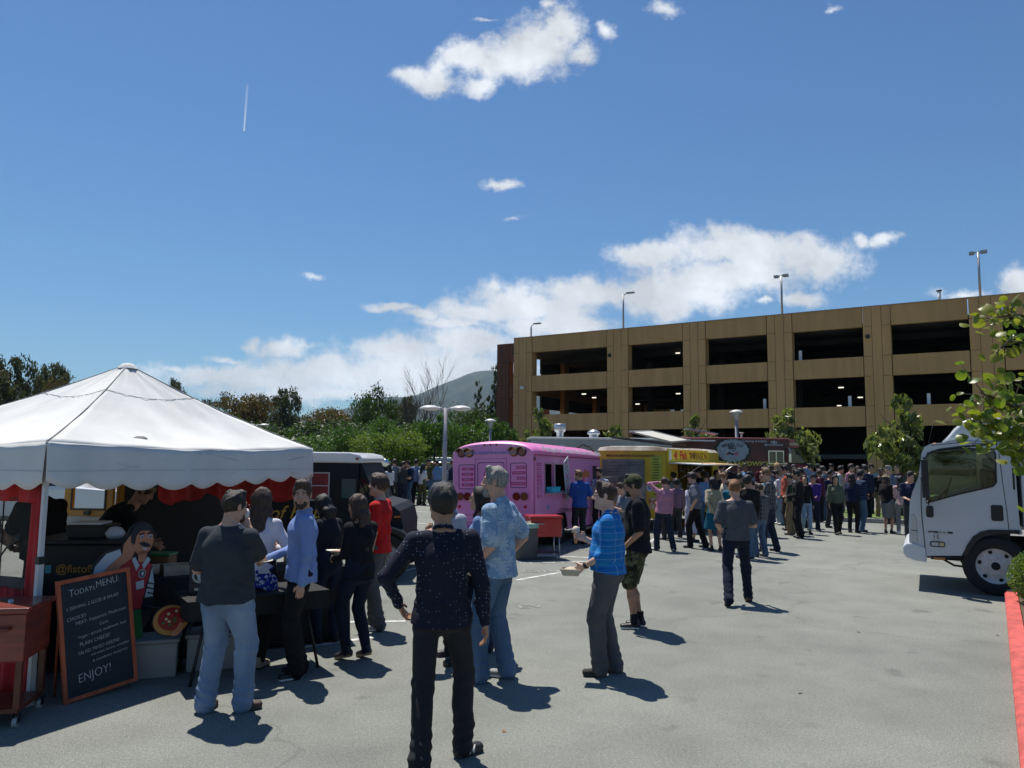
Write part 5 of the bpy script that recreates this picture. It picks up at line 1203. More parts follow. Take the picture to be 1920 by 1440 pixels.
for sx in (-1, 1):
 for sy in (-1, 1): q = MB(); q.tube([(sx*.42, sy*.2, .67), (sx*.5, sy*.24, .3), (sx*.56, sy*.27, 0)], .014, 8); q.build('leg', blkm, fold)
for i, (dx, dy) in enumerate(((-3.25, 7.55), (-2.75, 7.85))):
 q = MB(); q.box(-.25, .25, -.17, .17, 0.0, .30, M=Matrix.Translation((dx, dy-.62, 0)) @ Matrix.Rotation(R(20), 4, 'Z')); q.box(-.27, .27, -.19, .19, .30, .335, M=Matrix.Translation((dx, dy-.62, 0)) @ Matrix.Rotation(R(20), 4, 'Z'))
 tag(q.build('storage_bin', mat('bin_white_plastic', (.24, .24, .235), .5), bevel=.015), ['white plastic storage bin under the black table, left one', 'white plastic storage bin under the black table, right one'][i], 'bin', 'storage bins under the tables')
# black oven cabinet with social handles
M2 = Matrix.Translation((-3.98, 7.25, 0)) @ Matrix.Rotation(R(6), 4, 'Z')
ov = empty('oven_cabinet', 'black oven cabinet with an orange handle name painted on its front', 'cabinet'); ov.matrix_world = M2
q = MB(); q.box(-.42, .42, -.32, .32, .05, 1.14); q.build('cabinet_body', blkm, ov, bevel=.015); q = MB(); q.box(-.46, .46, -.36, .36, 1.143, 1.18); q.build('cabinet_top', blkm, ov, bevel=.01)
og = mat('orange_paint', (.55, .25, .03), .5); tl_ = mat('teal_icon', (.10, .35, .40), .5); bl_ = mat('blue_icon', (.05, .10, .30), .5); cream = mat('cream_paint', (.55, .5, .36), .6); chalkw = mat('chalk', (.55, .56, .58), .9, var=.25, scale=60)
text('@fistoff!', .10, face_to((1, 0, 0), (0, 0, 1), (-.0, -.325, .92)), og, ov, 'handle_lettering', offset=.001);
q = MB(); q.box(-.335, -.275, -.324, -.32, .885, .955); q.build('icon_tile', bl_, ov); q = MB(); q.box(-.265, -.215, -.324, -.32, .885, .955); q.build('icon_tile', tl_, ov); text('f', .06, face_to((1, 0, 0), (0, 0, 1), (-.305, -.326, .92)), chalkw, ov, 'handle_lettering')
q = MB(); ring = [(math.cos(R(a))*.085-.30, math.sin(R(a))*.085+.56) for a in range(0, 360, 60)]; q.prism(ring, -.324, -.3205); q.build('hexagon_badge', cream, ov); q = MB(); q.box(-.345, -.315, -.3265, -.3245, .57, .60); q.box(-.30, -.27, -.3265, -.3245, .53, .565); q.box(-.285, -.255, -.3265, -.3245, .58, .61); q.build('badge_marks', blkm, ov)
# tub and papers on the cabinet
q = MB(); q.prism([(-.15, 1.182), (.17, 1.182), (.2, 1.30), (-.18, 1.30)], -.2, .12, M=M2); tag(q.build('tub', blkm, bevel=.008), 'black plastic tub on the oven cabinet', 'tub')
q = MB(); q.box(-.15, .13, -.18, .08, 1.303, 1.325, M=M2); tag(q.build('napkin_stack', mat('paper_white', (.6, .6, .6), .8), bevel=.006), 'white napkins lying on the black tub', 'napkins')
q = MB(); q.lathe((-3.70, 7.1, 1.182), [(.001, 0), (.07, 0), (.09, .05), (.05, .10), (.001, .11)], 10); tag(q.build('plastic_bag', mat('bag_clear_white', (.55, .55, .58), .3)), 'crumpled white plastic bag on the oven cabinet', 'bag')
# trays and pans on the serving table
def on_table(lx, ly, z=.782): c, s = math.cos(R(32)), math.sin(R(32)); return Vector((-2.95+lx*c-ly*s, 7.95+lx*s+ly*c, z))
def pan(lx, ly, w, d, h, label, m=steel, fill=None):
 p = on_table(lx, ly); M_ = Matrix.Translation(p) @ Matrix.Rotation(R(32), 4, 'Z'); q = MB()
 q.box(-w/2, w/2, -d/2, d/2, 0, .006, M=M_); q.box(-w/2, w/2, -d/2, -d/2+.006, .0061, h, M=M_); q.box(-w/2, w/2, d/2-.006, d/2, .0061, h, M=M_); q.box(-w/2, -w/2+.006, -d/2+.0061, d/2-.0061, .0061, h, M=M_); q.box(w/2-.006, w/2, -d/2+.0061, d/2-.0061, .0061, h, M=M_)
 q.box(-w/2-.015, w/2+.015, -d/2-.015, -d/2, h-.004, h+.003, M=M_); t = empty('food_pan', label, 'pan', p, 0, 'metal food pans on the serving table'); o = q.build('pan', m); o.parent = t; o.matrix_parent_inverse = t.matrix_world.inverted(); o.location = (0, 0, 0)
 o.matrix_parent_inverse = Matrix.Translation(-p)
 if fill: q = MB(); q.box(-w/2+.0062, w/2-.0062, -d/2+.0062, d/2-.0062, h*.5, h*.86, M=M_); f_ = q.build('food', fill, t); f_.matrix_parent_inverse = Matrix.Translation(-p)
tomato = mat('food_tomato', (.30, .03, .02), .5, col2=(.45, .25, .08), scale=40, bump=1, bscale=60); salad = mat('food_salad', (.05, .14, .02), .6, col2=(.25, .3, .08), scale=40, bump=1, bscale=60); chee = mat('food_cheese', (.5, .38, .18), .6, col2=(.35, .1, .04), scale=30)
for lx, ly, lab, f_ in ((-1.02, -.12, 'deep steel pan at the left end of the serving table', tomato), (-.78, .08, 'steel pan behind the deep one at the left end', salad), (-.5, -.1, 'steel pan of toppings beside the slate T-shirt man', chee), (.35, .0, 'steel tray of pizza slices between the two men in the middle', chee), (.75, .05, 'steel tray of salad near the right end of the serving table', salad), (1.0, -.12, 'steel tray with red sauce at the right end of the serving table', tomato)):
 pan(lx, ly, .26, .2, .10, lab, steel, f_)
p = on_table(-.62, .22); q = MB(); q.box(-.13, .13, -.1, .1, 0, .16, M=Matrix.Translation(p)); q.box(-.14, .14, -.11, .11, .16, .185, mi=1, M=Matrix.Translation(p)); tag(q.build('food_tub', [mat('tub_tan', (.25, .12, .05), .5), mat('lid_green', (.01, .22, .09), .4)], bevel=.01), 'food tub with a green lid on the serving table', 'tub')
p = on_table(-1.08, .2); q = MB(); q.lathe(p, [(.001, 0), (.09, 0), (.11, .08), (.08, .17), (.03, .19), (.001, .185)], 12); tag(q.build('gift_bag', mat('bag_pink', (.62, .16, .20), .5, bump=.8, bscale=14)), 'pink plastic bag at the left end of the serving table', 'bag')
p = on_table(.15, -.2); q = MB(); q.box(-.12, .12, -.09, .09, 0, .23, M=Matrix.Translation(p)); tag(q.build('napkin_box', mat('box_red_plastic', (.45, .02, .02), .5), bevel=.012), 'red box standing on the serving table behind the blue shirt man', 'box')
bx = empty('tip_box', 'small black box with a round white emblem on the low black table', 'box', (-2.82, 6.98, .7165), R(10)); q = MB(); q.box(-.09, .09, -.09, .09, 0, .26); q.build('box', blkm, bx, bevel=.006)
q = MB(); q.cyl((0, -.0915, .16), (0, -.0945, .16), .062, n=22); q.build('emblem_disc', mat('emblem_white', (.5, .52, .52), .6), bx); q = MB(); q.cyl((0, -.0947, .16), (0, -.0965, .16), .046, n=20); q.build('emblem_inner', blkm, bx)
q = MB(); q.prism([(-.012, .12), (.018, .12), (.02, .15), (.028, .17), (.02, .195), (-.015, .195), (-.026, .175), (-.016, .15)], -.0985, -.0967); q.build('emblem_fist', _mats['emblem_white'], bx); q = MB(); q.box(-.04, .04, -.0935, -.0915, .03, .055); q.build('box_label', cream, bx)
# chalkboard
brd_o = G(120, 1322); brd_r = G(259, 1287); bu = (brd_r-brd_o); BW = bu.length; bu.normalize(); bn = Vector((bu.y, -bu.x, 0)); upv = (Vector((0, 0, 1))-bn*.07).normalized()
if bn.y > 0: bn = -bn
upv = (Vector((0, 0, .995))-bn*.10-bu*.085).normalized(); bu = (bu-upv*bu.dot(upv)).normalized(); BH = .955
BM = Matrix((bu, upv, bu.cross(upv))).transposed().to_4x4(); BM.translation = brd_o
cb = empty('chalkboard', 'framed blackboard with the handwritten menu leaning at the front tent leg', 'sign', brd_o); cb.matrix_world = BM
slate = mat('chalkboard_slate', (.013, .020, .030), .8, col2=(.022, .030, .040), scale=4, bump=.1); fr_ = mat('orange_wood_frame', (.42, .09, .035), .6, var=.3, scale=10, stretch=(1, .2, 1))
q = MB(); q.box(.03, BW-.03, .03, BH-.03, -.015, -.002); q.build('slate', slate, cb)
q = MB(); q.box(0, BW, 0, .032, -.022, .008); q.box(0, BW, BH-.032, BH, -.022, .008); q.box(0, .032, .0322, BH-.0322, -.022, .008); q.box(BW-.032, BW, .0322, BH-.0322, -.022, .008); q.build('frame', fr_, cb, bevel=.003)
sk_ = np.random.default_rng(9)
def chalk(s, x, y, size, rot=5, sx=.86):
 t = face_to((1, 0, 0), (0, 1, 0), (x, y, -.0012)) @ Matrix.Rotation(R(rot), 4, 'Z'); return text(s, size, t, chalkw, cb, 'chalk_lettering', ext=.0006, align='LEFT', shear=.08, sx=sx, offset=-.0008*size/.04)
for s, x, y, sz in (('T', .085, .835, .085), ('ODAYs', .125, .835, .060), ('MENU:', .29, .862, .078), ('1 SERVING: 2 SLICES & SALAD', .06, .715, .038), ('CHOICES:', .06, .632, .042), ('MEAT- Pepperoni, Mushroom', .12, .590, .040), ('Garlic', .30, .545, .036),
     ('Veggie - spinach, mushroom, basil', .13, .478, .034), ('PLAIN CHEESE!', .14, .418, .044), ('SALAD: MIXED GREENS', .125, .352, .038), ('red onion, tomato, cucumber', .22, .318, .031), ('& strawberry vinaigrette', .23, .268, .034), ('ENJOY!', .11, .155, .098)): chalk(s, x*BW/.57, y, sz)
for s in (-1,):
 q = MB(); q.box(.02, .045, 0, .02, -.30, -.28);
 q.tube([(.05, .9, -.03), (.05, .03, -.26)], .01, 6); q.tube([(BW-.05, .9, -.03), (BW-.05, .03, -.26)], .01, 6); q.build('rear_strut', fr_, cb)
# painted plywood figure of a pizza cook (generic)
ctr = G(252, 1272); fw = Vector((brd_r-brd_o).normalized()); FM = Matrix((fw, Vector((0, 0, 1)).cross(fw), Vector((0, 0, 1)))).transposed().to_4x4(); FM.translation = ctr+fw*.02
def px_m(px, py): # photo position -> board coordinates
 return ((px-256)/1400*ctr.y*1.0+.0, 1.95-(py-853)/1400*ctr.y)
ck = empty('plywood_cutout', 'painted plywood figure of a cook in a red vest holding a pizza', 'sign figure'); ck.matrix_world = FM
OFFS = 0.0
def cut(name, pts, layer, m, th=.012):
 q = MB(); y1 = -.0035*layer-OFFS; q.prism([px_m(*p) for p in pts], y1, (.012 if layer == 0 else y1+.0034)); return q.build(name, m, ck)
def blob(cx, cy, rx, ry, n=20, rot=0): return [(cx+rx*math.cos(t)*math.cos(rot)-ry*math.sin(t)*math.sin(rot), cy+rx*math.cos(t)*math.sin(rot)+ry*math.sin(t)*math.cos(rot)) for t in np.linspace(0, 2*PI, n, endpoint=False)]
skp = mat('sign_skin', (.46, .20, .11), .6); ink = mat('sign_black', (.012, .014, .02), .6); rdp = mat('sign_red', (.36, .02, .03), .6); whp = mat('sign_white', (.45, .50, .55), .6); grp = mat('sign_green', (.008, .15, .045), .6); crst = mat('sign_crust', (.38, .19, .05), .6); swc = mat('sign_sauce', (.24, .015, .015), .6)
cut('outline', [(158, 1078), (164, 1045), (184, 1022), (212, 1016), (222, 1000), (225, 985), (236, 975), (252, 973), (266, 980), (274, 995), (272, 1018), (262, 1034), (258, 1042), (274, 1056), (280, 1090), (280, 1118), (276, 1150), (262, 1170), (268, 1225), (278, 1272), (205, 1272), (200, 1100), (186, 1085)], 0, ink)
cut('vest', [(198, 1060), (214, 1035), (230, 1030), (244, 1048), (262, 1040), (272, 1056), (262, 1095), (256, 1130), (205, 1130), (194, 1082)], 1, rdp)
cut('trousers', [(206, 1132), (256, 1132), (262, 1175), (266, 1225), (272, 1258), (210, 1258)], 1, grp); cut('boots', [(212, 1259), (272, 1259), (276, 1270), (208, 1270)], 1, mat('sign_boot', (.14, .03, .02), .6))
cut('sleeve', [(162, 1070), (168, 1046), (186, 1026), (210, 1020), (214, 1032), (196, 1058), (190, 1072), (172, 1080)], 2, whp); cut('sleeve', [(273, 1058), (278, 1088), (277, 1112), (262, 1112), (266, 1090)], 2, whp)
cut('forearm', [(171, 1072), (190, 1048), (214, 1030), (216, 1012), (228, 996), (232, 1016), (238, 1024), (232, 1038), (212, 1050), (196, 1076), (180, 1080)], 3, skp)
cut('face', blob(252, 1008, 20, 26), 2, skp); cut('neck', [(243, 1026), (262, 1028), (258, 1048), (246, 1046)], 2, skp); cut('hair', [(229, 1010), (228, 990), (238, 977), (254, 975), (268, 984), (272, 1000), (262, 990), (246, 990), (238, 998), (236, 1014)], 4, ink)
cut('moustache', [(244, 1012), (252, 1010), (262, 1014), (268, 1020), (258, 1020), (250, 1017)], 4, ink); cut('smile', [(249, 1021), (262, 1022), (256, 1026)], 4, whp)
for ex in (249, 264): cut('eye', blob(ex, 1001, 3.2, 3.6, 10), 4, whp); cut('pupil', blob(ex+.5, 1001.5, 1.5, 2, 8), 5, ink); cut('eyebrow', [(ex-5, 995), (ex+4, 993), (ex+5, 996), (ex-4, 998)], 4, ink)
cut('collar', [(238, 1036), (247, 1052), (242, 1062), (232, 1040)], 4, whp); cut('collar', [(262, 1038), (252, 1052), (256, 1060), (268, 1044)], 4, whp)
cut('badge', blob(254, 1068, 7, 8), 2, whp); cut('badge_ring', blob(254, 1068, 5.4, 6.2), 3, ink); cut('badge_fist', blob(254, 1068, 2.8, 4.2, 8), 4, whp); cut('name_tag', [(243, 1082), (258, 1080), (259, 1094), (245, 1096)], 2, whp)
for k in range(3): cut('sleeve_fold', [(264+k, 1084+9*k), (277, 1088+9*k), (277, 1090+9*k), (264+k, 1087+9*k)], 3, ink)
OFFS = .36; q = MB(); q.box(.0, .03, -.375, 0, .60, .63); q.build('bracket', ink, ck)
cut('pizza_rim', blob(268, 1144, 36, 28, 28, .2), 5, ink); cut('pizza_crust', blob(268, 1144, 34, 26, 28, .2), 6, crst); cut('pizza_sauce', blob(269, 1142, 27, 20, 28, .2), 7, swc)
for i in range(12): a = i*2.4; r_ = 6+1.4*i; cut('pizza_topping', blob(269+r_*math.cos(a)*.95, 1142+r_*math.sin(a)*.7, 3.2, 2.4, 8), 8, [grp, mat('sign_mushroom', (.5, .45, .3), .6), mat('sign_pepperoni', (.35, .03, .03), .6)][i % 3])
cut('holding_hand', [(268, 1166), (278, 1160), (284, 1150), (291, 1152), (290, 1164), (280, 1172), (270, 1172)], 9, skp)
# wooden cooler cart
wd = mat('stained_red_wood', (.25, .035, .018), .35, col2=(.13, .02, .012), scale=3, stretch=(1, 1, 6), bump=.15, coat=.4); wdl = mat('stained_red_wood_dark', (.11, .025, .014), .4, var=.3, scale=4)
cart = empty('cooler_cart', 'dark red wooden cooler cart on casters left of the chalkboard', 'cart', (-3.95, 5.72, 0), R(12))
q = MB(); q.box(-.48, .40, -.24, .24, .46, .80); q.build('cooler_box', wd, cart, bevel=.008); q = MB(); q.box(-.50, .42, -.26, .26, .803, .845); lid = q.build('lid', wd, cart, bevel=.012); q = MB(); q.lathe((.2, 0, .846), [(.001, .02), (.018, .018), (.02, 0)], 10); q.build('knob', steel, lid)
q = MB(); q.tube([(.02, -.245, .70), (.02, -.29, .70), (.30, -.29, .70), (.30, -.245, .70)], .012, 8); q.build('handle', wd, cart)
q = MB(); q.box(-.46, .38, -.22, .22, .10, .13); q.build('shelf', wdl, cart)
for sx in (-.45, .37):
 for sy in (-.21, .21):
  q = MB(); q.box(sx-.02, sx+.02, sy-.02, sy+.02, .13, .459); q.build('leg', wdl, cart); q = MB(); q.cyl((sx-.015, sy, .035), (sx+.015, sy, .035), .035, n=16); c_ = q.build('caster', mat('caster_grey', (.35, .35, .34), .5), cart); q = MB(); q.box(sx-.024, sx-.018, sy-.02, sy+.02, .03, .098); q.box(sx+.018, sx+.024, sy-.02, sy+.02, .03, .098); q.build('fork', blkm, c_)
# counter in the left part of the tent
q = MB(); q.box(-.8, .8, -.35, .35, .72, .76, M=Matrix.Translation((-5.1, 7.2, 0)) @ Matrix.Rotation(R(-20), 4, 'Z')); cnt = q.build('counter', mat('counter_grey', (.22, .21, .19), .6, var=.1), bevel=.01); tag(cnt, 'grey counter top behind the dark mesh window of the tent', 'counter')
q = MB(); q.box(-.2, .2, -.15, .15, .762, .95, M=Matrix.Translation((-4.95, 6.9, 0)) @ Matrix.Rotation(R(10), 4, 'Z')); tag(q.build('carton', mat('carton_white', (.35, .34, .31), .8), bevel=.01), 'pale carton on the counter behind the mesh window', 'carton')
v1 = person('cook in a tan cap and black T-shirt bending over the pizza counter', (-4.62, 8.3, 0), 1.70, R(-66), .012, 'tan', 'dark', 'short', blackj, 'short', charc, 'long', blacks, la=((.16, .62, 1.02), (.5, -.3, -1)), ra=((.12, .66, 1.0), (.5, -.3, -1)), lean=(0, .42), hp=-36, hy=-6, cap=(mat('cap_khaki', (.22, .16, .085), .9, var=.1), 'back'), girth=1.15, seed=201, hemz=.90)
v2 = person('heavy set cook in a black T-shirt working behind the dark mesh window', (-4.78, 7.85, 0), 1.78, R(68), .014, 'tan', 'dark', 'short', blackj, 'short', charc, 'long', blacks, la=((.10, .42, 1.0), (.7, -.4, -.6)), ra=((.12, .38, .98), (.7, -.4, -.6)), lean=(0, .16), hp=-20, girth=1.3, seed=202, hemz=.88)
v3 = person('helper in a grey striped shirt half cut off by the left edge behind the mesh', (-5.75, 8.0, 0), 1.7, R(-70), .016, 'fair', 'grey', 'short', pattern('grey_stripe', (.12, .12, .12), bands(2, 26, .45, (.35, .35, .36))), 'short', charc, 'long', blacks, la='reach', ra='reach', lean=(0, .1), hp=-15, seed=203)
# ================================================================ vehicles
rub = mat('tyre_rubber', (.016, .016, .017), .85, bump=.3, bscale=60); rimw = mat('rim_white', (.50, .50, .50), .4, var=.1, scale=14); rimg = mat('rim_alloy', (.30, .31, .32), .35, metal=.7)
glassd = mat('dark_glass', (.012, .016, .018), .06, spec=.8, coat=.3); glasst = mat('tinted_glass', (.35, .5, .5), .03, trans=1.0); chrome = mat('chrome', (.6, .6, .6), .15, metal=1); blkp = mat('black_plastic', (.014, .014, .015), .55)
under = mat('underbody_black', (.01, .01, .01), .9); inter = mat('cabin_dark', (.02, .02, .02), .9); redl = mat('tail_red', (.16, .010, .008), .25, coat=.5); ambl = mat('lens_amber', (.40, .12, .015), .25, coat=.5); hlens = mat('lens_clear', (.42, .43, .44), .12, coat=.6)
def wheel(parent, x, y, z, r, w, side, rim=rimg, name='wheel', nuts=0, steer=0):
 t = bpy.data.objects.new(name, None); link(t, parent); t.location = (x, y, z); t.empty_display_size = .1; t.rotation_euler = (0, 0, R(steer))
 q = MB(); q.lathe((0, 0, 0), [(r*.60, -w*.42), (r*.72, -w*.5), (r*.92, -w*.5), (r*.985, -w*.42), (r, -w*.2), (r, w*.2), (r*.985, w*.42), (r*.92, w*.5), (r*.72, w*.5), (r*.60, w*.42)], 36, axis='Y'); q.build('tyre', rub, t)
 q = MB(); s = side; q.lathe((0, 0, 0), [(r*.61, s*w*.44), (r*.60, s*w*.36), (r*.52, s*w*.30), (r*.42, s*w*.26), (r*.34, s*w*.34), (r*.20, s*w*.36), (r*.001, s*w*.36)], 32, axis='Y'); q.lathe((0, 0, 0), [(r*.6, -s*w*.3), (r*.001, -s*w*.3)], 24, axis='Y'); rm = q.build('rim', rim, t)
 if nuts:
  for k in range(nuts): a = 2*PI*k/nuts+.3; q = MB(); q.cyl((math.cos(a)*r*.28, s*w*.34, math.sin(a)*r*.28), (math.cos(a)*r*.28, s*w*.42, math.sin(a)*r*.28), r*.035, n=8); q.build('wheel_nut', steel, rm)
  for k in range(nuts): a = 2*PI*k/nuts+.3+PI/nuts; q = MB(); q.lathe((math.cos(a)*r*.49, s*w*.315, math.sin(a)*r*.49), [(.001, 0), (r*.07, 0)], 12, axis='Y', sx=1); q.build('hand_hole', under, rm)
  q = MB(); q.cyl((0, s*w*.3, 0), (0, s*w*.45, 0), r*.15, r*.12, 20); q.build('hub', under, rm)
 else:
  q = MB()
  for k in range(5): a = 2*PI*k/5; c, s_ = math.cos(a), math.sin(a); q.cyl((c*r*.12, s*w*.33, s_*r*.12), (c*r*.54, s*w*.40, s_*r*.54), r*.07, r*.05, 6)
  q.build('spokes', rim, rm)
 return t
def side_wall(q, x0, x1, z0, z1, y0, y1, holes, arches=(), mi=0):
 """wall in the XZ plane with rectangular holes above and round wheel arches at its foot"""
 zs = z1 if not holes else min(h[2] for h in holes); pts = [(x0, zs), (x0, z0)]
 for (cx, cz, r) in sorted(arches):
  h = cz-z0; a0 = math.asin(max(-1, min(1, -h/r)))
  for k in range(17): a = lerp(PI-a0, a0, k/16); pts.append((cx+r*math.cos(a), cz+r*math.sin(a)))
 pts += [(x1, z0), (x1, zs)]; q.prism(pts, y0, y1, mi)
 if holes:
  xs = sorted({x0, x1, *[h[0] for h in holes], *[h[1] for h in holes]}); zz = sorted({zs, z1, *[h[2] for h in holes], *[h[3] for h in holes]})
  for a, b in zip(xs, xs[1:]):
   for c, d in zip(zz, zz[1:]):
    mx, mz = (a+b)/2, (c+d)/2
    if not any(h[0] < mx < h[1] and h[2] < mz < h[3] for h in holes): q.box(a, b, y0, y1, c, d, mi)
def frame_rect(q, x0, x1, z0, z1, y0, y1, w=.03, mi=0):
 q.box(x0-w, x1+w, y0, y1, z0-w, z0, mi); q.box(x0-w, x1+w, y0, y1, z1, z1+w, mi); q.box(x0-w, x0, y0, y1, z0, z1, mi); q.box(x1, x1+w, y0, y1, z0, z1, mi)
def rrect(x0, x1, z0, z1, r, n=4):
 o = []
 for cx, cz, a0 in ((x1-r, z0+r, -90), (x1-r, z1-r, 0), (x0+r, z1-r, 90), (x0+r, z0+r, 180)):
  for k in range(n+1): a = R(a0+90*k/n); o.append((cx+r*math.cos(a), cz+r*math.sin(a)))
 return o
# ---------------- pink ice cream bus: local x = length (0 rear .. L front), y = width (0 right side .. W left), right side faces the camera
pk = mat('pink_paint', (.70, .25, .52), .35, var=.05, scale=2, coat=.25); pkr = mat('pink_roof_paint', (.74, .20, .48), .4, var=.05, scale=2, coat=.2); hot = mat('hot_pink_vinyl', (.55, .03, .22), .4); purple = mat('purple_line', (.10, .015, .10), .5); lblue = mat('pale_lettering', (.50, .55, .70), .5)
B0 = G(1002, 1042); B0 = Vector((.50, 16.0, 0)); bd = Vector((2.04, 5.0, 0)).normalized(); bl_v = Vector((-bd.y, bd.x, 0)); BMx = Matrix((bd, bl_v, Vector((0, 0, 1)))).transposed().to_4x4(); BMx.translation = B0
bus = empty('ice_cream_bus', 'pink ice cream bus with hooded lights on its rounded back', 'food truck'); bus.matrix_world = BMx @ Matrix.Rotation(R(.8), 4, 'Y') @ Matrix.Rotation(R(-1.6), 4, 'X')
L_, W_, ZW, ZT = 5.4, 1.92, 2.08, 2.40
wins = [(.75, 1.35, 1.27, 1.88), (1.45, 2.35, 1.27, 1.88)]
q = MB(); side_wall(q, .12, L_-.05, .34, ZW, 0, .05, wins+[(4.55, 5.05, .75, 1.88)], [(1.85, .40, .47)]); q.build('side_panel', pk, bus)
q = MB(); side_wall(q, .12, L_-.05, .34, ZW, W_-.05, W_, [(1.0, 4.4, 1.25, 1.85)], [(1.85, .40, .47)]); q.build('side_panel', pk, bus)
def arch(n=20, w0=0., w1=W_, zt=ZT, z0=ZW):
 o = []
 for k in range(n+1): a = PI*k/n; c, s = math.cos(a), math.sin(a); o.append(((w0+w1)/2-(w1-w0)/2*(abs(c)**.85)*(1 if c > 0 else -1), z0+(zt-z0)*(s**.8)))
 return o
# roof shell: rounded down at both ends
q = MB(); secs = [(-.0, .10, .30, 0), (.05, .03, .72, 0), (.16, 0, .94, 0), (.35, 0, 1, 0), (4.7, 0, 1, 0), (5.15, .0, .92, -.0), (5.45, .05, .70, -.02), (5.62, .14, .30, -.05), (5.66, .25, .02, -.07)]; vs = []
for x, ins_, hs_, dz in secs: vs += [(x, y, z+dz) for y, z in arch(22, ins_-.03, W_-ins_+.03, ZW+(ZT-ZW)*hs_)]
fs = [(i*23+j, i*23+j+1, (i+1)*23+j+1, (i+1)*23+j) for i in range(len(secs)-1) for j in range(22)]; q.add(vs, fs, 0, True); ro = q.build('roof', pkr, bus); ro.modifiers.new('s', 'SOLIDIFY').thickness = .02
# rear wall, slightly bowed, with arched top
q = MB(); rear = [(0+.12, .34), (W_-.12, .34), (W_-.03, .55), (W_, ZW)] + list(reversed(arch(18, .0, W_, ZT-.06)))[1:-1]+[(0, ZW), (.03, .55)]
q.prism([(y, z) for y, z in rear], .0, .10, plane='YZ'); q.build('rear_wall', pk, bus, bevel=.03, seg=3)
q = MB(); q.prism([(y, z) for y, z in [(0.02, .34), (W_-.02, .34), (W_-.02, ZW), (.02, ZW)]], L_-.1, L_-.04, plane='YZ'); q.build('front_wall', pk, bus)
q = MB(); q.box(.1, L_, .06, W_-.06, .36, .44); q.box(.1, .14, .06, W_-.06, .44, ZW); q.build('floor', under, bus)
q = MB(); q.box(2.7, 2.75, .06, W_-.06, .44, ZW); q.box(.2, 2.6, W_-.5, W_-.07, .44, 1.3); q.build('cabin_interior', inter, bus)
def on_rear(y0, y1, z0, z1, th, m, name, r=.05, hollow=0):     # flat shape on the back, y measured from the right corner
 q = MB()
 if hollow:
  a = rrect(y0, y1, z0, z1, r); b = rrect(y0+hollow, y1-hollow, z0+hollow, z1-hollow, max(.005, r-hollow)); n = len(a); x = -th
  vs = [(x, y, z) for y, z in a]+[(x, y, z) for y, z in b]+[(-.0005, y, z) for y, z in a]+[(-.0005, y, z) for y, z in b]
  q.add(vs, [(i, (i+1) % n, n+(i+1) % n, n+i) for i in range(n)]+[(i, 2*n+i, 2*n+(i+1) % n, (i+1) % n) for i in range(n)]+[(n+i, n+(i+1) % n, 3*n+(i+1) % n, 3*n+i) for i in range(n)])
 else: q.prism(rrect(y0, y1, z0, z1, r), -th, -.0005, plane='YZ')
 return q.build(name, m, bus)
def tx_rear(s, y, z, size, m, name='lettering', **k): return text(s, size, face_to((0, -1, 0), (0, 0, 1), (-.012, y, z)), m, bus, name, **k)
on_rear(.14, .52, 1.36, 1.90, .006, purple, 'panel_outline', .05, .014); on_rear(W_-.56, W_-.16, 1.34, 1.88, .006, purple, 'panel_outline', .05, .014); on_rear(.66, 1.30, 1.30, 1.92, .006, purple, 'panel_outline', .05, .014); on_rear(.60, 1.36, .45, 2.00, .004, mat('pink_seam', (.30, .06, .22), .5), 'door_seam', .01, .010)
for k, s in enumerate(('CORPORATE', 'HOUSE PARTIES', 'WEDDINGS', 'PRIVATE EVENTS')): w = .032*len(s)*.62; on_rear(.17, .17+max(.2, .0235*len(s)), 1.80-.115*k-.03, 1.80-.115*k+.03, .006, hot, 'service_strip', .004); tx_rear(s, .17+max(.2, .0235*len(s))/2, 1.80-.115*k, .034, lblue)
for k, s in enumerate(('CATERING', 'CHARITIES', 'FESTIVALS', 'SCHOOLS')): on_rear(W_-.52, W_-.24, 1.78-.115*k-.03, 1.78-.115*k+.03, .006, hot, 'service_strip', .004); tx_rear(s, W_-.38, 1.78-.115*k, .036, lblue)
q = MB(); q.prism(blob(.98, 1.62, .17, .2, 24), -.006, -.0005, plane='YZ'); q.build('round_emblem', hot, bus); q = MB(); q.prism(blob(.98, 1.62, .14, .17, 24), -.009, -.0065, plane='YZ'); q.build('round_emblem_inner', pk, bus); tx_rear('C', .98, 1.62, .22, hot)
text('www.cookiesNicecream.com', .105, face_to((0, -1, 0), (0, 0, 1), (-.05, .98, 2.13)), mat('slate_blue_lettering', (.16, .20, .42), .5), bus, 'web_lettering', offset=.003)
for y in (.84, .98, 1.12):
 q = MB(); q.prism([(y-.022, 2.325), (y+.022, 2.325), (y, 2.265)], -.03, 0, plane='YZ'); q.build('marker_light', redl, bus, bevel=.004)
for y, m in ((.24, redl), (.43, ambl), (W_-.43, ambl), (W_-.24, redl)):
 z = 2.135; q = MB(); q.cyl((-.05, y, z), (.02, y, z), .078, .082, 22); lt = q.build('warning_light', m, bus); q = MB(); q.cyl((-.025, y, z), (.015, y, z), .10, .10, 22); q.build('light_base', blkp, lt)
 q = MB(); vs = [];
 for i in range(13):
  a = R(12+156*i/12)
  for x, rr_ in ((-.02, .098), (-.165, .108)): vs.append((x, y+math.cos(a)*rr_, z+math.sin(a)*rr_))
 q.add(vs, [(2*i, 2*i+1, 2*i+3, 2*i+2) for i in range(12)], 0, True); h_ = q.build('hood', mat('hood_metal', (.22, .18, .13), .35, metal=.4), lt); h_.modifiers.new('s', 'SOLIDIFY').thickness = .006
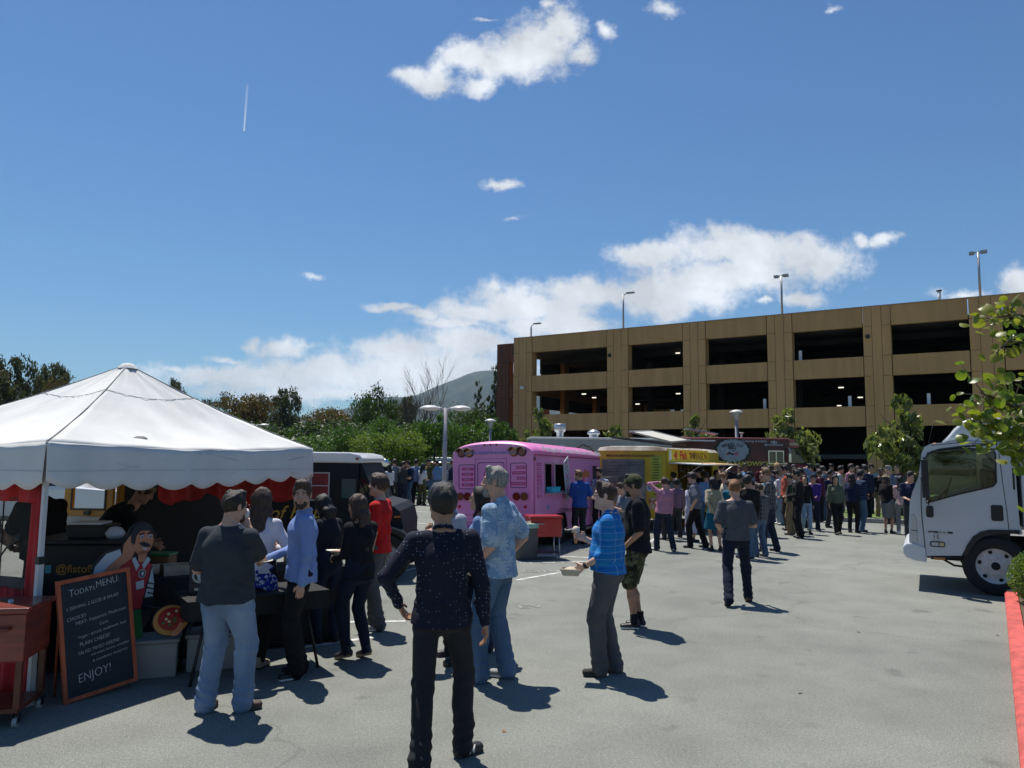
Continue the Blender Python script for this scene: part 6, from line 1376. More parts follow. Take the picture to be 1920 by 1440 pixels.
for y, m in ((.20, ambl), (.38, redl), (W_-.38, redl), (W_-.20, ambl)):
 q = MB(); q.cyl((-.03, y, 1.18), (.02, y, 1.18), .085, n=24); q.build('tail_light', m if m is redl else mat('lens_amber_dark', (.18, .05, .02), .3), bus)
for y in (.18, W_-.18): q = MB(); q.cyl((-.012, y, .96), (.01, y, .96), .035, n=16); q.build('reflector', mat('reflector_red', (.5, .02, .04), .3), bus)
q = MB(); q.box(-.12, .0, .05, W_-.05, .38, .52); q.build('bumper', mat('bumper_pink', (.4, .08, .25), .5), bus, bevel=.02)
for z in (.78, .62): q = MB(); q.box(-.005, .0, .08, W_-.08, z-.006, z+.006); q.build('body_seam', _mats['pink_seam'], bus)
# right side (facing the camera at y=0)
def tx_side(s, x, z, size, m, M_=None, y=-.008, name='lettering', **k): return text(s, size, face_to((1, 0, 0), (0, 0, 1), (x, y, z)) if M_ is None else M_, m, bus, name, **k)
q = MB()
for (a, b, c, d) in wins: frame_rect(q, a, b, c, d, -.012, .0, .028)
q.build('window_frame', mat('frame_pink_alu', (.45, .28, .38), .35), bus)
q = MB(); q.box(.68, 2.42, -.16, -.002, 1.215, 1.24); q.build('serving_shelf', mat('shelf_alu', (.42, .40, .40), .35, metal=.5), bus)
q = MB(); q.box(.12, L_-.1, -.028, -.002, ZW-.02, ZW+.01); q.build('gutter', mat('gutter_pink', (.28, .03, .15), .5), bus)
for k in range(9): z = 1.86-k*.085; q = MB(); q.box(.25, .52, -.006, -.0005, z-.028, z+.028); q.build('flavour_strip', hot, bus); tx_side(('VANILLA', 'CHOCOLATE', 'STRAWBERRY', 'MINT', 'COFFEE', 'COOKIES', 'CARAMEL', 'RASPBERRY', 'SORBET')[k], .385, z, .036, lblue)
# lettering on the sloping cove of the roof
cv = face_to((1, 0, 0), (0, .42, .91), (2.86, -.045, ZW+.13)); text('Premiyum Ice Cream And Gourmet Cookies', .19, cv, mat('white_vinyl', (.7, .7, .7), .5), bus, 'roof_lettering', offset=.004, sx=1.36)
mb = mat('menu_board_white', (.5, .52, .58), .5); q = MB(); M_ = Matrix.Translation((2.25, -.06, 1.10)) @ Matrix.Rotation(R(-24), 4, 'Y') @ Matrix.Rotation(R(4), 4, 'X'); q.box(-.20, .20, -.012, 0, 0, .98, M=M_); mo = q.build('menu_board', mb, bus)
for k, (z, w, h, m) in enumerate(((.90, .11, .02, hot), (.80, .12, .008, purple), (.74, .1, .008, purple), (.66, .13, .008, purple), (.56, .12, .025, hot), (.48, .14, .008, purple), (.42, .12, .008, purple), (.34, .13, .008, purple), (.25, .11, .022, hot), (.17, .13, .008, purple), (.1, .1, .008, purple))):
 q = MB(); q.box(-w, w, -.016, -.0125, z-h, z+h, M=M_); q.build('menu_line', m, mo)
cyan = mat('cyan_plastic', (.02, .42, .58), .35); q = MB(); q.prism([(.78, 1.245), (1.30, 1.245), (1.34, 1.37), (.74, 1.37)], -.17, -.03); tub_ = q.build('tub', cyan); tub_.matrix_world = bus.matrix_world.copy(); tag(tub_, 'cyan plastic tub on the serving shelf of the pink bus', 'tub')
text('Cookies', .30, face_to((1, 0, .05), (-.05, 0, 1), (3.72, -.008, 1.66)), mat('orange_vinyl', (.62, .2, .05), .5), bus, 'logo_lettering', shear=.2, offset=.012); text('N', .15, face_to((1, 0, 0), (0, 0, 1), (3.72, -.012, 1.49)), hot, bus, 'logo_lettering', offset=.008); text('CREAM', .27, face_to((1, 0, .05), (-.05, 0, 1), (3.78, -.008, 1.34)), mat('blue_vinyl', (.02, .22, .5), .5), bus, 'logo_lettering', offset=.012)
q = MB();
for z in (.62, .72, .86, .96, 1.05): q.box(.6, 4.4, -.006, -.0005, z-.004, z+.004)
for z in (.62, .72, .86, .96, 1.05):
 q = MB(); q.box(2.4, 4.4, -.006, -.0005, z-.004, z+.004); q.build('rub_rail', mat('rail_pink', (.66, .30, .50), .4), bus)
q = MB(); frame_rect(q, 4.55, 5.05, .75, 1.88, -.01, 0, .03); q.build('door_frame', pkr, bus)
q = MB(); q.box(4.56, 5.04, .01, .02, .76, 1.87); q.build('door_glass', glassd, bus)
q = MB(); q.box(2.3, 5.3, -.10, .02, .26, .31); q.build('running_board', steel, bus)
q = MB(); q.lathe((.10, -.012, 1.98), [(.001, -.02), (.035, -.015), (.04, 0)], 14, axis='Y'); q.build('marker_light', redl, bus)
tag(None or text('i', .12, face_to((1, 0, 0), (0, 0, 1), (.95, -.012, .92)), lblue, bus, 'service_sign'), None); q = MB(); q.cyl((.95, -.008, .92), (.95, -.001, .92), .055, n=20); q.build('round_sticker', _mats['blue_vinyl'], bus)
for x in (1.85, 4.75):
 for y, sd in ((.14, -1), (W_-.14, 1)): wheel(bus, x, y, .37, .37, .22, sd, rimg)
q = MB(); q.tube([(1.35, .03, .38)]+[(1.85+.475*math.cos(a), .03, .40+.475*math.sin(a)) for a in np.linspace(PI, 0, 14)], .03, 6); q.build('arch_lip', blkp, bus)
q = MB(); q.box(1.4, 2.3, .06, .5, .35, .9); q.build('wheel_well', under, bus)
# ---------------- general box body for the other food trucks
def truck_box(root, L, W, z0, z1, mats_body, holes, arches, holes2=(), r=.0):
 q = MB(); side_wall(q, 0, L, z0, z1-.06, 0, .05, list(holes), arches); q.build('side_panel', mats_body, root)
 q = MB(); side_wall(q, 0, L, z0, z1-.06, W-.05, W, list(holes2), arches); q.build('side_panel', mats_body, root)
 q = MB(); q.box(.05, L-.05, .06, W-.06, z0, z0+.06); q.box(L*.5, L*.5+.04, .06, W-.06, z0+.06, z1-.1); q.build('floor', under, root)
# ---------------- yellow fish truck
ye = mat('yellow_paint', (.50, .36, .015), .5, var=.18, scale=3, col2=(.52, .25, .03), lo=.5, hi=.8); yel2 = mat('yellow_sign', (.60, .44, .01), .5, var=.1, scale=5); ygr = mat('lime_panel', (.33, .38, .04), .5, var=.2, scale=4); dirty = mat('weathered_roof', (.20, .15, .12), .8, col2=(.45, .42, .36), scale=2.2, bump=.4)
redp = mat('red_vinyl', (.45, .02, .012), .5); drk = mat('dark_red_vinyl', (.12, .02, .015), .5); galv = mat('grey_shutter', (.20, .205, .21), .45, metal=.4, var=.2, scale=4); dgr = mat('dark_green_vinyl', (.015, .06, .012), .5)
Y0 = Vector((4.33, 21.0, 0)); yd = Vector((2.7, 4.5, 0)).normalized(); YM = Matrix((yd, Vector((-yd.y, yd.x, 0)), Vector((0, 0, 1)))).transposed().to_4x4(); YM.translation = Y0
yt = empty('fish_taco_truck', 'yellow food truck with a grey roll up shutter and folded roof hatches', 'food truck'); yt.matrix_world = YM
YL, YW, YT = 5.3, 2.05, 2.28
q = MB(); side_wall(q, 0, YL, .35, YT, 0, .05, [(1.0, 4.6, 1.1, 1.88)], [(1.1, .42, .45), (4.5, .42, .45)]); q.build('side_panel', ye, yt)
q = MB(); side_wall(q, 0, YL, .35, YT, YW-.05, YW, [], [(1.1, .42, .45), (4.5, .42, .45)]); q.build('side_panel', ye, yt)
q = MB(); q.prism(rrect(0, YW, .35, YT, .10, 4), -.02, .06, plane='YZ'); q.build('rear_wall', ye, yt); q = MB(); q.box(YL-.06, YL, .02, YW-.02, .35, YT); q.build('front_wall', ye, yt)
q = MB(); vs = []
for x, d in ((-.08, .03), (-.03, 0), (YL-.2, 0), (YL+.1, .05)):
 for y, z in [(-.03+d, YT-.03), (.06+d, YT+.06-d*.5), (.4, YT+.10-d), (YW-.4, YT+.10-d), (YW-.06-d, YT+.06-d*.5), (YW+.03-d, YT-.03)]: vs.append((x, y, z))
q.add(vs, [(i*6+j, i*6+j+1, i*6+j+7, i*6+j+6) for i in range(3) for j in range(5)]+[(0, 1, 2, 3, 4, 5), (23, 22, 21, 20, 19, 18)], 0, True); q.build('roof', dirty, yt)
q = MB()
for k in range(15): z = 1.36+.044*k; q.cyl((-.045, .62, z), (-.045, 1.92, z), .021, n=6)
q.box(-.04, -.022, .62, 1.92, 1.33, 1.99); q.build('roller_shutter', galv, yt)
q = MB(); q.box(-.055, -.022, .58, 1.95, .75, 1.32); q.build('lower_panel', mat('weathered_alu', (.16, .155, .15), .6, col2=(.26, .25, .23), scale=5), yt)
text('MEXICAN SEAFOOD TACOS BURRITOS', .085, face_to((0, -1, 0), (0, 0, 1), (-.03, 1.05, 2.10)), drk, yt, 'rear_lettering', offset=.002)
q = MB(); q.box(-.03, -.021, .12, .42, .95, 2.1); q.build('menu_column', ygr, yt)
for k in range(14): q = MB(); q.box(-.034, -.031, .2, .36, 1.02+.075*k, 1.045+.075*k); q.build('menu_line', dgr, yt)
q = MB(); q.prism(blob(.02+.45, 1.22, .10, .13, 9), -.03, -.021, plane='YZ'); q.build('sticker', mb, yt); q = MB(); q.prism(blob(.47, 1.22, .05, .07, 7), -.034, -.031, plane='YZ'); q.build('sticker_mark', _mats['blue_vinyl'], yt)
q = MB(); q.box(-.035, -.021, .10, .5, .62, .93); q.build('food_picture', mat('food_print', (.35, .08, .04), .5, col2=(.5, .42, .3), scale=9), yt)
q = MB(); q.box(-.035, -.021, .56, 1.9, .38, .7); q.build('food_picture', mat('food_print2', (.25, .16, .10), .5, col2=(.45, .4, .35), scale=7), yt)
# serving side
q = MB(); q.box(.05, 3.9, -.05, -.003, 1.93, 2.30, ); q.build('name_board', yel2, yt)
text('4', .34, face_to((1, 0, 0), (0, 0, 1), (.68, -.055, 2.12)), redp, yt, 'sign_lettering', offset=.014, sx=1.6); text('Fish', .33, face_to((1, 0, 0), (0, 0, 1), (1.38, -.055, 2.12)), redp, yt, 'sign_lettering', offset=.01, sx=1.3); text('THE', .24, face_to((1, 0, 0), (0, 0, 1), (2.22, -.055, 2.12)), drk, yt, 'sign_lettering', offset=.008, sx=1.3); text('WAGON', .30, face_to((1, 0, 0), (0, 0, 1), (3.1, -.055, 2.11)), mat('olive_vinyl', (.25, .15, .01), .5), yt, 'sign_lettering', offset=.010, sx=1.15)
q = MB(); q.prism(rrect(.10, .30, 1.98, 2.26, .03), -.062, -.051); q.build('sign_badge', whites, yt)
q = MB(); M_ = Matrix.Translation((.1, 0, 1.90)) @ Matrix.Rotation(R(3), 4, 'X'); q.box(0, 4.0, -1.0, -.02, 0, .03, M=M_); q.box(1.6, 2.8, -1.01, -.3, .0302, .034, mi=1, M=M_); q.box(3.4, 3.9, -1.01, -.4, .0302, .034, mi=1, M=M_); q.build('awning', [mat('awning_white', (.55, .54, .5), .6), mat('awning_orange', (.55, .28, .05), .6)], yt)
for x in (.5, 4.1): q = MB(); q.cyl((x, -.02, 1.3), (x, -.9, 1.9), .015, n=6); q.build('awning_strut', steel, yt)
q = MB(); q.box(.9, 4.7, -.32, -.002, 1.04, 1.08); q.build('counter_shelf', steel, yt); q = MB(); q.box(.3, 5.0, .5, 1.7, .5, 1.0); q.box(.3, 5.0, 1.5, 1.9, 1.0, 2.0); q.build('kitchen', mat('kitchen_steel', (.15, .145, .14), .4, metal=.5, var=.5, scale=6), yt)
for k in range(9): x = 1.15+k*.38; q = MB(); q.cyl((x, .22, 1.55+.08*(k % 3)), (x, .22, 1.86), .01, n=5); q.lathe((x, .22, 1.52+.08*(k % 3)), [(.001, -.04), (.05, -.03), (.06, .01), (.03, .03)], 8); q.build('hanging_utensil', steel, yt)
for k, m in enumerate((redp, _mats['blue_vinyl'], mb, ygr)): q = MB(); q.box(1.5+k*.75, 1.85+k*.75, 1.42, 1.47, 1.25, 1.6); q.build('menu_sheet', m, yt)
for nm, pts in (('roof_hatch', [(-.0, .25), (1.5, .25), (1.5, 1.7), (0, 1.7)]),):
 q = MB(); M_ = Matrix.Translation((.2, .15, YT+.14)) @ Matrix.Rotation(R(7), 4, 'X')
 for a, b, c, d in ((0, 2.1, 0, .04), (0, 2.1, 1.56, 1.6), (0, .04, .04, 1.56), (2.06, 2.1, .04, 1.56), (1.03, 1.07, .04, 1.56)): q.box(a, b, c, d, 0, .05, M=M_)
 hf = q.build('roof_hatch', blkp, yt); q = MB(); q.box(.04, 2.06, .04, 1.56, .02, .025, M=M_); q.build('hatch_panel', mat('hatch_translucent', (.50, .42, .26), .6), hf)
 q = MB(); M_ = Matrix.Translation((1.5, .35, YT+.22)) @ Matrix.Rotation(R(-3), 4, 'Y') @ Matrix.Rotation(R(14), 4, 'X')
 for a, b, c, d in ((0, 1.9, 0, .04), (0, 1.9, 1.36, 1.4), (0, .04, .04, 1.36), (1.86, 1.9, .04, 1.36)): q.box(a, b, c, d, 0, .05, M=M_)
 hf = q.build('roof_hatch', mat('hatch_frame_grey', (.25, .25, .26), .4, metal=.4), yt); q = MB(); q.box(.04, 1.86, .04, 1.36, .02, .025, M=M_); q.build('hatch_panel', mat('hatch_pale', (.5, .48, .42), .6), hf)
q = MB(); q.tube([(-.1, 1.3, 1.46), (-.45, 1.3, 1.48), (-.45, 1.95, 1.48), (-.1, 1.95, 1.46)], .015, 6); q.tube([(-.45, 1.3, 1.48), (-.45, 1.3, 1.3), (-.45, 1.95, 1.3)], .012, 6); q.build('rear_rack', blkp, yt)
q = MB(); q.box(-.4, -.25, 1.42, 1.72, 1.0, 1.28); tag(q.build('red_can', redp, yt, bevel=.02), None)
for x in (1.1, 4.5):
 for y, sd in ((.14, -1), (YW-.14, 1)): wheel(yt, x, y, .38, .38, .22, sd)
# ---------------- silver truck behind the pink bus
si = mat('silver_paint', (.26, .285, .31), .3, metal=.3, var=.05, scale=2); siw = mat('white_gloss', (.62, .63, .65), .25, coat=.3)
D_ = 29.0; x0 = P(995, 830, D_).x; x1 = P(1262, 830, D_).x
st = empty('silver_food_truck', 'silver food truck with two roof exhaust vents behind the pink bus', 'food truck', (x0, D_, 0), R(2)); SL = x1-x0; SZ = P(1100, 823, D_).z
q = MB(); side_wall(q, 0, SL, .5, SZ-.02, 0, .05, [(1.2, 3.4, 1.3, 2.1)], [(1.2, .5, .5), (SL-1.2, .5, .5)]); q.build('side_panel', si, st, bevel=.004); q = MB(); q.box(0, SL, 2.1, 2.15, .5, SZ-.02); q.box(0, .05, .051, 2.099, .5, SZ-.02); q.box(SL-.05, SL, .051, 2.099, .5, SZ-.02); q.box(.06, SL-.06, .06, 2.09, .5, .6); q.box(1, 3.6, 1.0, 1.05, .61, 2.3); q.build('body_shell', si, st)
q = MB(); q.box(-.04, SL+.04, -.05, 2.2, SZ-.018, SZ+.06); q.build('roof', siw, st, bevel=.03)
for px, kind in ((1053, 'stack'), (1118, 'dome')):
 x = P(px, 820, D_).x-x0; q = MB()
 if kind == 'stack': q.lathe((x, .6, SZ+.06), [(.14, 0), (.14, .20), (.22, .26), (.24, .32), (.24, .52), (.22, .54), (.20, .52)], 20)
 else: q.lathe((x, .6, SZ+.06), [(.18, 0), (.18, .12), (.26, .16), (.24, .24), (.12, .32), (.001, .34)], 20)
 q.build('roof_vent', mat('galvanised_bright', (.5, .51, .52), .35, metal=.7, var=.15, scale=10), st)
cx = P(1095, 835, D_).x-x0; cz = P(1095, 846, D_).z; o_ = []
for k in range(41):
 t = k/40; a = PI*t; rr_ = .36*(1+.10*abs(math.cos(4.5*a))+(.18*math.exp(-((t-.5)/.05)**2))); o_.append((cx-rr_*math.cos(a)*1.0, -.02, cz-.12+rr_*math.sin(a)*.85))
q = MB(); q.tube(o_, .018, 6); q.build('ornate_outline', drk, st); text('CHAAT', .13, face_to((1, 0, 0), (0, 0, 1), (cx, -.006, cz+.02)), mat('grey_vinyl', (.10, .12, .15), .5), st, 'lettering'); text('CAFE', .12, face_to((1, 0, 0), (0, 0, 1), (cx, -.006, cz-.14)), _mats['grey_vinyl'], st, 'lettering')
q = MB(); q.lathe((P(1053, 835, D_).x-x0, -.02, P(1053, 838, D_).z), [(.001, -.03), (.1, -.02), (.11, .01)], 16, axis='Y'); q.build('round_lamp', whites, st)
for x in (1.2, SL-1.2):
 for y, sd in ((.16, -1), (2.0, 1)): wheel(st, x, y, .45, .45, .25, sd)
# ---------------- maroon barbecue truck
ma = mat('maroon_wrap', (.115, .018, .018), .45, col2=(.055, .014, .012), scale=1.4, coat=.1, lo=.4, hi=.65); mar = mat('maroon_edge', (.30, .09, .09), .45);
D_ = 31.0; x0 = P(1252, 850, D_).x; x1 = P(1480, 850, D_).x; BL = x1-x0; BZ = P(1400, 823, D_).z; bt = empty('barbecue_truck', 'maroon barbecue food truck with a painted smoke cloud on its side', 'food truck', (x0, D_, 0), R(0)); W2 = 2.1
def bx_(px): return P(px, 850, D_).x-x0
def bz_(py, px=1400): return P(px, py, D_).z
wn_ = (bx_(1442), bx_(1468), bz_(868), bz_(846)); q = MB(); side_wall(q, 0, BL, .55, BZ-.01, 0, .05, [wn_], [(1.3, .5, .5)]); q.build('side_panel', ma, bt)
q = MB(); q.box(0, BL, W2-.05, W2, .55, BZ-.01); q.box(0, .05, .051, W2-.051, .55, BZ-.01); q.box(.06, BL, .06, W2-.06, .55, .62); q.build('body_shell', ma, bt)
q = MB(); frame_rect(q, *wn_[:2], *wn_[2:], -.02, 0, .035); q.box((wn_[0]+wn_[1])/2-.015, (wn_[0]+wn_[1])/2+.015, -.018, -.002, wn_[2], wn_[3]); q.build('window_frame', chrome, bt); q = MB(); q.box(wn_[0], wn_[1], .01, .02, wn_[2], wn_[3]); q.build('window_glass', glassd, bt)
q = MB(); q.box(-.03, BL, -.04, W2+.04, BZ-.008, BZ+.05); q.build('roof', mar, bt, bevel=.03)
q = MB(); prof_ = [(BL, bz_(838)), (BL, BZ), (bx_(1490), bz_(824)), (bx_(1500), bz_(838))]; q.prism(prof_, .0, W2); q.build('visor', mar, bt, bevel=.02); q = MB(); q.prism([(BL+.02, bz_(834)), (BL+.02, bz_(829.5)), (bx_(1496.3), bz_(829.5)), (bx_(1498.6), bz_(834))], -.012, -.002); q.build('visor_stripe', mat('cream_stripe', (.5, .42, .22), .5), bt)
q = MB(); q.prism([(BL, bz_(868)), (BL, bz_(840)), (bx_(1495), bz_(840)), (bx_(1511), bz_(868))], .03, W2-.03); q.build('windscreen', glassd, bt, bevel=.02)
q = MB(); q.prism([(BL, .55), (BL, bz_(869)), (bx_(1500), bz_(868)), (bx_(1520), bz_(873)), (bx_(1529), bz_(884)), (bx_(1530), .55)], .02, W2-.02); q.build('bonnet', mat('maroon_gloss', (.17, .016, .02), .35, coat=.3), bt, bevel=.05)
q = MB(); q.tube([(bx_(1473), -.02, bz_(840)), (bx_(1476.5), -.25, bz_(840)), (bx_(1477), -.25, bz_(850))], .018, 6); q.box(bx_(1474), bx_(1478), -.33, -.2, bz_(866), bz_(850)); q.build('wing_mirror', chrome, bt)
def smoke_outline(cx, cz, rx, rz):
 o = []
 for k in range(96): a = 2*PI*k/96; r_ = 1+.055*abs(math.sin(8*a+.4))-.03*abs(math.sin(13*a)); o.append((cx+rx*r_*math.cos(a)*(1-.18*abs(math.sin(a))**3), cz+rz*r_*math.sin(a)*(1-.10*abs(math.cos(2*a)))))
 return o
ccx, ccz = bx_(1373), bz_(844.5); q = MB(); q.prism(smoke_outline(ccx, ccz, .78, .58), -.006, -.001); q.build('smoke_shadow', mat('smoke_black', (.02, .012, .012), .5), bt)
q = MB(); q.prism(smoke_outline(ccx+.02, ccz-.01, .64, .50), -.011, -.0065); q.build('smoke_cloud', mat('smoke_grey', (.27, .32, .36), .5, var=.2, scale=3), bt)
nv = mat('navy_vinyl', (.012, .018, .035), .5)
for i, ch in enumerate('SMOKED OUT'):
 t = (i-4.5)/4.5; text(ch, .155, face_to((1, 0, -.34*t), (.34*t, 0, 1), (ccx+.41*t, -.014, ccz+.23-.07*t*t)), nv, bt, 'arched_lettering', offset=.006)
text('BBQ', .17, face_to((1, 0, 0), (0, 0, 1), (ccx, -.014, ccz+.10)), nv, bt, 'arched_lettering', offset=.008)
for dx, dz, r_, m in ((-.12, -.12, .07, nv), (.0, -.16, .06, nv), (.16, -.14, .09, mat('pig_pink', (.40, .10, .16), .5)), (-.2, -.16, .05, redp), (.05, -.02, .035, nv)):
 q = MB(); q.prism([(ccx+dx+r_*math.cos(a), ccz+dz+r_*.8*math.sin(a)) for a in np.linspace(0, 2*PI, 10, endpoint=False)], -.015, -.0115); q.build('cartoon_shape', m, bt)
text('Catering Available', .14, face_to((1, 0, 0), (0, 0, 1), (bx_(1415.5), -.006, bz_(827))), mb, bt, 'lettering'); text('@smokedoutbbqsf', .10, face_to((1, 0, 0), (0, 0, 1), (bx_(1451), -.006, bz_(833.5))), mb, bt, 'lettering', offset=.002)
for k, ch in enumerate('f@y'): text(ch, .14, face_to((1, 0, 0), (0, 0, 1), (bx_(1446.5+5*k), -.006, bz_(828.5))), mb, bt, 'lettering', offset=.004)
yv = mat('yellow_vinyl', (.5, .42, .05), .5); text('BBQ SANDWICHES', .24, face_to((1, 0, 0), (0, 0, 1), (bx_(1402), -.006, bz_(869.5))), yv, bt, 'lettering', offset=.008, sx=1.2)
q = MB(); q.box(0, BL, -.012, -.001, .55, 1.35); q.build('skirt_panel', mat('grey_skirt', (.18, .19, .20), .5, var=.2, scale=3), bt)
q = MB(); M_ = Matrix.Translation((bx_(1322), .6, BZ+.28)) @ Matrix.Rotation(R(9), 4, 'Y'); q.box(-.65, .6, -.5, .5, 0, .04, M=M_); q.build('solar_panel', mat('solar_cells', (.10, .14, .22), .2, coat=.5), bt, bevel=.004); q = MB(); q.cyl((bx_(1318), .6, BZ), (bx_(1318), .6, BZ+.28), .03, n=8); q.build('panel_strut', steel, bt)
q = MB(); q.cyl((bx_(1398), .5, BZ), (bx_(1398), .5, BZ+.25), .04, n=10); q.cyl((bx_(1398), .5, BZ+.25), (bx_(1398), .5, BZ+.29), .09, n=10); q.build('roof_pipe', whites, bt)
q = MB(); q.box(bx_(1264), bx_(1322), -1.6, -.02, bz_(829)-.02, bz_(829)+.02); q.build('awning_panel', siw, bt)
for x in (1.3, bx_(1515)):
 for y, sd in ((.16, -1), (W2-.16, 1)): wheel(bt, x, y, .46, .46, .25, sd)
# ---------------- black truck with gold lettering behind the tent
bk = mat('black_truck_paint', (.007, .009, .013), .6, spec=.25); D_ = 12.2; x0 = P(300, 900, D_).x; xe = P(678, 860, D_).x
kt = empty('black_pizza_truck', 'black pizza truck with a white roof and gold lettering behind the tent', 'truck', (x0, D_, 0)); KL = xe-x0
def kx(px): return P(px, 900, D_).x-x0
def kz(py, px=640): return P(px, py, D_).z
doorw = (kx(640), kx(668), kz(935), kz(897))
q = MB(); side_wall(q, 0, kx(672), .40, kz(868), 0, .05, [(kx(585), kx(616), kz(937), kz(888)), doorw], [(1.1, .42, .44)]); q.build('side_panel', bk, kt)
q = MB(); q.box(0, kx(672), 1.95, 2.0, .4, kz(868)); q.box(0, .05, .051, 1.949, .4, kz(868)); q.box(.06, kx(672), .06, 1.94, .4, .48); q.box(kx(590), kx(592), .8, 1.9, .5, 2.0); q.build('body_shell', bk, kt)
q = MB(); q.prism([(-.05, kz(868)), (kx(680), kz(868)), (kx(681), kz(860)), (kx(674), kz(852)), (kx(655), kz(848)), (-.05, kz(848))], -.06, 2.06); q.build('roof', siw, kt, bevel=.03, seg=3)
q = MB(); q.box(kx(667), kx(673), -.075, -.058, kz(862), kz(857.5)); q.build('marker_light', redl, kt)
q = MB(); q.box(kx(585), kx(616), .012, .02, kz(937), kz(888)); q.build('window_panel', mat('red_window_blind', (.22, .015, .02), .6, var=.3, scale=3), kt)
q = MB(); frame_rect(q, kx(585), kx(616), kz(937), kz(888), -.012, 0, .018); q.box(kx(585), kx(616), -.01, -.001, kz(911)-.008, kz(911)+.008); q.build('window_frame', mat('frame_white', (.4, .4, .4), .5), kt)
q = MB(); frame_rect(q, kx(520), kx(580), kz(934), kz(890), -.012, 0, .012); q.box(kx(520), kx(580), -.01, -.002, kz(934), kz(890), 1); q.box(kx(520), kx(580), -.0135, -.0105, kz(912)-.006, kz(912)+.006); q.build('window_frame', [_mats['frame_white'], _mats['red_window_blind']], kt)
gold = mat('gold_lettering', (.42, .27, .05), .4); text('Fist of Flour', .30, face_to((1, 0, .03), (-.03, 0, 1), (kx(533), -.006, kz(962, 540))), gold, kt, 'gold_lettering', shear=.35, offset=.002)
q = MB(); q.box(doorw[0]+.005, doorw[1]-.005, .012, .02, doorw[2]+.005, doorw[3]-.005); q.build('door_window', mat('grey_green_glass', (.06, .10, .10), .08, spec=.8), kt); q = MB(); q.tube([(doorw[0]-.05, -.006, .55), (doorw[0]-.05, -.006, kz(890)), (doorw[1], -.006, kz(890)), (doorw[1]+.18, -.006, kz(930)), (doorw[1]+.18, -.006, .55)], .007, 5); q.build('door_seam', blkp, kt)
q = MB(); q.prism([(kx(672), .42), (kx(672), kz(868)), (kx(676), kz(868)), (kx(690), kz(900)), (kx(702), kz(940)), (kx(738), kz(948)), (kx(750), kz(958)), (kx(757), kz(985)), (kx(756), .42)], .05, 1.95); fb = q.build('bonnet', bk, kt, bevel=.05, seg=3)
q = MB(); q.prism([(kx(674), kz(897)), (kx(686), kz(897)), (kx(697), kz(935)), (kx(674), kz(935))], .035, .049); q.build('quarter_glass', glassd, kt)
wc = kx(729); q = MB(); q.tube([(wc+.40*math.cos(a), -.02, .40+.42*math.sin(a)) for a in np.linspace(PI*1.02, -.02*PI, 16)], .07, 8); q.build('wheel_flare', blkp, kt, fix=False); q = MB(); q.prism([(wc+.40*math.cos(a), .40+.42*math.sin(a)) for a in np.linspace(PI, 0, 16)], .0, .048); q.build('wheel_well', under, kt)
for x in (1.1, wc):
 for y, sd in ((.05, -1), (1.85, 1)): wheel(kt, x, y, .37, .37, .24, sd)
q = MB(); q.box(kx(740.5), kx(752), .03, .048, kz(970), kz(966.5)); q.build('marker_light', ambl, kt)
q = MB(); mx, mz = kx(731.5), kz(925); q.prism([(mx+.032*math.cos(a), mz+.13*math.sin(a)) for a in np.linspace(0, 2*PI, 20, endpoint=False)], -.30, -.24); q.tube([(mx, -.27, mz-.12), (mx, -.25, kz(950)), (mx-.02, .2, kz(955))], .012, 6); q.build('wing_mirror', mat('mirror_shell', (.12, .13, .13), .3, metal=.4), kt)
# ---------------- yellow van with open rear doors behind the oven
yv_ = mat('ochre_paint', (.42, .19, .015), .45, var=.12, scale=3); vnp = mat('van_inner_panel', (.36, .35, .33), .6, var=.1, scale=5)
van = empty('yellow_van', 'ochre yellow van with its rear doors swung open behind the oven', 'van', (-5.1, 9.7, 0), R(22))
q = MB(); q.prism([(0, .4), (1.5, .4), (1.55, 1.0), (1.5, 1.7), (1.38, 1.98), (.12, 1.98), (.02, 1.7)], .0, 1.9); vb = q.build('body', yv_, van, bevel=.06, seg=3); q = MB(); q.prism([(.12, .5), (1.38, .5), (1.4, 1.65), (1.28, 1.85), (.24, 1.85), (.12, 1.65)], -.012, -.002); q.build('dark_rear_sheet', inter, van)  # dark sheet on the solid body stands in for the shaded interior
def van_door(x, ang, nm):
 t = bpy.data.objects.new('rear_door', None); link(t, van); t.location = (x, -.02, 0); t.rotation_euler = (0, 0, R(ang)); q = MB()
 side_wall(q, -.72, 0, .45, 1.96, -.045, 0, [(-.60, -.12, 1.27, 1.86)]); q.build('door_shell', yv_, t, bevel=.012); q = MB(); q.box(-.66, -.06, -.055, -.046, .55, 1.17); q.build('door_liner', vnp, t); q = MB(); frame_rect(q, -.60, -.12, 1.27, 1.86, -.055, -.046, .022); q.build('window_seal', blkp, t)
 q = MB(); q.box(-.40, -.32, -.075, -.056, 1.19, 1.24); q.build('latch', blkp, t); q = MB(); q.cyl((-.30, -.058, .98), (-.30, -.0555, .98), .045, n=18); q.build('round_sticker', drk, t)
 return t
van_door(0.02, -34, 'l')
for x in (.15, 1.38): wheel(van, x, .5, .34, .34, .2, 1 if x > 1 else -1).rotation_euler = (0, 0, PI/2)
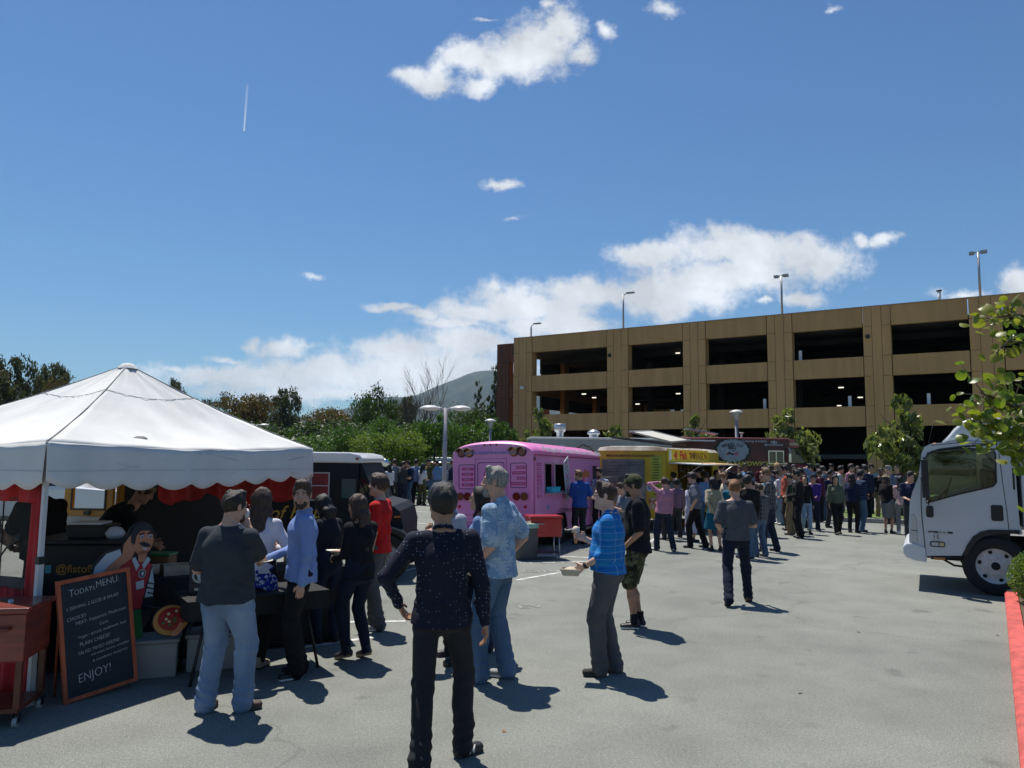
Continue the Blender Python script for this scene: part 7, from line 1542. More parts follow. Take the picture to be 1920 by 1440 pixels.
# ---------------- white cab-over truck on the right
wt = mat('truck_white', (.50, .53, .56), .35, coat=.25, var=.03, scale=2); TA_ = R(-29); TO_ = P(1862, 1060, 11.42); TO_.z = 0; TAX = Vector((math.cos(TA_), math.sin(TA_), 0))
def T(px, py):
 d = ray(px, py or 960); o_ = Vector((0, 0, CAMZ)); n_ = Vector((-TAX.y, TAX.x, 0)); t_ = (TO_-o_).dot(n_)/d.dot(n_); p = o_+d*t_; return ((p-TO_).dot(TAX), p.z)
tr = empty('white_truck', 'white cab over delivery truck parked on the right with number 15 on its door', 'truck', tuple(TO_), TA_); TWd = 1.95
cabp = [T(1705, 1022), T(1704, 985), T(1706, 940), T(1712, 920), T(1722, 895), T(1728, 850), T(1733, 838), T(1745, 832), T(1800, 826), T(1895, 833), T(1903, 870), T(1912, 985), T(1918, 1000), T(1914, 1003), T(1892, 1000), T(1870, 994), T(1838, 1000), T(1815, 1020), T(1803, 1042), T(1735, 1042)]
win = [T(1738, 943), T(1731, 875), T(1737, 855), T(1748, 846), T(1800, 841), T(1862, 842), T(1866, 850), T(1868, 905), T(1862, 912), T(1800, 926)]
# cab shell: outer profile minus the window, as a thin side skin on each side plus a wrap-around skin
def ring_prism(q, outer, inner, y0, y1):
 # bridge outer and inner loops by triangulating with bmesh
 import bmesh
 from mathutils.geometry import tessellate_polygon
 tris = tessellate_polygon([[Vector((a, b, 0)) for a, b in outer], [Vector((a, b, 0)) for a, b in inner]]); pts = outer+inner; n = len(pts)
 vs = [(a, y0, b) for a, b in pts]+[(a, y1, b) for a, b in pts]; fs = [tuple(t_) for t_ in tris]+[tuple(n+i for i in reversed(t_)) for t_ in tris]
 for s0, k in ((0, len(outer)), (len(outer), len(inner))): fs += [(s0+i, s0+(i+1) % k, n+s0+(i+1) % k, n+s0+i) for i in range(k)]
 q.add(vs, fs)
for y0, y1, nm in ((0, .04, 'cab_side'), (TWd-.04, TWd, 'cab_side')): q = MB(); ring_prism(q, cabp, win, y0, y1); q.build(nm, wt, tr)
q = MB(); vs = [(a, .0405, b) for a, b in cabp]+[(a, TWd-.0405, b) for a, b in cabp]; n = len(cabp)
q.add(vs, [(i, i+1, n+i+1, n+i) for i in range(n-1) if i not in (3, 4)]); o = q.build('cab_shell', wt, tr); o.modifiers.new('s', 'SOLIDIFY').thickness = .02
q = MB(); vs = [(cabp[i][0], y, cabp[i][1]) for y in (.06, TWd-.06) for i in (3, 4, 5)]; q.add(vs, [(0, 1, 4, 3), (1, 2, 5, 4)]); q.build('windscreen', glasst, tr)
q = MB(); q.prism(win, .015, .022); q.build('side_window', mat('cab_window_glass', (.55, .66, .64), .02, trans=1.0), tr); q = MB(); q.prism(win, TWd-.025, TWd-.02); q.build('side_window', _mats['cab_window_glass'], tr)
q = MB(); q.tube([(a, -.004, b) for a, b in win+win[:1]], .011, 6); q.build('window_seal', blkp, tr)
q = MB(); q.box(T(1752, 1000)[0], T(1895, 1000)[0], .06, TWd-.06, T(1800, 1038)[1], T(1800, 950)[1]); q.build('cab_floor', inter, tr)
def seat(yc):
 q = MB(); a = T(1800, 955); q.box(a[0], a[0]+.42, yc-.22, yc+.22, a[1]-.05, a[1]+.10); q.box(a[0]+.36, a[0]+.50, yc-.22, yc+.22, a[1]+.10, a[1]+.62); q.box(a[0]+.40, a[0]+.49, yc-.1, yc+.1, a[1]+.63, a[1]+.80); q.build('seat', mat('seat_grey', (.045, .05, .05), .9), tr, bevel=.03)
seat(.45); seat(1.45)
q = MB(); c = Vector((T(1779, 915)[0], .45, T(1779, 915)[1])); q.tube([c+Vector((.10*math.sin(a)*.5, .19*math.cos(a), .17*math.sin(a)*.9)) for a in np.linspace(0, 2*PI, 22)], .014, 6); q.tube([c, c+Vector((-.16, 0, -.22))], .02, 6); q.build('steering_wheel', blkp, tr)
q = MB(); q.box(T(1722, 950)[0], T(1745, 950)[0], .06, TWd-.06, T(1730, 990)[1], T(1730, 928)[1]); q.build('dashboard', blkp, tr, bevel=.02)
def line(name, pts, r=.006, m=blkp, y=-.001): q = MB(); q.tube([(T(*p)[0], y, T(*p)[1]) for p in pts], r, 5); return q.build(name, m, tr)
line('door_seam', [(1727, 895), (1727, 945), (1729, 975), (1733, 1010), (1736, 1042)], .007); line('door_seam', [(1873, 850), (1880, 905), (1888, 960), (1892, 996)], .005); line('drip_rail', [(1738, 851), (1760, 843), (1800, 838), (1855, 833)], .016); line('roof_seam', [(1745, 835), (1800, 830), (1890, 834)], .005)
q = MB(); pts = [T(1805, 1042), T(1813, 1022), T(1824, 1006), T(1838, 997), T(1856, 993), T(1912, 994), T(1912, 1001), T(1872, 1001), T(1845, 1006), T(1830, 1016), T(1820, 1030), T(1814, 1042)]; q.prism(pts, -.02, .5); q.build('wheel_arch', blkp, tr)
q = MB(); pts = [T(1693, 1024), T(1700, 1018), T(1712, 1018), T(1735, 1026), T(1738, 1054), T(1716, 1051), T(1700, 1045), T(1693, 1036)]; q.prism(pts, -.03, TWd+.03); q.build('bumper', mat('bumper_white', (.58, .60, .63), .35, coat=.2), tr, bevel=.02)
q = MB(); q.prism([T(1706, 1016), T(1707, 965), T(1713, 963), T(1719, 975), T(1721, 1019)], -.012, .25); q.build('headlight', hlens, tr, bevel=.01); q = MB(); q.prism([T(1708, 994), T(1709, 993), T(1720.5, 994.5), T(1720.5, 996)], -.016, -.012); q.build('lamp_divider', blkp, tr)
q = MB(); q.prism(rrect(*sorted((T(1858, 0)[0]*1, T(1881, 0)[0])), T(1870, 977)[1], T(1870, 947)[1], .03), -.008, .001); q.build('door_handle', blkp, tr);
q = MB(); q.prism(rrect(T(1743, 1000)[0], T(1771, 1000)[0], T(1757, 1025.5)[1], T(1757, 1015)[1], .025), -.010, -.001); sm = q.build('side_marker', blkp, tr); q = MB(); q.prism(rrect(T(1745.5, 1000)[0], T(1759, 1000)[0], T(1757, 1023.5)[1], T(1757, 1017)[1], .01), -.013, -.0105); q.build('lens', hlens, sm); q = MB(); q.prism(rrect(T(1760.5, 1000)[0], T(1769, 1000)[0], T(1757, 1023.5)[1], T(1757, 1017)[1], .01), -.013, -.0105); q.build('lens', mat('lens_cream', (.5, .42, .25), .2), sm)
q = MB(); q.box(T(1738.5, 0)[0], T(1784.5, 0)[0], -.005, -.0005, T(1760, 999.5)[1], T(1760, 996)[1]); q.build('model_strip', blkp, tr); text('NPR', .042, face_to((1, 0, 0), (0, 0, 1), (T(1768, 998)[0], -.006, T(1768, 998)[1])), whites, tr, 'strip_lettering', sx=1.7, offset=.001); text('ISUZU', .022, face_to((1, 0, 0), (0, 0, 1), (T(1747, 998)[0], -.006, T(1747, 998)[1])), whites, tr, 'strip_lettering', sx=1.4)
q = MB(); a = T(1749.5, 1013); b = T(1761, 1001); q.box(a[0], b[0], -.003, -.0005, a[1], b[1]); q.build('number_sticker', mat('sticker_white', (.6, .6, .6), .6), tr); q = MB(); frame_rect(q, a[0]+.008, b[0]-.008, a[1]+.008, b[1]-.008, -.005, -.0035, .004); q.build('sticker_border', blkp, tr); text('15', .075, face_to((1, 0, 0), (0, 0, 1), ((a[0]+b[0])/2, -.004, (a[1]+b[1])/2)), blkp, tr, 'number', offset=.001)
q = MB(); c = T(1731, 895); q.tube([(T(1735, 862)[0], .0, T(1735, 862)[1]), (T(1731, 858)[0], -.22, T(1731, 858)[1])], .014, 6); q.tube([(T(1737, 935)[0], 0, T(1737, 935)[1]), (T(1741, 945)[0], -.2, T(1741, 945)[1])], .012, 6); q.box(T(1731, 0)[0], T(1744, 0)[0], -.30, -.12, T(1740, 932)[1], T(1740, 862)[1]); q.build('wing_mirror', blkp, tr, bevel=.03)
q = MB(); q.box(T(1736, 0)[0], T(1750.5, 0)[0], -.26, -.12, T(1740, 968.5)[1], T(1740, 947)[1]); q.build('convex_mirror', blkp, tr, bevel=.03)
q = MB(); q.prism([T(1766, 829), T(1790, 803), T(1806, 789), T(1830, 781), T(1905, 779), T(1905, 834), T(1800, 828)], .12, TWd-.12); q.build('roof_fairing', mat('fairing_white', (.52, .55, .58), .35, coat=.2), tr, bevel=.06, seg=4); line('fairing_seam', [(1770, 826), (1782, 812), (1791, 800)], .004, y=.117)
q = MB(); a = T(1754, 834); q.lathe((a[0], .10, a[1]-.02), [(.05, 0), (.05, .02), (.04, .045), (.001, .055)], 14); q.build('cab_marker_light', mat('amber_lamp', (.65, .18, .03), .3, coat=.4), tr); q = MB(); q.lathe((a[0], TWd-.2, a[1]-.02), [(.05, 0), (.05, .02), (.04, .045), (.001, .055)], 14); q.build('cab_marker_light', _mats['amber_lamp'], tr)
q = MB(); q.tube([(T(1741, 830)[0], .05, T(1741, 830)[1]), (T(1752, 786)[0], .05, T(1752, 786)[1])], .004, 5); q.build('aerial', blkp, tr)
q = MB(); q.box(T(1902, 0)[0], T(1906, 0)[0], -.005, .0, T(1903, 918)[1], T(1903, 878)[1]); q.build('pillar_vent', blkp, tr); line('step', [(1738, 1044), (1800, 1046)], .016); q = MB(); q.box(T(1747, 0)[0], T(1768, 0)[0], -.02, .0, T(1757, 1049.5)[1], T(1757, 1045)[1]); q.build('step_reflector', ambl, tr)
q = MB(); q.tube([(T(1770, 1052)[0], .2, T(1770, 1052)[1]), (T(1790, 1063)[0], .2, T(1790, 1063)[1]), (T(1815, 1067)[0], .25, T(1815, 1067)[1])], .018, 6); q.box(T(1741, 0)[0], T(1815, 0)[0], .03, .6, T(1780, 1051)[1], T(1780, 1041)[1]); q.box(T(1790, 0)[0], T(1990, 0)[0]+1.5, .3, .4, T(1800, 1040)[1], T(1800, 1015)[1]); q.box(T(1790, 0)[0], T(1990, 0)[0]+1.5, 1.5, 1.6, T(1800, 1040)[1], T(1800, 1015)[1]); q.build('chassis', under, tr)
wr_ = .435; tr_w = wheel(tr, T(1862, 0)[0], .12, wr_+.0, wr_, .24, -1, rimw, nuts=6); wheel(tr, T(1862, 0)[0], TWd-.12, wr_, wr_, .24, 1, rimw, nuts=6)
q = MB(); b0 = T(1915, 900)[0]; q.box(b0, b0+3.6, -.05, TWd+.10, 1.0, 2.55); q.build('cargo_box', mat('cargo_white', (.55, .57, .59), .45, var=.04), tr, bevel=.03); wheel(tr, b0+2.7, .12, wr_, wr_, .24, -1, rimw, nuts=6); wheel(tr, b0+2.7, TWd-.12, wr_, wr_, .24, 1, rimw, nuts=6)
# ---------------- parked cars in the back
def car(kind, loc, rz, col, label, name='parked_car', group='cars parked at the far edge of the lot'):
 c = empty(name, label, {'van': 'van', 'pickup': 'pickup'}.get(kind, 'car'), loc, R(rz), group); m = mat('car_'+col[0], col[1], .3, coat=.6, metal=.2)
 pr = dict(suv=([(-2.3, .45), (-2.32, .95), (-2.2, 1.1), (-1.95, 1.72), (-1.6, 1.80), (.35, 1.78), (1.1, 1.15), (2.15, 1.0), (2.3, .8), (2.32, .42)], [(-1.95, 1.15), (-1.75, 1.65), (.3, 1.66), (.92, 1.18)]),
              sedan=([(-2.3, .4), (-2.32, .85), (-2.1, 1.0), (-1.5, 1.05), (-.9, 1.42), (.25, 1.44), (1.0, 1.02), (2.1, .88), (2.3, .7), (2.32, .38)], [(-1.4, 1.05), (-.85, 1.36), (.2, 1.37), (.85, 1.04)]),
              van=([(-2.5, .45), (-2.52, 1.1), (-2.45, 2.0), (-2.3, 2.08), (1.1, 2.05), (1.6, 1.45), (2.4, 1.15), (2.52, .8), (2.52, .42)], [(-2.2, 1.35), (-2.15, 1.85), (1.05, 1.85), (1.45, 1.4)]),
              pickup=([(-2.7, .55), (-2.72, 1.15), (-.6, 1.15), (-.5, 1.8), (.6, 1.82), (1.2, 1.22), (2.4, 1.12), (2.6, .95), (2.62, .5)], [(-.4, 1.2), (-.35, 1.7), (.52, 1.71), (1.0, 1.24)]))[kind]
 q = MB(); o = pr[0]; bot = [(1.95, o[0][1]-.1)] if 0 else []
 y = .9; n = len(o); vs = []
 for yy, ins_ in ((-y, 0), (y, 0)):
  for (a, b) in o: t_ = max(0, (b-1.05)*.22); vs.append((a, yy*(1-t_), b))
 q.add(vs, [tuple(range(n)), tuple(reversed(range(n, 2*n)))]+[(i, (i+1) % n, n+(i+1) % n, n+i) for i in range(n)]); q.build('body', m, c, bevel=.06, seg=3)
 for s in (-1, 1): q = MB(); q.add([(a, s*y*(1-max(0, (b-1.05)*.22))+s*.006, b) for a, b in pr[1]], [tuple(range(4))]); q.build('side_window', glassd, c)
 f = [p for p in o]; i = [k for k in range(n-1) if o[k][0] > .2 and o[k][1] > 1.35][-1] if kind != 'sedan' else 5
 a, b = Vector((o[i][0], 0, o[i][1])), Vector((o[i+1][0], 0, o[i+1][1])); nn_ = Vector((b.z-a.z, 0, a.x-b.x)).normalized()*-.006; A_ = a.lerp(b, .08)+nn_; B_ = a.lerp(b, .9)+nn_
 if nn_.z < 0: A_ -= 2*nn_; B_ -= 2*nn_
 q = MB(); q.quad((A_.x, -.7, A_.z), (B_.x, -.8, B_.z), (B_.x, .8, B_.z), (A_.x, .7, A_.z)); q.build('windscreen', glassd, c)
 a, b = Vector((o[2][0], 0, o[2][1])), Vector((o[3][0], 0, o[3][1]));
 if kind in ('suv', 'van'): q = MB(); xx = lambda t_: a.lerp(b, t_); q.quad((xx(.1).x-.012, -.72, xx(.1).z), (xx(.9).x-.012, -.66, xx(.9).z), (xx(.9).x-.012, .66, xx(.9).z), (xx(.1).x-.012, .72, xx(.1).z)) if kind == 'suv' else q.box(-2.5, -2.48, -.6, .6, 1.3, 1.85); q.build('rear_window', glassd, c)
 for x in (-1.45, 1.5):
  for s in (-1, 1): wheel(c, x, s*.82, .34, .34, .22, s)
 for s in (-1, 1):
  q = MB(); x = o[-2][0]; z = o[-2][1]; q.box(x-.12, x+.015, s*.72-.16, s*.72+.16, z-.12, z+.06); q.build('headlight', hlens, c, bevel=.02); q = MB(); x = o[1][0]; z = o[1][1]; q.box(x-.015, x+.06, s*.78-.09, s*.78+.09, z-.1, z+.14); q.build('tail_light', redl, c, bevel=.01)
 q = MB(); x = o[-1][0]; q.box(x-.02, x+.025, -.26, .26, .5, .62); q.build('number_plate', whites, c); q = MB(); q.box(o[0][0]-.02, o[0][0]+.02, -.24, .24, .72, .84); q.build('number_plate', whites, c); return c
cols = dict(w=('white', (.60, .61, .62)), s=('silver', (.32, .34, .36)), g=('graphite', (.05, .055, .065)), b=('blue', (.03, .07, .16)), k=('black', (.015, .016, .018)), m=('dark_red', (.16, .02, .02)))
def gp(px, D): v = P(px, 870, D); return (v.x, D, 0)
car('suv', gp(690, 33), 72, cols['g'], 'dark grey car with raked rear glass just right of the black truck roof'); car('suv', gp(727, 37.0), 80, cols['k'], 'black car behind the queue, second from the black truck');
car('pickup', gp(826, 41.5), 172, cols['w'], 'white pickup behind the double headed lamp'); car('sedan', gp(785, 46.5), 175, cols['s'], 'silver car under the lime green trees'); car('suv', gp(752, 47), 5, cols['w'], 'white car half hidden by the lime green trees'); car('sedan', gp(810, 52), 4, cols['b'], 'blue car in the farthest row behind the queue')
car('pickup', gp(68, 18.3), 8, cols['w'], 'white pickup parked beyond the left tent opening'); car('sedan', gp(212, 19.5), 185, cols['w'], 'white car seen through the window of the yellow van door'); car('suv', gp(-30, 23.5), 5, cols['s'], 'silver car at the left edge beyond the tent'); car('van', gp(860, 50), 3, cols['w'], 'white van beyond the tail of the pink bus')
# ================================================================ the crowd
_cc = {}
CP = dict(pink=(.42, .19, .27), greyb=(.13, .15, .19), beige=(.34, .30, .21), teal=(.008, .12, .17), tealk=(.008, .09, .14), white=(.55, .55, .57), lav=(.42, .42, .55), char=(.035, .038, .042), black=(.010, .010, .012), coral=(.45, .10, .06), jl=(.20, .30, .40), jm=(.07, .12, .20), jd=(.015, .022, .045),
          maroon=(.085, .012, .025), green=(.085, .105, .07), navy=(.012, .018, .05), grey=(.16, .165, .17), pinkl=(.48, .30, .30), aqua=(.28, .38, .38), olive=(.07, .07, .03), khaki=(.22, .16, .09), sky=(.14, .24, .42), blue=(.03, .08, .28), red=(.35, .02, .025), purple=(.07, .03, .20), cream=(.5, .46, .36), dgreen=(.02, .035, .025), mauve=(.20, .12, .17))
def cc(k):
 if k in _mats and False: pass
 if k == 'stripe': return pattern('pink_stripe_jersey', (.50, .44, .47), bands(2, 13, .45, (.20, .012, .05)))
 if k == 'nstripe': return pattern('navy_stripe_jersey', (.012, .02, .055), bands(2, 16, .3, (.05, .08, .15)))
 if k == 'mplaid': return pattern('maroon_plaid', (.10, .012, .035), plaid([(0, 12, .4, (.02, .006, .02), .7), (2, 12, .4, (.02, .006, .02), .7)]))
 if k == 'gplaid': return pattern('grey_plaid', (.035, .038, .045), plaid([(0, 14, .3, (.14, .15, .16), .6), (2, 12, .3, (.12, .13, .14), .6), (1, 14, .3, (.13, .13, .14), .5)]))
 if k == 'bstripe': return pattern('blue_check', (.09, .15, .33), plaid([(0, 18, .4, (.35, .42, .55), .6), (2, 12, .3, (.35, .42, .55), .4)]))
 if k == 'pinkc': return pink
 return cloth('c_'+k, CP[k], .9)
def crowd(px, top_y, fy, yaw, sk, hr, hs, top, tl, bot, bl, label, la='hang', ra='hang', fem=False, feet=None, shoe=None, group='people queueing at the food trucks', **k):
 """fy < 200: distance in metres; otherwise the photo row of the feet"""
 D = fy if fy < 200 else G(px, fy).y; Hx = 861+(px-960)*.0105; ht = min(1.93, max(1.50, CAMZ-(top_y-Hx)/1400*D)); b = P(px, Hx+50, D); h = .016 if D < 18.5 else (.02 if D < 25 else .026)
 rc_ = random.Random(int(px*13+top_y)); k.setdefault('hy', rc_.uniform(-32, 32)); k.setdefault('hp', rc_.uniform(-16, 4)); k.setdefault('girth', rc_.uniform(.92, 1.16)); k.setdefault('twist', rc_.uniform(-12, 12)); k.setdefault('lean', (rc_.uniform(-.04, .04), rc_.uniform(-.03, .05)))
 feet = feet or ((-rc_.uniform(.06, .15), rc_.uniform(-.08, .12), rc_.uniform(0, 30)), (rc_.uniform(.06, .15), rc_.uniform(-.1, .08), -rc_.uniform(0, 30)))
 return person(label, (b.x, D, 0), ht, R(yaw), h, sk, hr, hs, cc(top), tl, cc(bot), bl, shoe or blacks, group, la, ra, feet, fem=fem, seed=int(px*7+top_y), hand=True, hemz=k.pop('hemz', .90), **k)
QL = 'people queueing beyond the black truck'
crowd(1243, 893, 1033, 22, 'fair', 'brown', 'short', 'pinkc', 'long', 'jd', 'long', 'man in a pink checked shirt shading his eyes with his left hand', la='shade', ra='hang', feet=((-.12, .10, 20), (.20, -.12, -30)), shoe=whites)
crowd(1303, 883, 1027, 74, 'fair', 'dark', 'short', 'greyb', 'short', 'black', 'long', 'man in a grey blue polo shirt facing left with a hand in his pocket', la='pocket', ra='hang', feet=((-.08, .12, 8), (.12, -.22, -10)), collar=True)
crowd(1338, 894, 1033, -4, 'fair', 'black', 'bob', 'beige', 'long', 'tealk', ('skirt', .52, .27), 'woman in a beige jacket and flared teal skirt seen from behind', la='back', ra='back', fem=True)
crowd(1268, 905, 19.5, 10, 'tan', 'black', 'curly', 'mauve', 'long', 'char', 'long', 'person with round curly black hair behind the red ice chest', fem=True)
crowd(1294, 898, 18.6, -60, 'east', 'black', 'bob', 'lav', 'long', 'lav', ('skirt', .25, .20), 'woman in a long pale lavender dress by the orange post', la='hold', ra='hold', fem=True)
crowd(1443, 876, 1034, 62, 'fair', 'light', 'short', 'gplaid', 'long', 'jd', 'long', 'man in a charcoal plaid shirt facing left in front of the queue', la='front', ra='hang', feet=((-.12, .14, 20), (.12, -.1, -16)), girth=1.05)
crowd(1424, 905, 15.8, 30, 'fair', 'brown', 'short', 'gplaid', 'long', 'jm', 'long', 'person mostly hidden behind the charcoal plaid shirt man', la='hold', ra='hang')
crowd(1398, 890, 15.4, -6, 'tan', 'black', 'thick', 'black', 'long', 'jm', 'long', 'broad man in a black shirt standing behind the ginger haired walker', girth=1.12)
crowd(1372, 898, 17.6, 4, 'fair', 'brown', 'curly', 'teal', 'long', 'char', 'long', 'person with curly brown hair and a teal top, back to the camera', fem=True, shoe=browns)
crowd(1414, 898, 18.4, 60, 'fair', 'dark', 'short', 'stripe', 'short', 'jm', 'long', 'person in a pink and white striped top in the queue')
crowd(1461, 880, 984, 72, 'fair', 'dark', 'short', 'white', 'short', 'jl', 'long', 'bearded man in a white T-shirt and light jeans facing left', la='hold', ra='hold', beard='dark', hp=-18, shoe=whites)
crowd(1474, 871, 22.0, 70, 'fair', 'dark', 'short', 'coral', 'short', 'char', 'long', 'man in a coral T-shirt and sunglasses looking over the queue', glasses='sun')
crowd(1510, 890, 1001, 176, 'east', 'black', 'long', 'black', 'long', 'jl', 'crop', 'woman in a black sweater and pale jeans strolling towards the camera', fem=True, feet=((-.06, .16, 0), (.08, -.12, 0, .04, -20)), hp=10)
crowd(1536, 879, 979, 8, 'tan', 'dark', 'short', 'mplaid', 'long', 'black', 'long', 'man in a maroon plaid shirt with his back to the camera', la='hold', ra='hold', girth=1.1)
crowd(1568, 889, 1002, 172, 'east', 'black', 'long', 'green', 'three', 'black', 'tight', 'woman in a loose sage green blouse walking towards the camera', fem=True, feet=((-.08, -.10, 0, .05, -25), (.08, .14, 0)), sleeve=1.5)
crowd(1496, 880, 19.8, 80, 'tan', 'black', 'short', 'black', 'long', 'black', 'long', 'man in a black jacket facing left beside the black sweater woman', la='hold', ra='hold')
crowd(1612, 880, 997, -70, 'tan', 'black', 'thick', 'nstripe', 'long', 'jm', 'long', 'man in a navy striped jersey and jeans talking with his hands', la='hold', ra='front', hy=20)
crowd(1597, 886, 21.5, -40, 'east', 'dark', 'long', 'navy', 'long', 'black', 'tight', 'woman in dark clothes half hidden behind the navy striped jersey', fem=True, la='hold', ra='hold')
crowd(1663, 888, 1000, -60, 'fair', 'brown', 'long', 'black', 'short', 'grey', ('skirt', .45, .17), 'woman in a black T-shirt with a grey skirt beside the pink blouse', la='hang', ra='hold', fem=True, cap=(cloth('straw', (.42, .33, .2), .9), 'bucket'))
crowd(1690, 891, 1003, -40, 'east', 'black', 'long', 'pinkl', 'long', 'grey', 'tight', 'woman in a pale pink blouse and grey jeans eating with others', la='hold', ra='phone', fem=True, shoe=whites)
crowd(1707, 882, 19.0, 160, 'fair', 'black', 'short', 'navy', 'short', 'char', 'long', 'man in glasses and a navy and white top facing the pink blouse woman', la='phone', ra='hold', glasses='clear', hp=-14)
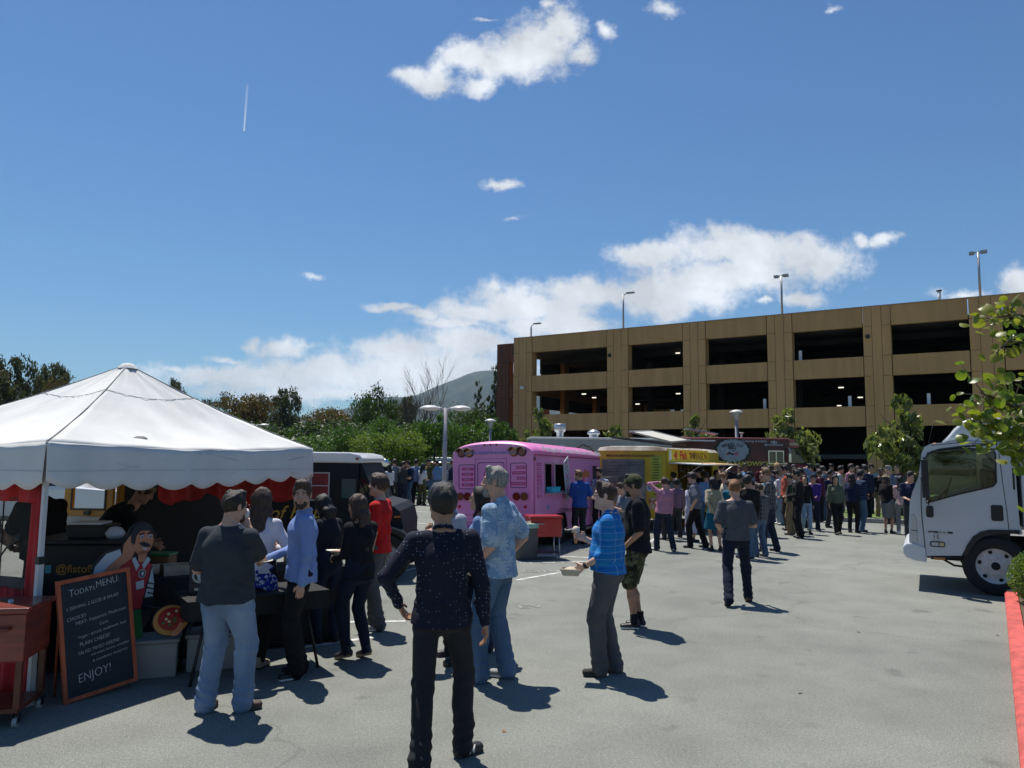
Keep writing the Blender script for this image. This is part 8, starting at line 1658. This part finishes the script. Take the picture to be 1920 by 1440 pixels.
for a in [
 (1638, 868, 27.5, 175, 'east', 'black', 'short', 'aqua', 'long', 'black', 'long', 'man in a pale aqua shirt carrying a food box between trucks', 'hold', 'hold'),
 (1653, 876, 26.0, 165, 'brown', 'black', 'crop', 'black', 'short', 'khaki', 'long', 'man in a black T-shirt and khaki trousers by the magnolia', 'hold', 'hang'),
 (1682, 866, 27.0, 100, 'fair', 'light', 'crop', 'maroon', 'short', 'char', 'long', 'man in a maroon T-shirt with cropped hair under the magnolia', 'hold', 'phone'),
 (1697, 868, 28.5, 170, 'fair', 'brown', 'short', 'grey', 'short', 'jm', 'long', 'person in a pale bucket hat beyond the pink blouse woman', 'hold', 'hold'),
 (1715, 872, 29.0, -120, 'tan', 'dark', 'short', 'olive', 'short', 'char', 'long', 'person in olive beside the cab of the white truck', 'hang', 'hold'),
 (1672, 872, 24.5, 120, 'fair', 'grey', 'short', 'greyb', 'long', 'char', 'long', 'person in blue grey behind the straw hat', 'phone', 'hang'),
 (1596, 864, 27.5, -150, 'fair', 'brown', 'short', 'pink', 'short', 'khaki', 'long', 'man in a plain pink shirt standing tall behind the queue', 'hold', 'hang'),
 (1577, 872, 28.0, -100, 'fair', 'dark', 'short', 'aqua', 'long', 'jm', 'long', 'person in a pale hooded top left of the plain pink shirt', 'hold', 'hang'),
 (1562, 868, 30.0, 150, 'tan', 'dark', 'short', 'pinkl', 'short', 'char', 'long', 'person in faded pink far behind the sage blouse', 'hang', 'hang'),
 (1610, 873, 28.5, 140, 'fair', 'brown', 'long', 'mauve', 'short', 'jm', 'long', 'woman with long brown hair behind the navy jersey man', 'hold', 'hang'),
 (1625, 870, 25.5, 10, 'tan', 'black', 'short', 'navy', 'long', 'black', 'long', 'person in a dark blue hood facing the garage', 'hang', 'hang'),
 (1548, 872, 26.0, 40, 'fair', 'dark', 'short', 'greyb', 'short', 'jm', 'long', 'person in blue grey beyond the maroon plaid shirt', 'hold', 'hold'),
 (1522, 866, 26.5, 60, 'fair', 'dark', 'short', 'sky', 'short', 'char', 'long', 'man in a sky blue shirt near the bonnet of the maroon truck', 'shade', 'hang'),
 (1538, 868, 29.0, -20, 'fair', 'dark', 'short', 'dgreen', 'short', 'char', 'long', 'man in a dark green cap and shirt near the maroon bonnet', 'hang', 'hold'),
 (1556, 880, 23.0, -150, 'tan', 'black', 'short', 'navy', 'short', 'char', 'long', 'person in a navy T-shirt between plaid shirt and sage blouse', 'hold', 'hold'),
 (1524, 888, 22.0, 160, 'fair', 'dark', 'short', 'purple', 'long', 'jd', 'long', 'person in a purple top behind the maroon plaid man', 'hold', 'hold'),
 (1400, 866, 28.0, 160, 'brown', 'black', 'crop', 'sky', 'short', 'char', 'long', 'man in a light blue shirt and tie under the smoke cloud', 'hold', 'hold'),
 (1392, 874, 25.5, 120, 'fair', 'light', 'short', 'grey', 'short', 'char', 'long', 'person in sunglasses and grey under the smoke cloud', 'phone', 'hang'),
 (1367, 858, 25.0, 10, 'tan', 'black', 'short', 'black', 'long', 'black', 'long', 'tall figure all in black below the left of the smoke cloud', 'hang', 'hang'),
 (1352, 868, 26.0, -30, 'fair', 'dark', 'short', 'grey', 'short', 'char', 'long', 'person in a grey print shirt left of the tall black figure', 'hold', 'hang'),
 (1434, 862, 28.5, 165, 'fair', 'brown', 'short', 'maroon', 'short', 'char', 'long', 'person in brown glasses left of the maroon truck window', 'hold', 'hang'),
 (1447, 872, 24.5, 30, 'tan', 'black', 'short', 'greyb', 'short', 'jm', 'long', 'dark haired man in blue grey below the truck side lettering', 'hold', 'hang'),
 (1461, 866, 27.0, 10, 'fair', 'blonde', 'long', 'white', 'short', 'jm', 'long', 'blonde woman in white below the maroon truck window', 'hold', 'hang'),
 (1478, 864, 27.5, 20, 'fair', 'dark', 'short', 'navy', 'short', 'jm', 'long', 'man in navy right of the blonde woman', 'hold', 'hang'),
 (1488, 870, 25.5, 150, 'east', 'black', 'long', 'white', 'long', 'char', 'tight', 'woman in a white blouse facing out from the maroon truck', 'phone', 'hold'),
 (1504, 876, 23.0, 90, 'tan', 'black', 'short', 'red', 'long', 'char', 'long', 'person in a red sleeve behind the black jacket man', 'hold', 'hold'),
 (1483, 886, 20.6, 60, 'fair', 'dark', 'short', 'dgreen', 'long', 'khaki', 'long', 'person in dark green squeezed behind the coral T-shirt', 'hold', 'hang'),
 (1434, 885, 20.0, 50, 'tan', 'black', 'short', 'aqua', 'short', 'jm', 'long', 'person in pale green behind the charcoal plaid shirt', 'hold', 'hang'),
 (1407, 884, 21.5, 110, 'brown', 'black', 'thick', 'pinkl', 'short', 'jd', 'long', 'person with thick black hair and a pale pink top in the queue', 'phone', 'hold'),
 (1388, 886, 20.5, -20, 'tan', 'black', 'short', 'olive', 'short', 'char', 'long', 'person in an olive top behind the broad black shirt', 'hold', 'hang'),
 (1360, 886, 20.5, 100, 'fair', 'ginger', 'curly', 'cream', 'short', 'jm', 'long', 'red haired person in cream beyond the teal top', 'hold', 'hold'),
 (1341, 880, 23.0, 160, 'tan', 'brown', 'short', 'char', 'short', 'char', 'long', 'person in dark grey at the end of the yellow awning', 'hold', 'hold'),
 (1325, 884, 21.0, 10, 'fair', 'dark', 'short', 'sky', 'long', 'jm', 'long', 'person in a light blue hooded top behind the beige jacket', 'hold', 'hang'),
 (1314, 876, 22.3, 70, 'fair', 'black', 'short', 'black', 'short', 'char', 'long', 'man in a black cap ordering at the yellow truck counter', 'hold', 'hold'),
 (1266, 884, 21.3, 20, 'tan', 'black', 'bun', 'grey', 'long', 'char', 'long', 'person with a black bun at the yellow truck corner', 'hold', 'hang'),
 (1252, 900, 19.0, 60, 'fair', 'dark', 'short', 'black', 'long', 'char', 'long', 'dark haired person peering past the pink checked shirt', 'hold', 'hang'),
 (1168, 903, 15.0, 100, 'fair', 'brown', 'short', 'greyb', 'short', 'char', 'long', 'man in grey half hidden between the plaid and the camouflage cap', 'phone', 'hold')]:
 crowd(*a[:12], la=a[12], ra=a[13], fem=('woman' in a[11]), cap=((cloth('cap_black', (.01, .01, .012)), 'front') if 'black cap' in a[11] else (cloth('cap_green', (.02, .035, .025)), 'front') if 'green cap' in a[11] else (cloth('straw', (.42, .33, .2), .9), 'bucket') if 'bucket hat' in a[11] else None), glasses='sun' if 'sunglasses' in a[11] else None)
for a in [
 (683, 876, 30.5, 5, 'tan', 'black', 'long', 'white', 'long', 'jm', 'long', 'woman in a pale grey top at the nose of the black truck', 'hang', 'hang'),
 (707, 868, 30.0, -60, 'east', 'black', 'longer', 'black', 'short', 'black', ('skirt', .35, .19), 'woman in a black dress eating, second from the black truck', 'phone', 'hold'),
 (731, 869, 30.5, 35, 'east', 'black', 'long', 'white', 'long', 'black', 'tight', 'woman in a white sweatshirt and black leggings in the far queue', 'hold', 'hold'),
 (739, 857, 31.5, 5, 'fair', 'brown', 'short', 'greyb', 'short', 'char', 'long', 'tall man in a grey blue T-shirt behind the white sweatshirt', 'hang', 'hold'),
 (755, 864, 31.3, -40, 'tan', 'black', 'short', 'char', 'short', 'jd', 'long', 'man in a dark striped T-shirt and jeans eating, centre of the far queue', 'hang', 'hold'),
 (768, 863, 32.0, 130, 'fair', 'dark', 'short', 'navy', 'short', 'jm', 'long', 'man in a navy T-shirt bowing over his food in the far queue', 'hold', 'hold'),
 (781, 857, 32.3, 5, 'fair', 'black', 'short', 'bstripe', 'short', 'black', 'long', 'man in a blue and white checked shirt in the far queue', 'hang', 'hang'),
 (791, 868, 32.0, -35, 'east', 'black', 'long', 'white', 'short', 'olive', 'long', 'woman in a white T-shirt and olive trousers in the far queue', 'hold', 'hold'),
 (803, 858, 34.0, 170, 'tan', 'black', 'short', 'olive', 'short', 'jm', 'long', 'man in an olive shirt raising an arm in the far queue', 'shade', 'hang'),
 (820, 861, 36.0, 0, 'tan', 'black', 'short', 'sky', 'short', 'jm', 'long', 'man in a light blue polo shirt and jeans left of the lamp post', 'hang', 'hang'),
 (829, 860, 39.0, 150, 'tan', 'dark', 'short', 'maroon', 'short', 'char', 'long', 'person in a maroon T-shirt behind the lamp post', 'hold', 'hang'),
 (846, 856, 34.5, -70, 'tan', 'dark', 'short', 'navy', 'short', 'grey', 'long', 'man in a navy top and grey jeans right of the lamp post', 'hang', 'hold')]:
 crowd(*a[:12], la=a[12], ra=a[13], fem=('woman' in a[11]), group=QL)
# ================================================================ held things and loose props
papw = mat('paper_plate', (.62, .60, .52), .8); card = mat('moulded_fibre', (.50, .46, .36), .85); pizza = mat('pizza_slice', (.50, .28, .09), .6, col2=(.40, .07, .03), scale=40, bump=.8, bscale=60)
def plate(info, side, label, tilt=(0, 0), food=True, r=.125, off=(0, .0, .0)):
 a = info['arm'][side]; w = a[2]; fd = nrm(w-a[1]); p = wp(info, w+fd*.11*info['s']+V3(*off)+V3(0, 0, .012))
 t = empty('paper_plate', label, 'plate', p, info['root'].rotation_euler.z, 'paper plates in hands'); t.rotation_euler = (R(tilt[0]), R(tilt[1]), info['root'].rotation_euler.z)
 q = MB(); q.lathe((0, 0, 0), [(.001, 0), (r*.62, 0), (r*.74, .008), (r, .020), (r*.99, .024), (r*.72, .012), (r*.6, .004), (.001, .004)], 28); q.build('plate', papw, t)
 if food: q = MB(); q.prism([(-.02, -.05), (.075, -.02), (.03, .07), (-.05, .05)], .005, .020, plane='XY'); q.build('food', pizza, t, bevel=.004)
 return t
plate(f4, 1, 'white paper plate held out by the light blue shirt man', (4, -3), food=False, r=.135)
plate(f5, 1, 'paper plate held by the woman with waist long hair', (0, 4)); plate(f6, 1, 'paper plate of food held by the bowing woman', (0, 4)); plate(f10, -1, 'white paper tray held by the pale grey shirt man', (0, 0), r=.11)
# ice cream cone
a = f11['arm'][1]; fd = nrm(a[2]-a[1]); p = wp(f11, a[2]+fd*.09+V3(-.0, .02, .0)); t = empty('ice_cream_cone', 'ice cream cone in the hand of the bright blue plaid shirt man', 'ice cream', p)
q = MB(); q.lathe((0, 0, 0), [(.008, -.07), (.014, -.068), (.028, .025), (.031, .028), (.030, .034)], 16); q.build('cone', mat('wafer', (.42, .22, .09), .7, bump=.5, bscale=120), t)
q = MB(); q.lathe((0, 0, .034), [(.030, 0), (.036, .012), (.036, .030), (.028, .048), (.014, .058), (.001, .060)], 18); q.build('scoop', mat('vanilla_ice', (.62, .52, .42), .6, bump=.4, bscale=60), t)
a = f11['arm'][-1]; fd = nrm(a[2]-a[1]); p = wp(f11, a[2]+fd*.13+V3(0, .02, .0)); t = empty('food_box', 'open fibre food box held low by the bright blue plaid shirt man', 'food box', p, R(78))
q = MB(); q.add([(-.06, -.07, -.03), (.06, -.07, -.03), (.06, .07, -.03), (-.06, .07, -.03), (-.085, -.095, .03), (.085, -.095, .03), (.085, .095, .03), (-.085, .095, .03)], [(0, 3, 2, 1), (0, 1, 5, 4), (1, 2, 6, 5), (2, 3, 7, 6), (3, 0, 4, 7)]); o = q.build('tray', card, t); o.modifiers.new('s', 'SOLIDIFY').thickness = .004
q = MB(); q.lathe((0, 0, .0), [(.075, .0), (.06, .03), (.02, .045), (.001, .046)], 14); q.build('food', mat('food_cream', (.5, .42, .3), .7, bump=1, bscale=40), t)
wa = f11['arm'][-1]; q = MB(); w_ = nrm(wa[2]-wa[1]); q.cyl(wa[2]-w_*.035, wa[2]-w_*.005, .0315, n=16); q.build('wristwatch', blkp, f11['root'])
wa = f8['arm'][-1]; q = MB(); w_ = nrm(wa[2]-wa[1]); q.cyl(wa[2]-w_*.035, wa[2]-w_*.012, .0325, n=16); q.build('wristwatch', mat('watch_steel', (.4, .38, .33), .3, metal=.8), f8['root'])
a = f2['arm'][1]; p = wp(f2, a[2]+nrm(a[2]-a[1])*.12); q = MB(); q.lathe(p, [(.001, -.03), (.03, -.02), (.035, .02), (.02, .05), (.001, .045)], 7); tag(q.build('napkin', mat('paper_white', (.6, .6, .6), .8)), 'white paper napkin at the mouth of the slate T-shirt man', 'napkin')
a = f13['arm'][1]; p = wp(f13, a[2]+nrm(a[2]-a[1])*.10); q = MB(); q.lathe(p, [(.001, -.03), (.03, -.028), (.036, .03), (.001, .03)], 12); tag(q.build('paper_cup', papw), 'small white cup in the right hand of the ginger haired walker', 'cup')
# red ice chest on legs beside the bus
redm = mat('red_enamel', (.38, .012, .012), .35, coat=.3); c0 = G(1022, 1058)
rc = empty('red_cooler', 'red metal cooler on thin wheeled legs by the pink bus', 'cooler', (c0.x+.0, 15.2, 0), R(14)); q = MB(); q.box(-.32, .32, -.22, .22, .44, .80); q.build('chest', redm, rc, bevel=.012); q = MB(); q.box(-.34, .34, -.24, .24, .803, .85); q.build('lid', redm, rc, bevel=.012)
q = MB(); q.tube([(-.30, -.225, .70), (-.30, -.27, .70), (-.06, -.27, .70), (-.06, -.225, .70)], .012, 6); q.build('handle', steel, rc)
for sx in (-.28, .28):
 for sy in (-.18, .18): q = MB(); q.cyl((sx, sy, .06), (sx, sy, .439), .012, n=8); l_ = q.build('leg', steel, rc); q = MB(); q.cyl((sx-.012, sy, .035), (sx+.012, sy, .035), .035, n=14); q.build('caster', whites, l_)
q = MB(); q.box(-.28, .28, -.18, .18, .12, .135); q.build('shelf', blkm, rc)
tp = G(985, 1048); tb = empty('waste_bin', 'grey plastic waste bin with a pale green liner beside the red cooler', 'bin', tp); q = MB(); q.lathe((0, 0, 0), [(.001, 0), (.22, 0), (.23, .02), (.27, .66), (.285, .67), (.285, .70), (.27, .70)], 24); q.build('bin_body', mat('bin_grey', (.075, .085, .095), .6), tb); q = MB(); q.lathe((0, 0, .0), [(.289, .62), (.29, .705), (.26, .715), (.24, .66), (.001, .62)], 24); q.build('bin_liner', mat('liner_green', (.30, .48, .36), .4), tb)
# traffic cones, delineator posts, ice chest and tape at the yellow truck
orn = mat('cone_orange', (.62, .085, .015), .5); wht = mat('reflective_white', (.6, .6, .6), .4); yel = mat('caution_tape', (.62, .55, .02), .5)
def cone(px, py, label, h=.72):
 b = G(px, py); t = empty('traffic_cone', label, 'traffic cone', b, 0, 'orange traffic cones'); q = MB(); q.box(-.18, .18, -.18, .18, 0, .03); q.build('base', orn, t, bevel=.01)
 def r(z): return .135-(.135-.03)*z/h
 q = MB(); q.lathe((0, 0, 0), [(r(0), .03), (r(h*.45), h*.45), (r(h), h), (r(h)*.5, h+.005), (.001, h)], 20); q.build('cone_body', orn, t); q = MB(); q.lathe((0, 0, 0), [(r(h*.45)+.003, h*.45), (r(h*.68)+.003, h*.68)], 20); q.build('reflective_band', wht, t)
cone(1262, 984, 'traffic cone right of the pink checked shirt man'); cone(1306, 986, 'traffic cone behind the legs of the grey polo man', .7)
b = G(1287, 986); dp = empty('delineator_post', 'tall orange delineator post wrapped with caution tape', 'post', b); q = MB(); q.lathe((0, 0, 0), [(.001, 0), (.20, 0), (.20, .05), (.06, .07), (.05, .1), (.045, 1.05), (.03, 1.1), (.001, 1.1)], 18); q.build('post', orn, dp)
for z in (.7, .85): q = MB(); q.cyl((0, 0, z), (0, 0, z+.08), .049, n=18); q.build('reflective_band', wht, dp)
b = G(1277, 978); ic = empty('red_ice_chest', 'red ice chest on legs behind the orange cones', 'cooler', b, R(10)); q = MB(); q.box(-.42, .38, -.2, .2, .42, .72); q.build('chest', redm, ic, bevel=.01); q = MB(); q.box(-.44, .40, -.22, .22, .723, .76); q.build('lid', redm, ic, bevel=.01)
for sx in (-.36, .32):
 for sy in (-.16, .16): q = MB(); q.cyl((sx, sy, 0), (sx, sy, .419), .014, n=6); q.build('leg', blkm, ic)
def ribbon(pts, label, w=.07):
 q = MB(); pts = [Vector(p) for p in pts]; vs = []
 for i, p in enumerate(pts): vs += [p+Vector((0, 0, w/2)), p-Vector((.02*math.sin(i*2.1), .02*math.cos(i), w/2))]
 q.add(vs, [(2*i, 2*i+1, 2*i+3, 2*i+2) for i in range(len(pts)-1)], 0, True); o = q.build('caution_tape', yel); o.modifiers.new('s', 'SOLIDIFY').thickness = .001; return tag(o, label, 'tape')
g1, g2, g3 = G(1262, 984), G(1287, 986), G(1306, 986)
ribbon([g1+Vector((0, -.05, .74)), g1+Vector((.12, -.1, .45)), g1+Vector((.2, -.15, .1)), g1+Vector((.32, -.2, .045)), g1+Vector((.5, -.1, .04))], 'yellow caution tape hanging from the left cone'); ribbon([g2+Vector((.05, -.02, .95)), g2+Vector((.10, -.05, .5)), g2+Vector((.16, -.05, .05)), g3+Vector((0, -.22, .05)), g3+Vector((.3, -.22, .04))], 'yellow caution tape trailing from the orange post')
a, b = G(100, 925), G(330, 915); ribbon([Vector((lerp(-18, -9, i/14), lerp(20.2, 20.9, i/14), 1.0-.18*math.sin(PI*i/14))) for i in range(15)], 'yellow caution tape strung across the far side of the stall', .08)
for x, y in ((-9, 20.9), (-18, 20.2)): q = MB(); q.lathe((x, y, 0), [(.001, 0), (.2, 0), (.2, .05), (.05, .08), (.04, 1.08), (.001, 1.1)], 14); tag(q.build('tape_post', orn), 'orange post holding the tape, '+('right end' if x > -10 else 'left end'), 'post', 'posts of the far tape')
# silver balloon over the far queue
p = P(722, 868, 29.5); q = MB(); q.lathe(p, [(.001, -.17), (.09, -.14), (.16, -.05), (.17, .03), (.12, .12), (.001, .17)], 18); bo = q.build('foil_balloon', mat('foil_silver', (.75, .75, .76), .12, metal=1)); tag(bo, 'shiny silver foil balloon among the far queue', 'balloon')
# ================================================================ redbud tree on the island, its branches reach into the picture
rl = leaf_mat('leaf_redbud', (.085, .135, .018), (.26, .24, .045), .4, .4); N = rl.node_tree.nodes
rb = empty('redbud_tree', 'leafy tree on the red kerbed island with round yellow green leaves', 'tree', (4.6, 4.7, .13))
def w2l(p): return Vector(p)-Vector((4.6, 4.7, .13))
q = MB(); q.tube([(0, 0, -.2), (-.03, .02, .8), (.02, -.03, 1.5), (-.05, 0, 2.3), (0, 0, 3.2)], [.075, .065, .055, .04, .02], 10); q.build('trunk', bark, rb, fix=False)
rr = random.Random(12); lv_p = []; bq = MB()
def limb(pts, n, spread, r=.012, big=1.0):
 pts = [w2l(p) for p in pts]; bq.tube(pts, [r*(1-.75*i/(len(pts)-1)) for i in range(len(pts))], 6)
 for k in range(n):
  t = rr.uniform(.35, 1)*(len(pts)-1); i = min(len(pts)-2, int(t)); p = pts[i].lerp(pts[i+1], t-i); d = Vector((rr.gauss(0, 1), rr.gauss(0, 1), rr.gauss(0, .8))).normalized()*rr.uniform(.03, spread)
  if rr.random() < .3: bq.tube([p, p+d*.6, p+d], [.003, .002, .001], 4)
  lv_p.append((p+d, rr.uniform(.017, .031)*big))
root_ = Vector((4.57, 4.72, 1.6)); r2 = Vector((4.6, 4.7, 2.4))
def PP(px, py, D): return P(px, py, D)
limb([root_, PP(2150, 760, 4.4), PP(1990, 750, 3.9), PP(1900, 762, 3.6), PP(1838, 735, 3.5)], 170, .19, .02); limb([root_, PP(2100, 830, 4.3), PP(1970, 820, 3.8), PP(1890, 815, 3.6), PP(1825, 790, 3.5)], 240, .19, .018); limb([root_, PP(2080, 860, 4.3), PP(1960, 850, 3.8), PP(1905, 850, 3.6)], 110, .15, .016)
limb([r2, PP(2120, 640, 4.3), PP(1980, 600, 3.8), PP(1905, 590, 3.6), PP(1850, 597, 3.5)], 120, .12, .016); limb([r2, PP(2080, 680, 4.3), PP(1960, 645, 3.8), PP(1890, 640, 3.6), PP(1868, 662, 3.5)], 45, .07, .014)
limb([root_, PP(2100, 980, 4.4), PP(1990, 960, 4.0), PP(1925, 955, 3.8)], 40, .10, .012); limb([r2, Vector((5.2, 5.2, 3.3)), Vector((5.6, 5.0, 3.8))], 160, .55, .02); limb([r2, Vector((4.4, 5.2, 3.2)), Vector((4.6, 5.6, 3.9))], 160, .5, .02); limb([r2, Vector((4.9, 4.2, 3.1)), Vector((5.4, 3.6, 3.6))], 160, .5, .02); limb([r2, Vector((5.5, 4.6, 2.8)), Vector((6.1, 4.4, 3.0))], 140, .5, .02)
bq.build('branches', bark, rb, fix=False)
V_ = []; F_ = []
for p, r in lv_p:
 n = Vector((rr.gauss(0, .6), rr.gauss(0, .6)-.35, rr.gauss(.5, .7))).normalized(); u = n.orthogonal().normalized(); u.rotate(Matrix.Rotation(rr.uniform(0, 6.28), 3, n)); v = n.cross(u); b0 = len(V_); ring = []
 for k in range(11):
  a = 2*PI*k/11; rad = r*(1.0-.28*math.exp(-((a-PI)/.35)**2)+.18*math.exp(-(min(a, 2*PI-a)/.35)**2)); V_.append(p+u*math.cos(a)*rad+v*math.sin(a)*rad*.96+n*(-.16*rad*abs(math.sin(a))))
 V_.append(p+n*.006)
 for k in range(11): F_.append((b0+k, b0+(k+1) % 11, b0+11))
o = bpy.data.objects.new('leaves', fast_mesh('leaves', [tuple(v) for v in V_], F_, [rl], smooth=True)); link(o, rb)
# clipped shrub at the kerb nose
p = P(1962, 1100, 10.0); r_ = np.random.default_rng(6); n = 5200; d = r_.normal(size=(n, 3)); d /= np.linalg.norm(d, axis=1)[:, None]; Pn = d*np.array([.42, .42, .36])*r_.uniform(.8, 1.05, n)[:, None]+np.array([p.x, p.y, .48]); Pn = Pn[Pn[:, 2] > .13]; n = len(Pn)
u = r_.normal(size=(n, 3)); u /= np.linalg.norm(u, axis=1)[:, None]; v = np.cross(u, r_.normal(size=(n, 3))); v /= np.linalg.norm(v, axis=1)[:, None]; V_ = np.stack([Pn-u*.018, Pn+v*.011, Pn+u*.018, Pn-v*.011], 1).reshape(-1, 3)
o = bpy.data.objects.new('shrub', fast_mesh('shrub', V_, np.arange(n*4).reshape(n, 4), [LM['lime']])); link(o); tag(o, 'clipped bright green shrub at the end of the red kerb', 'shrub')
# small litter and fallen leaves on the asphalt
q = MB(); rr = random.Random(3); lm_ = mat('dry_leaf', (.25, .12, .05), .9)
for px, py, lb in ((945, 1372, 'dry leaf by the foot of the polka dot shirt man'), (1870, 1192, 'dry leaf nearest the nose of the red kerb'), (1610, 1186, 'dry leaf on the open asphalt below the white truck bumper'), (1500, 1300, 'dry leaf in the middle of the open foreground')):
 c = G(px, py); a = rr.uniform(0, 6); q = MB(); u = Vector((math.cos(a), math.sin(a), 0))*.03; v = Vector((-math.sin(a), math.cos(a), 0))*.014; q.add([c-u+Vector((0, 0, .006)), c+v+Vector((0, 0, .012)), c+u+Vector((0, 0, .006)), c-v+Vector((0, 0, .003))], [(0, 1, 2, 3)]); tag(q.build('fallen_leaf', lm_), lb, 'leaf', 'dry leaves scattered on the asphalt')
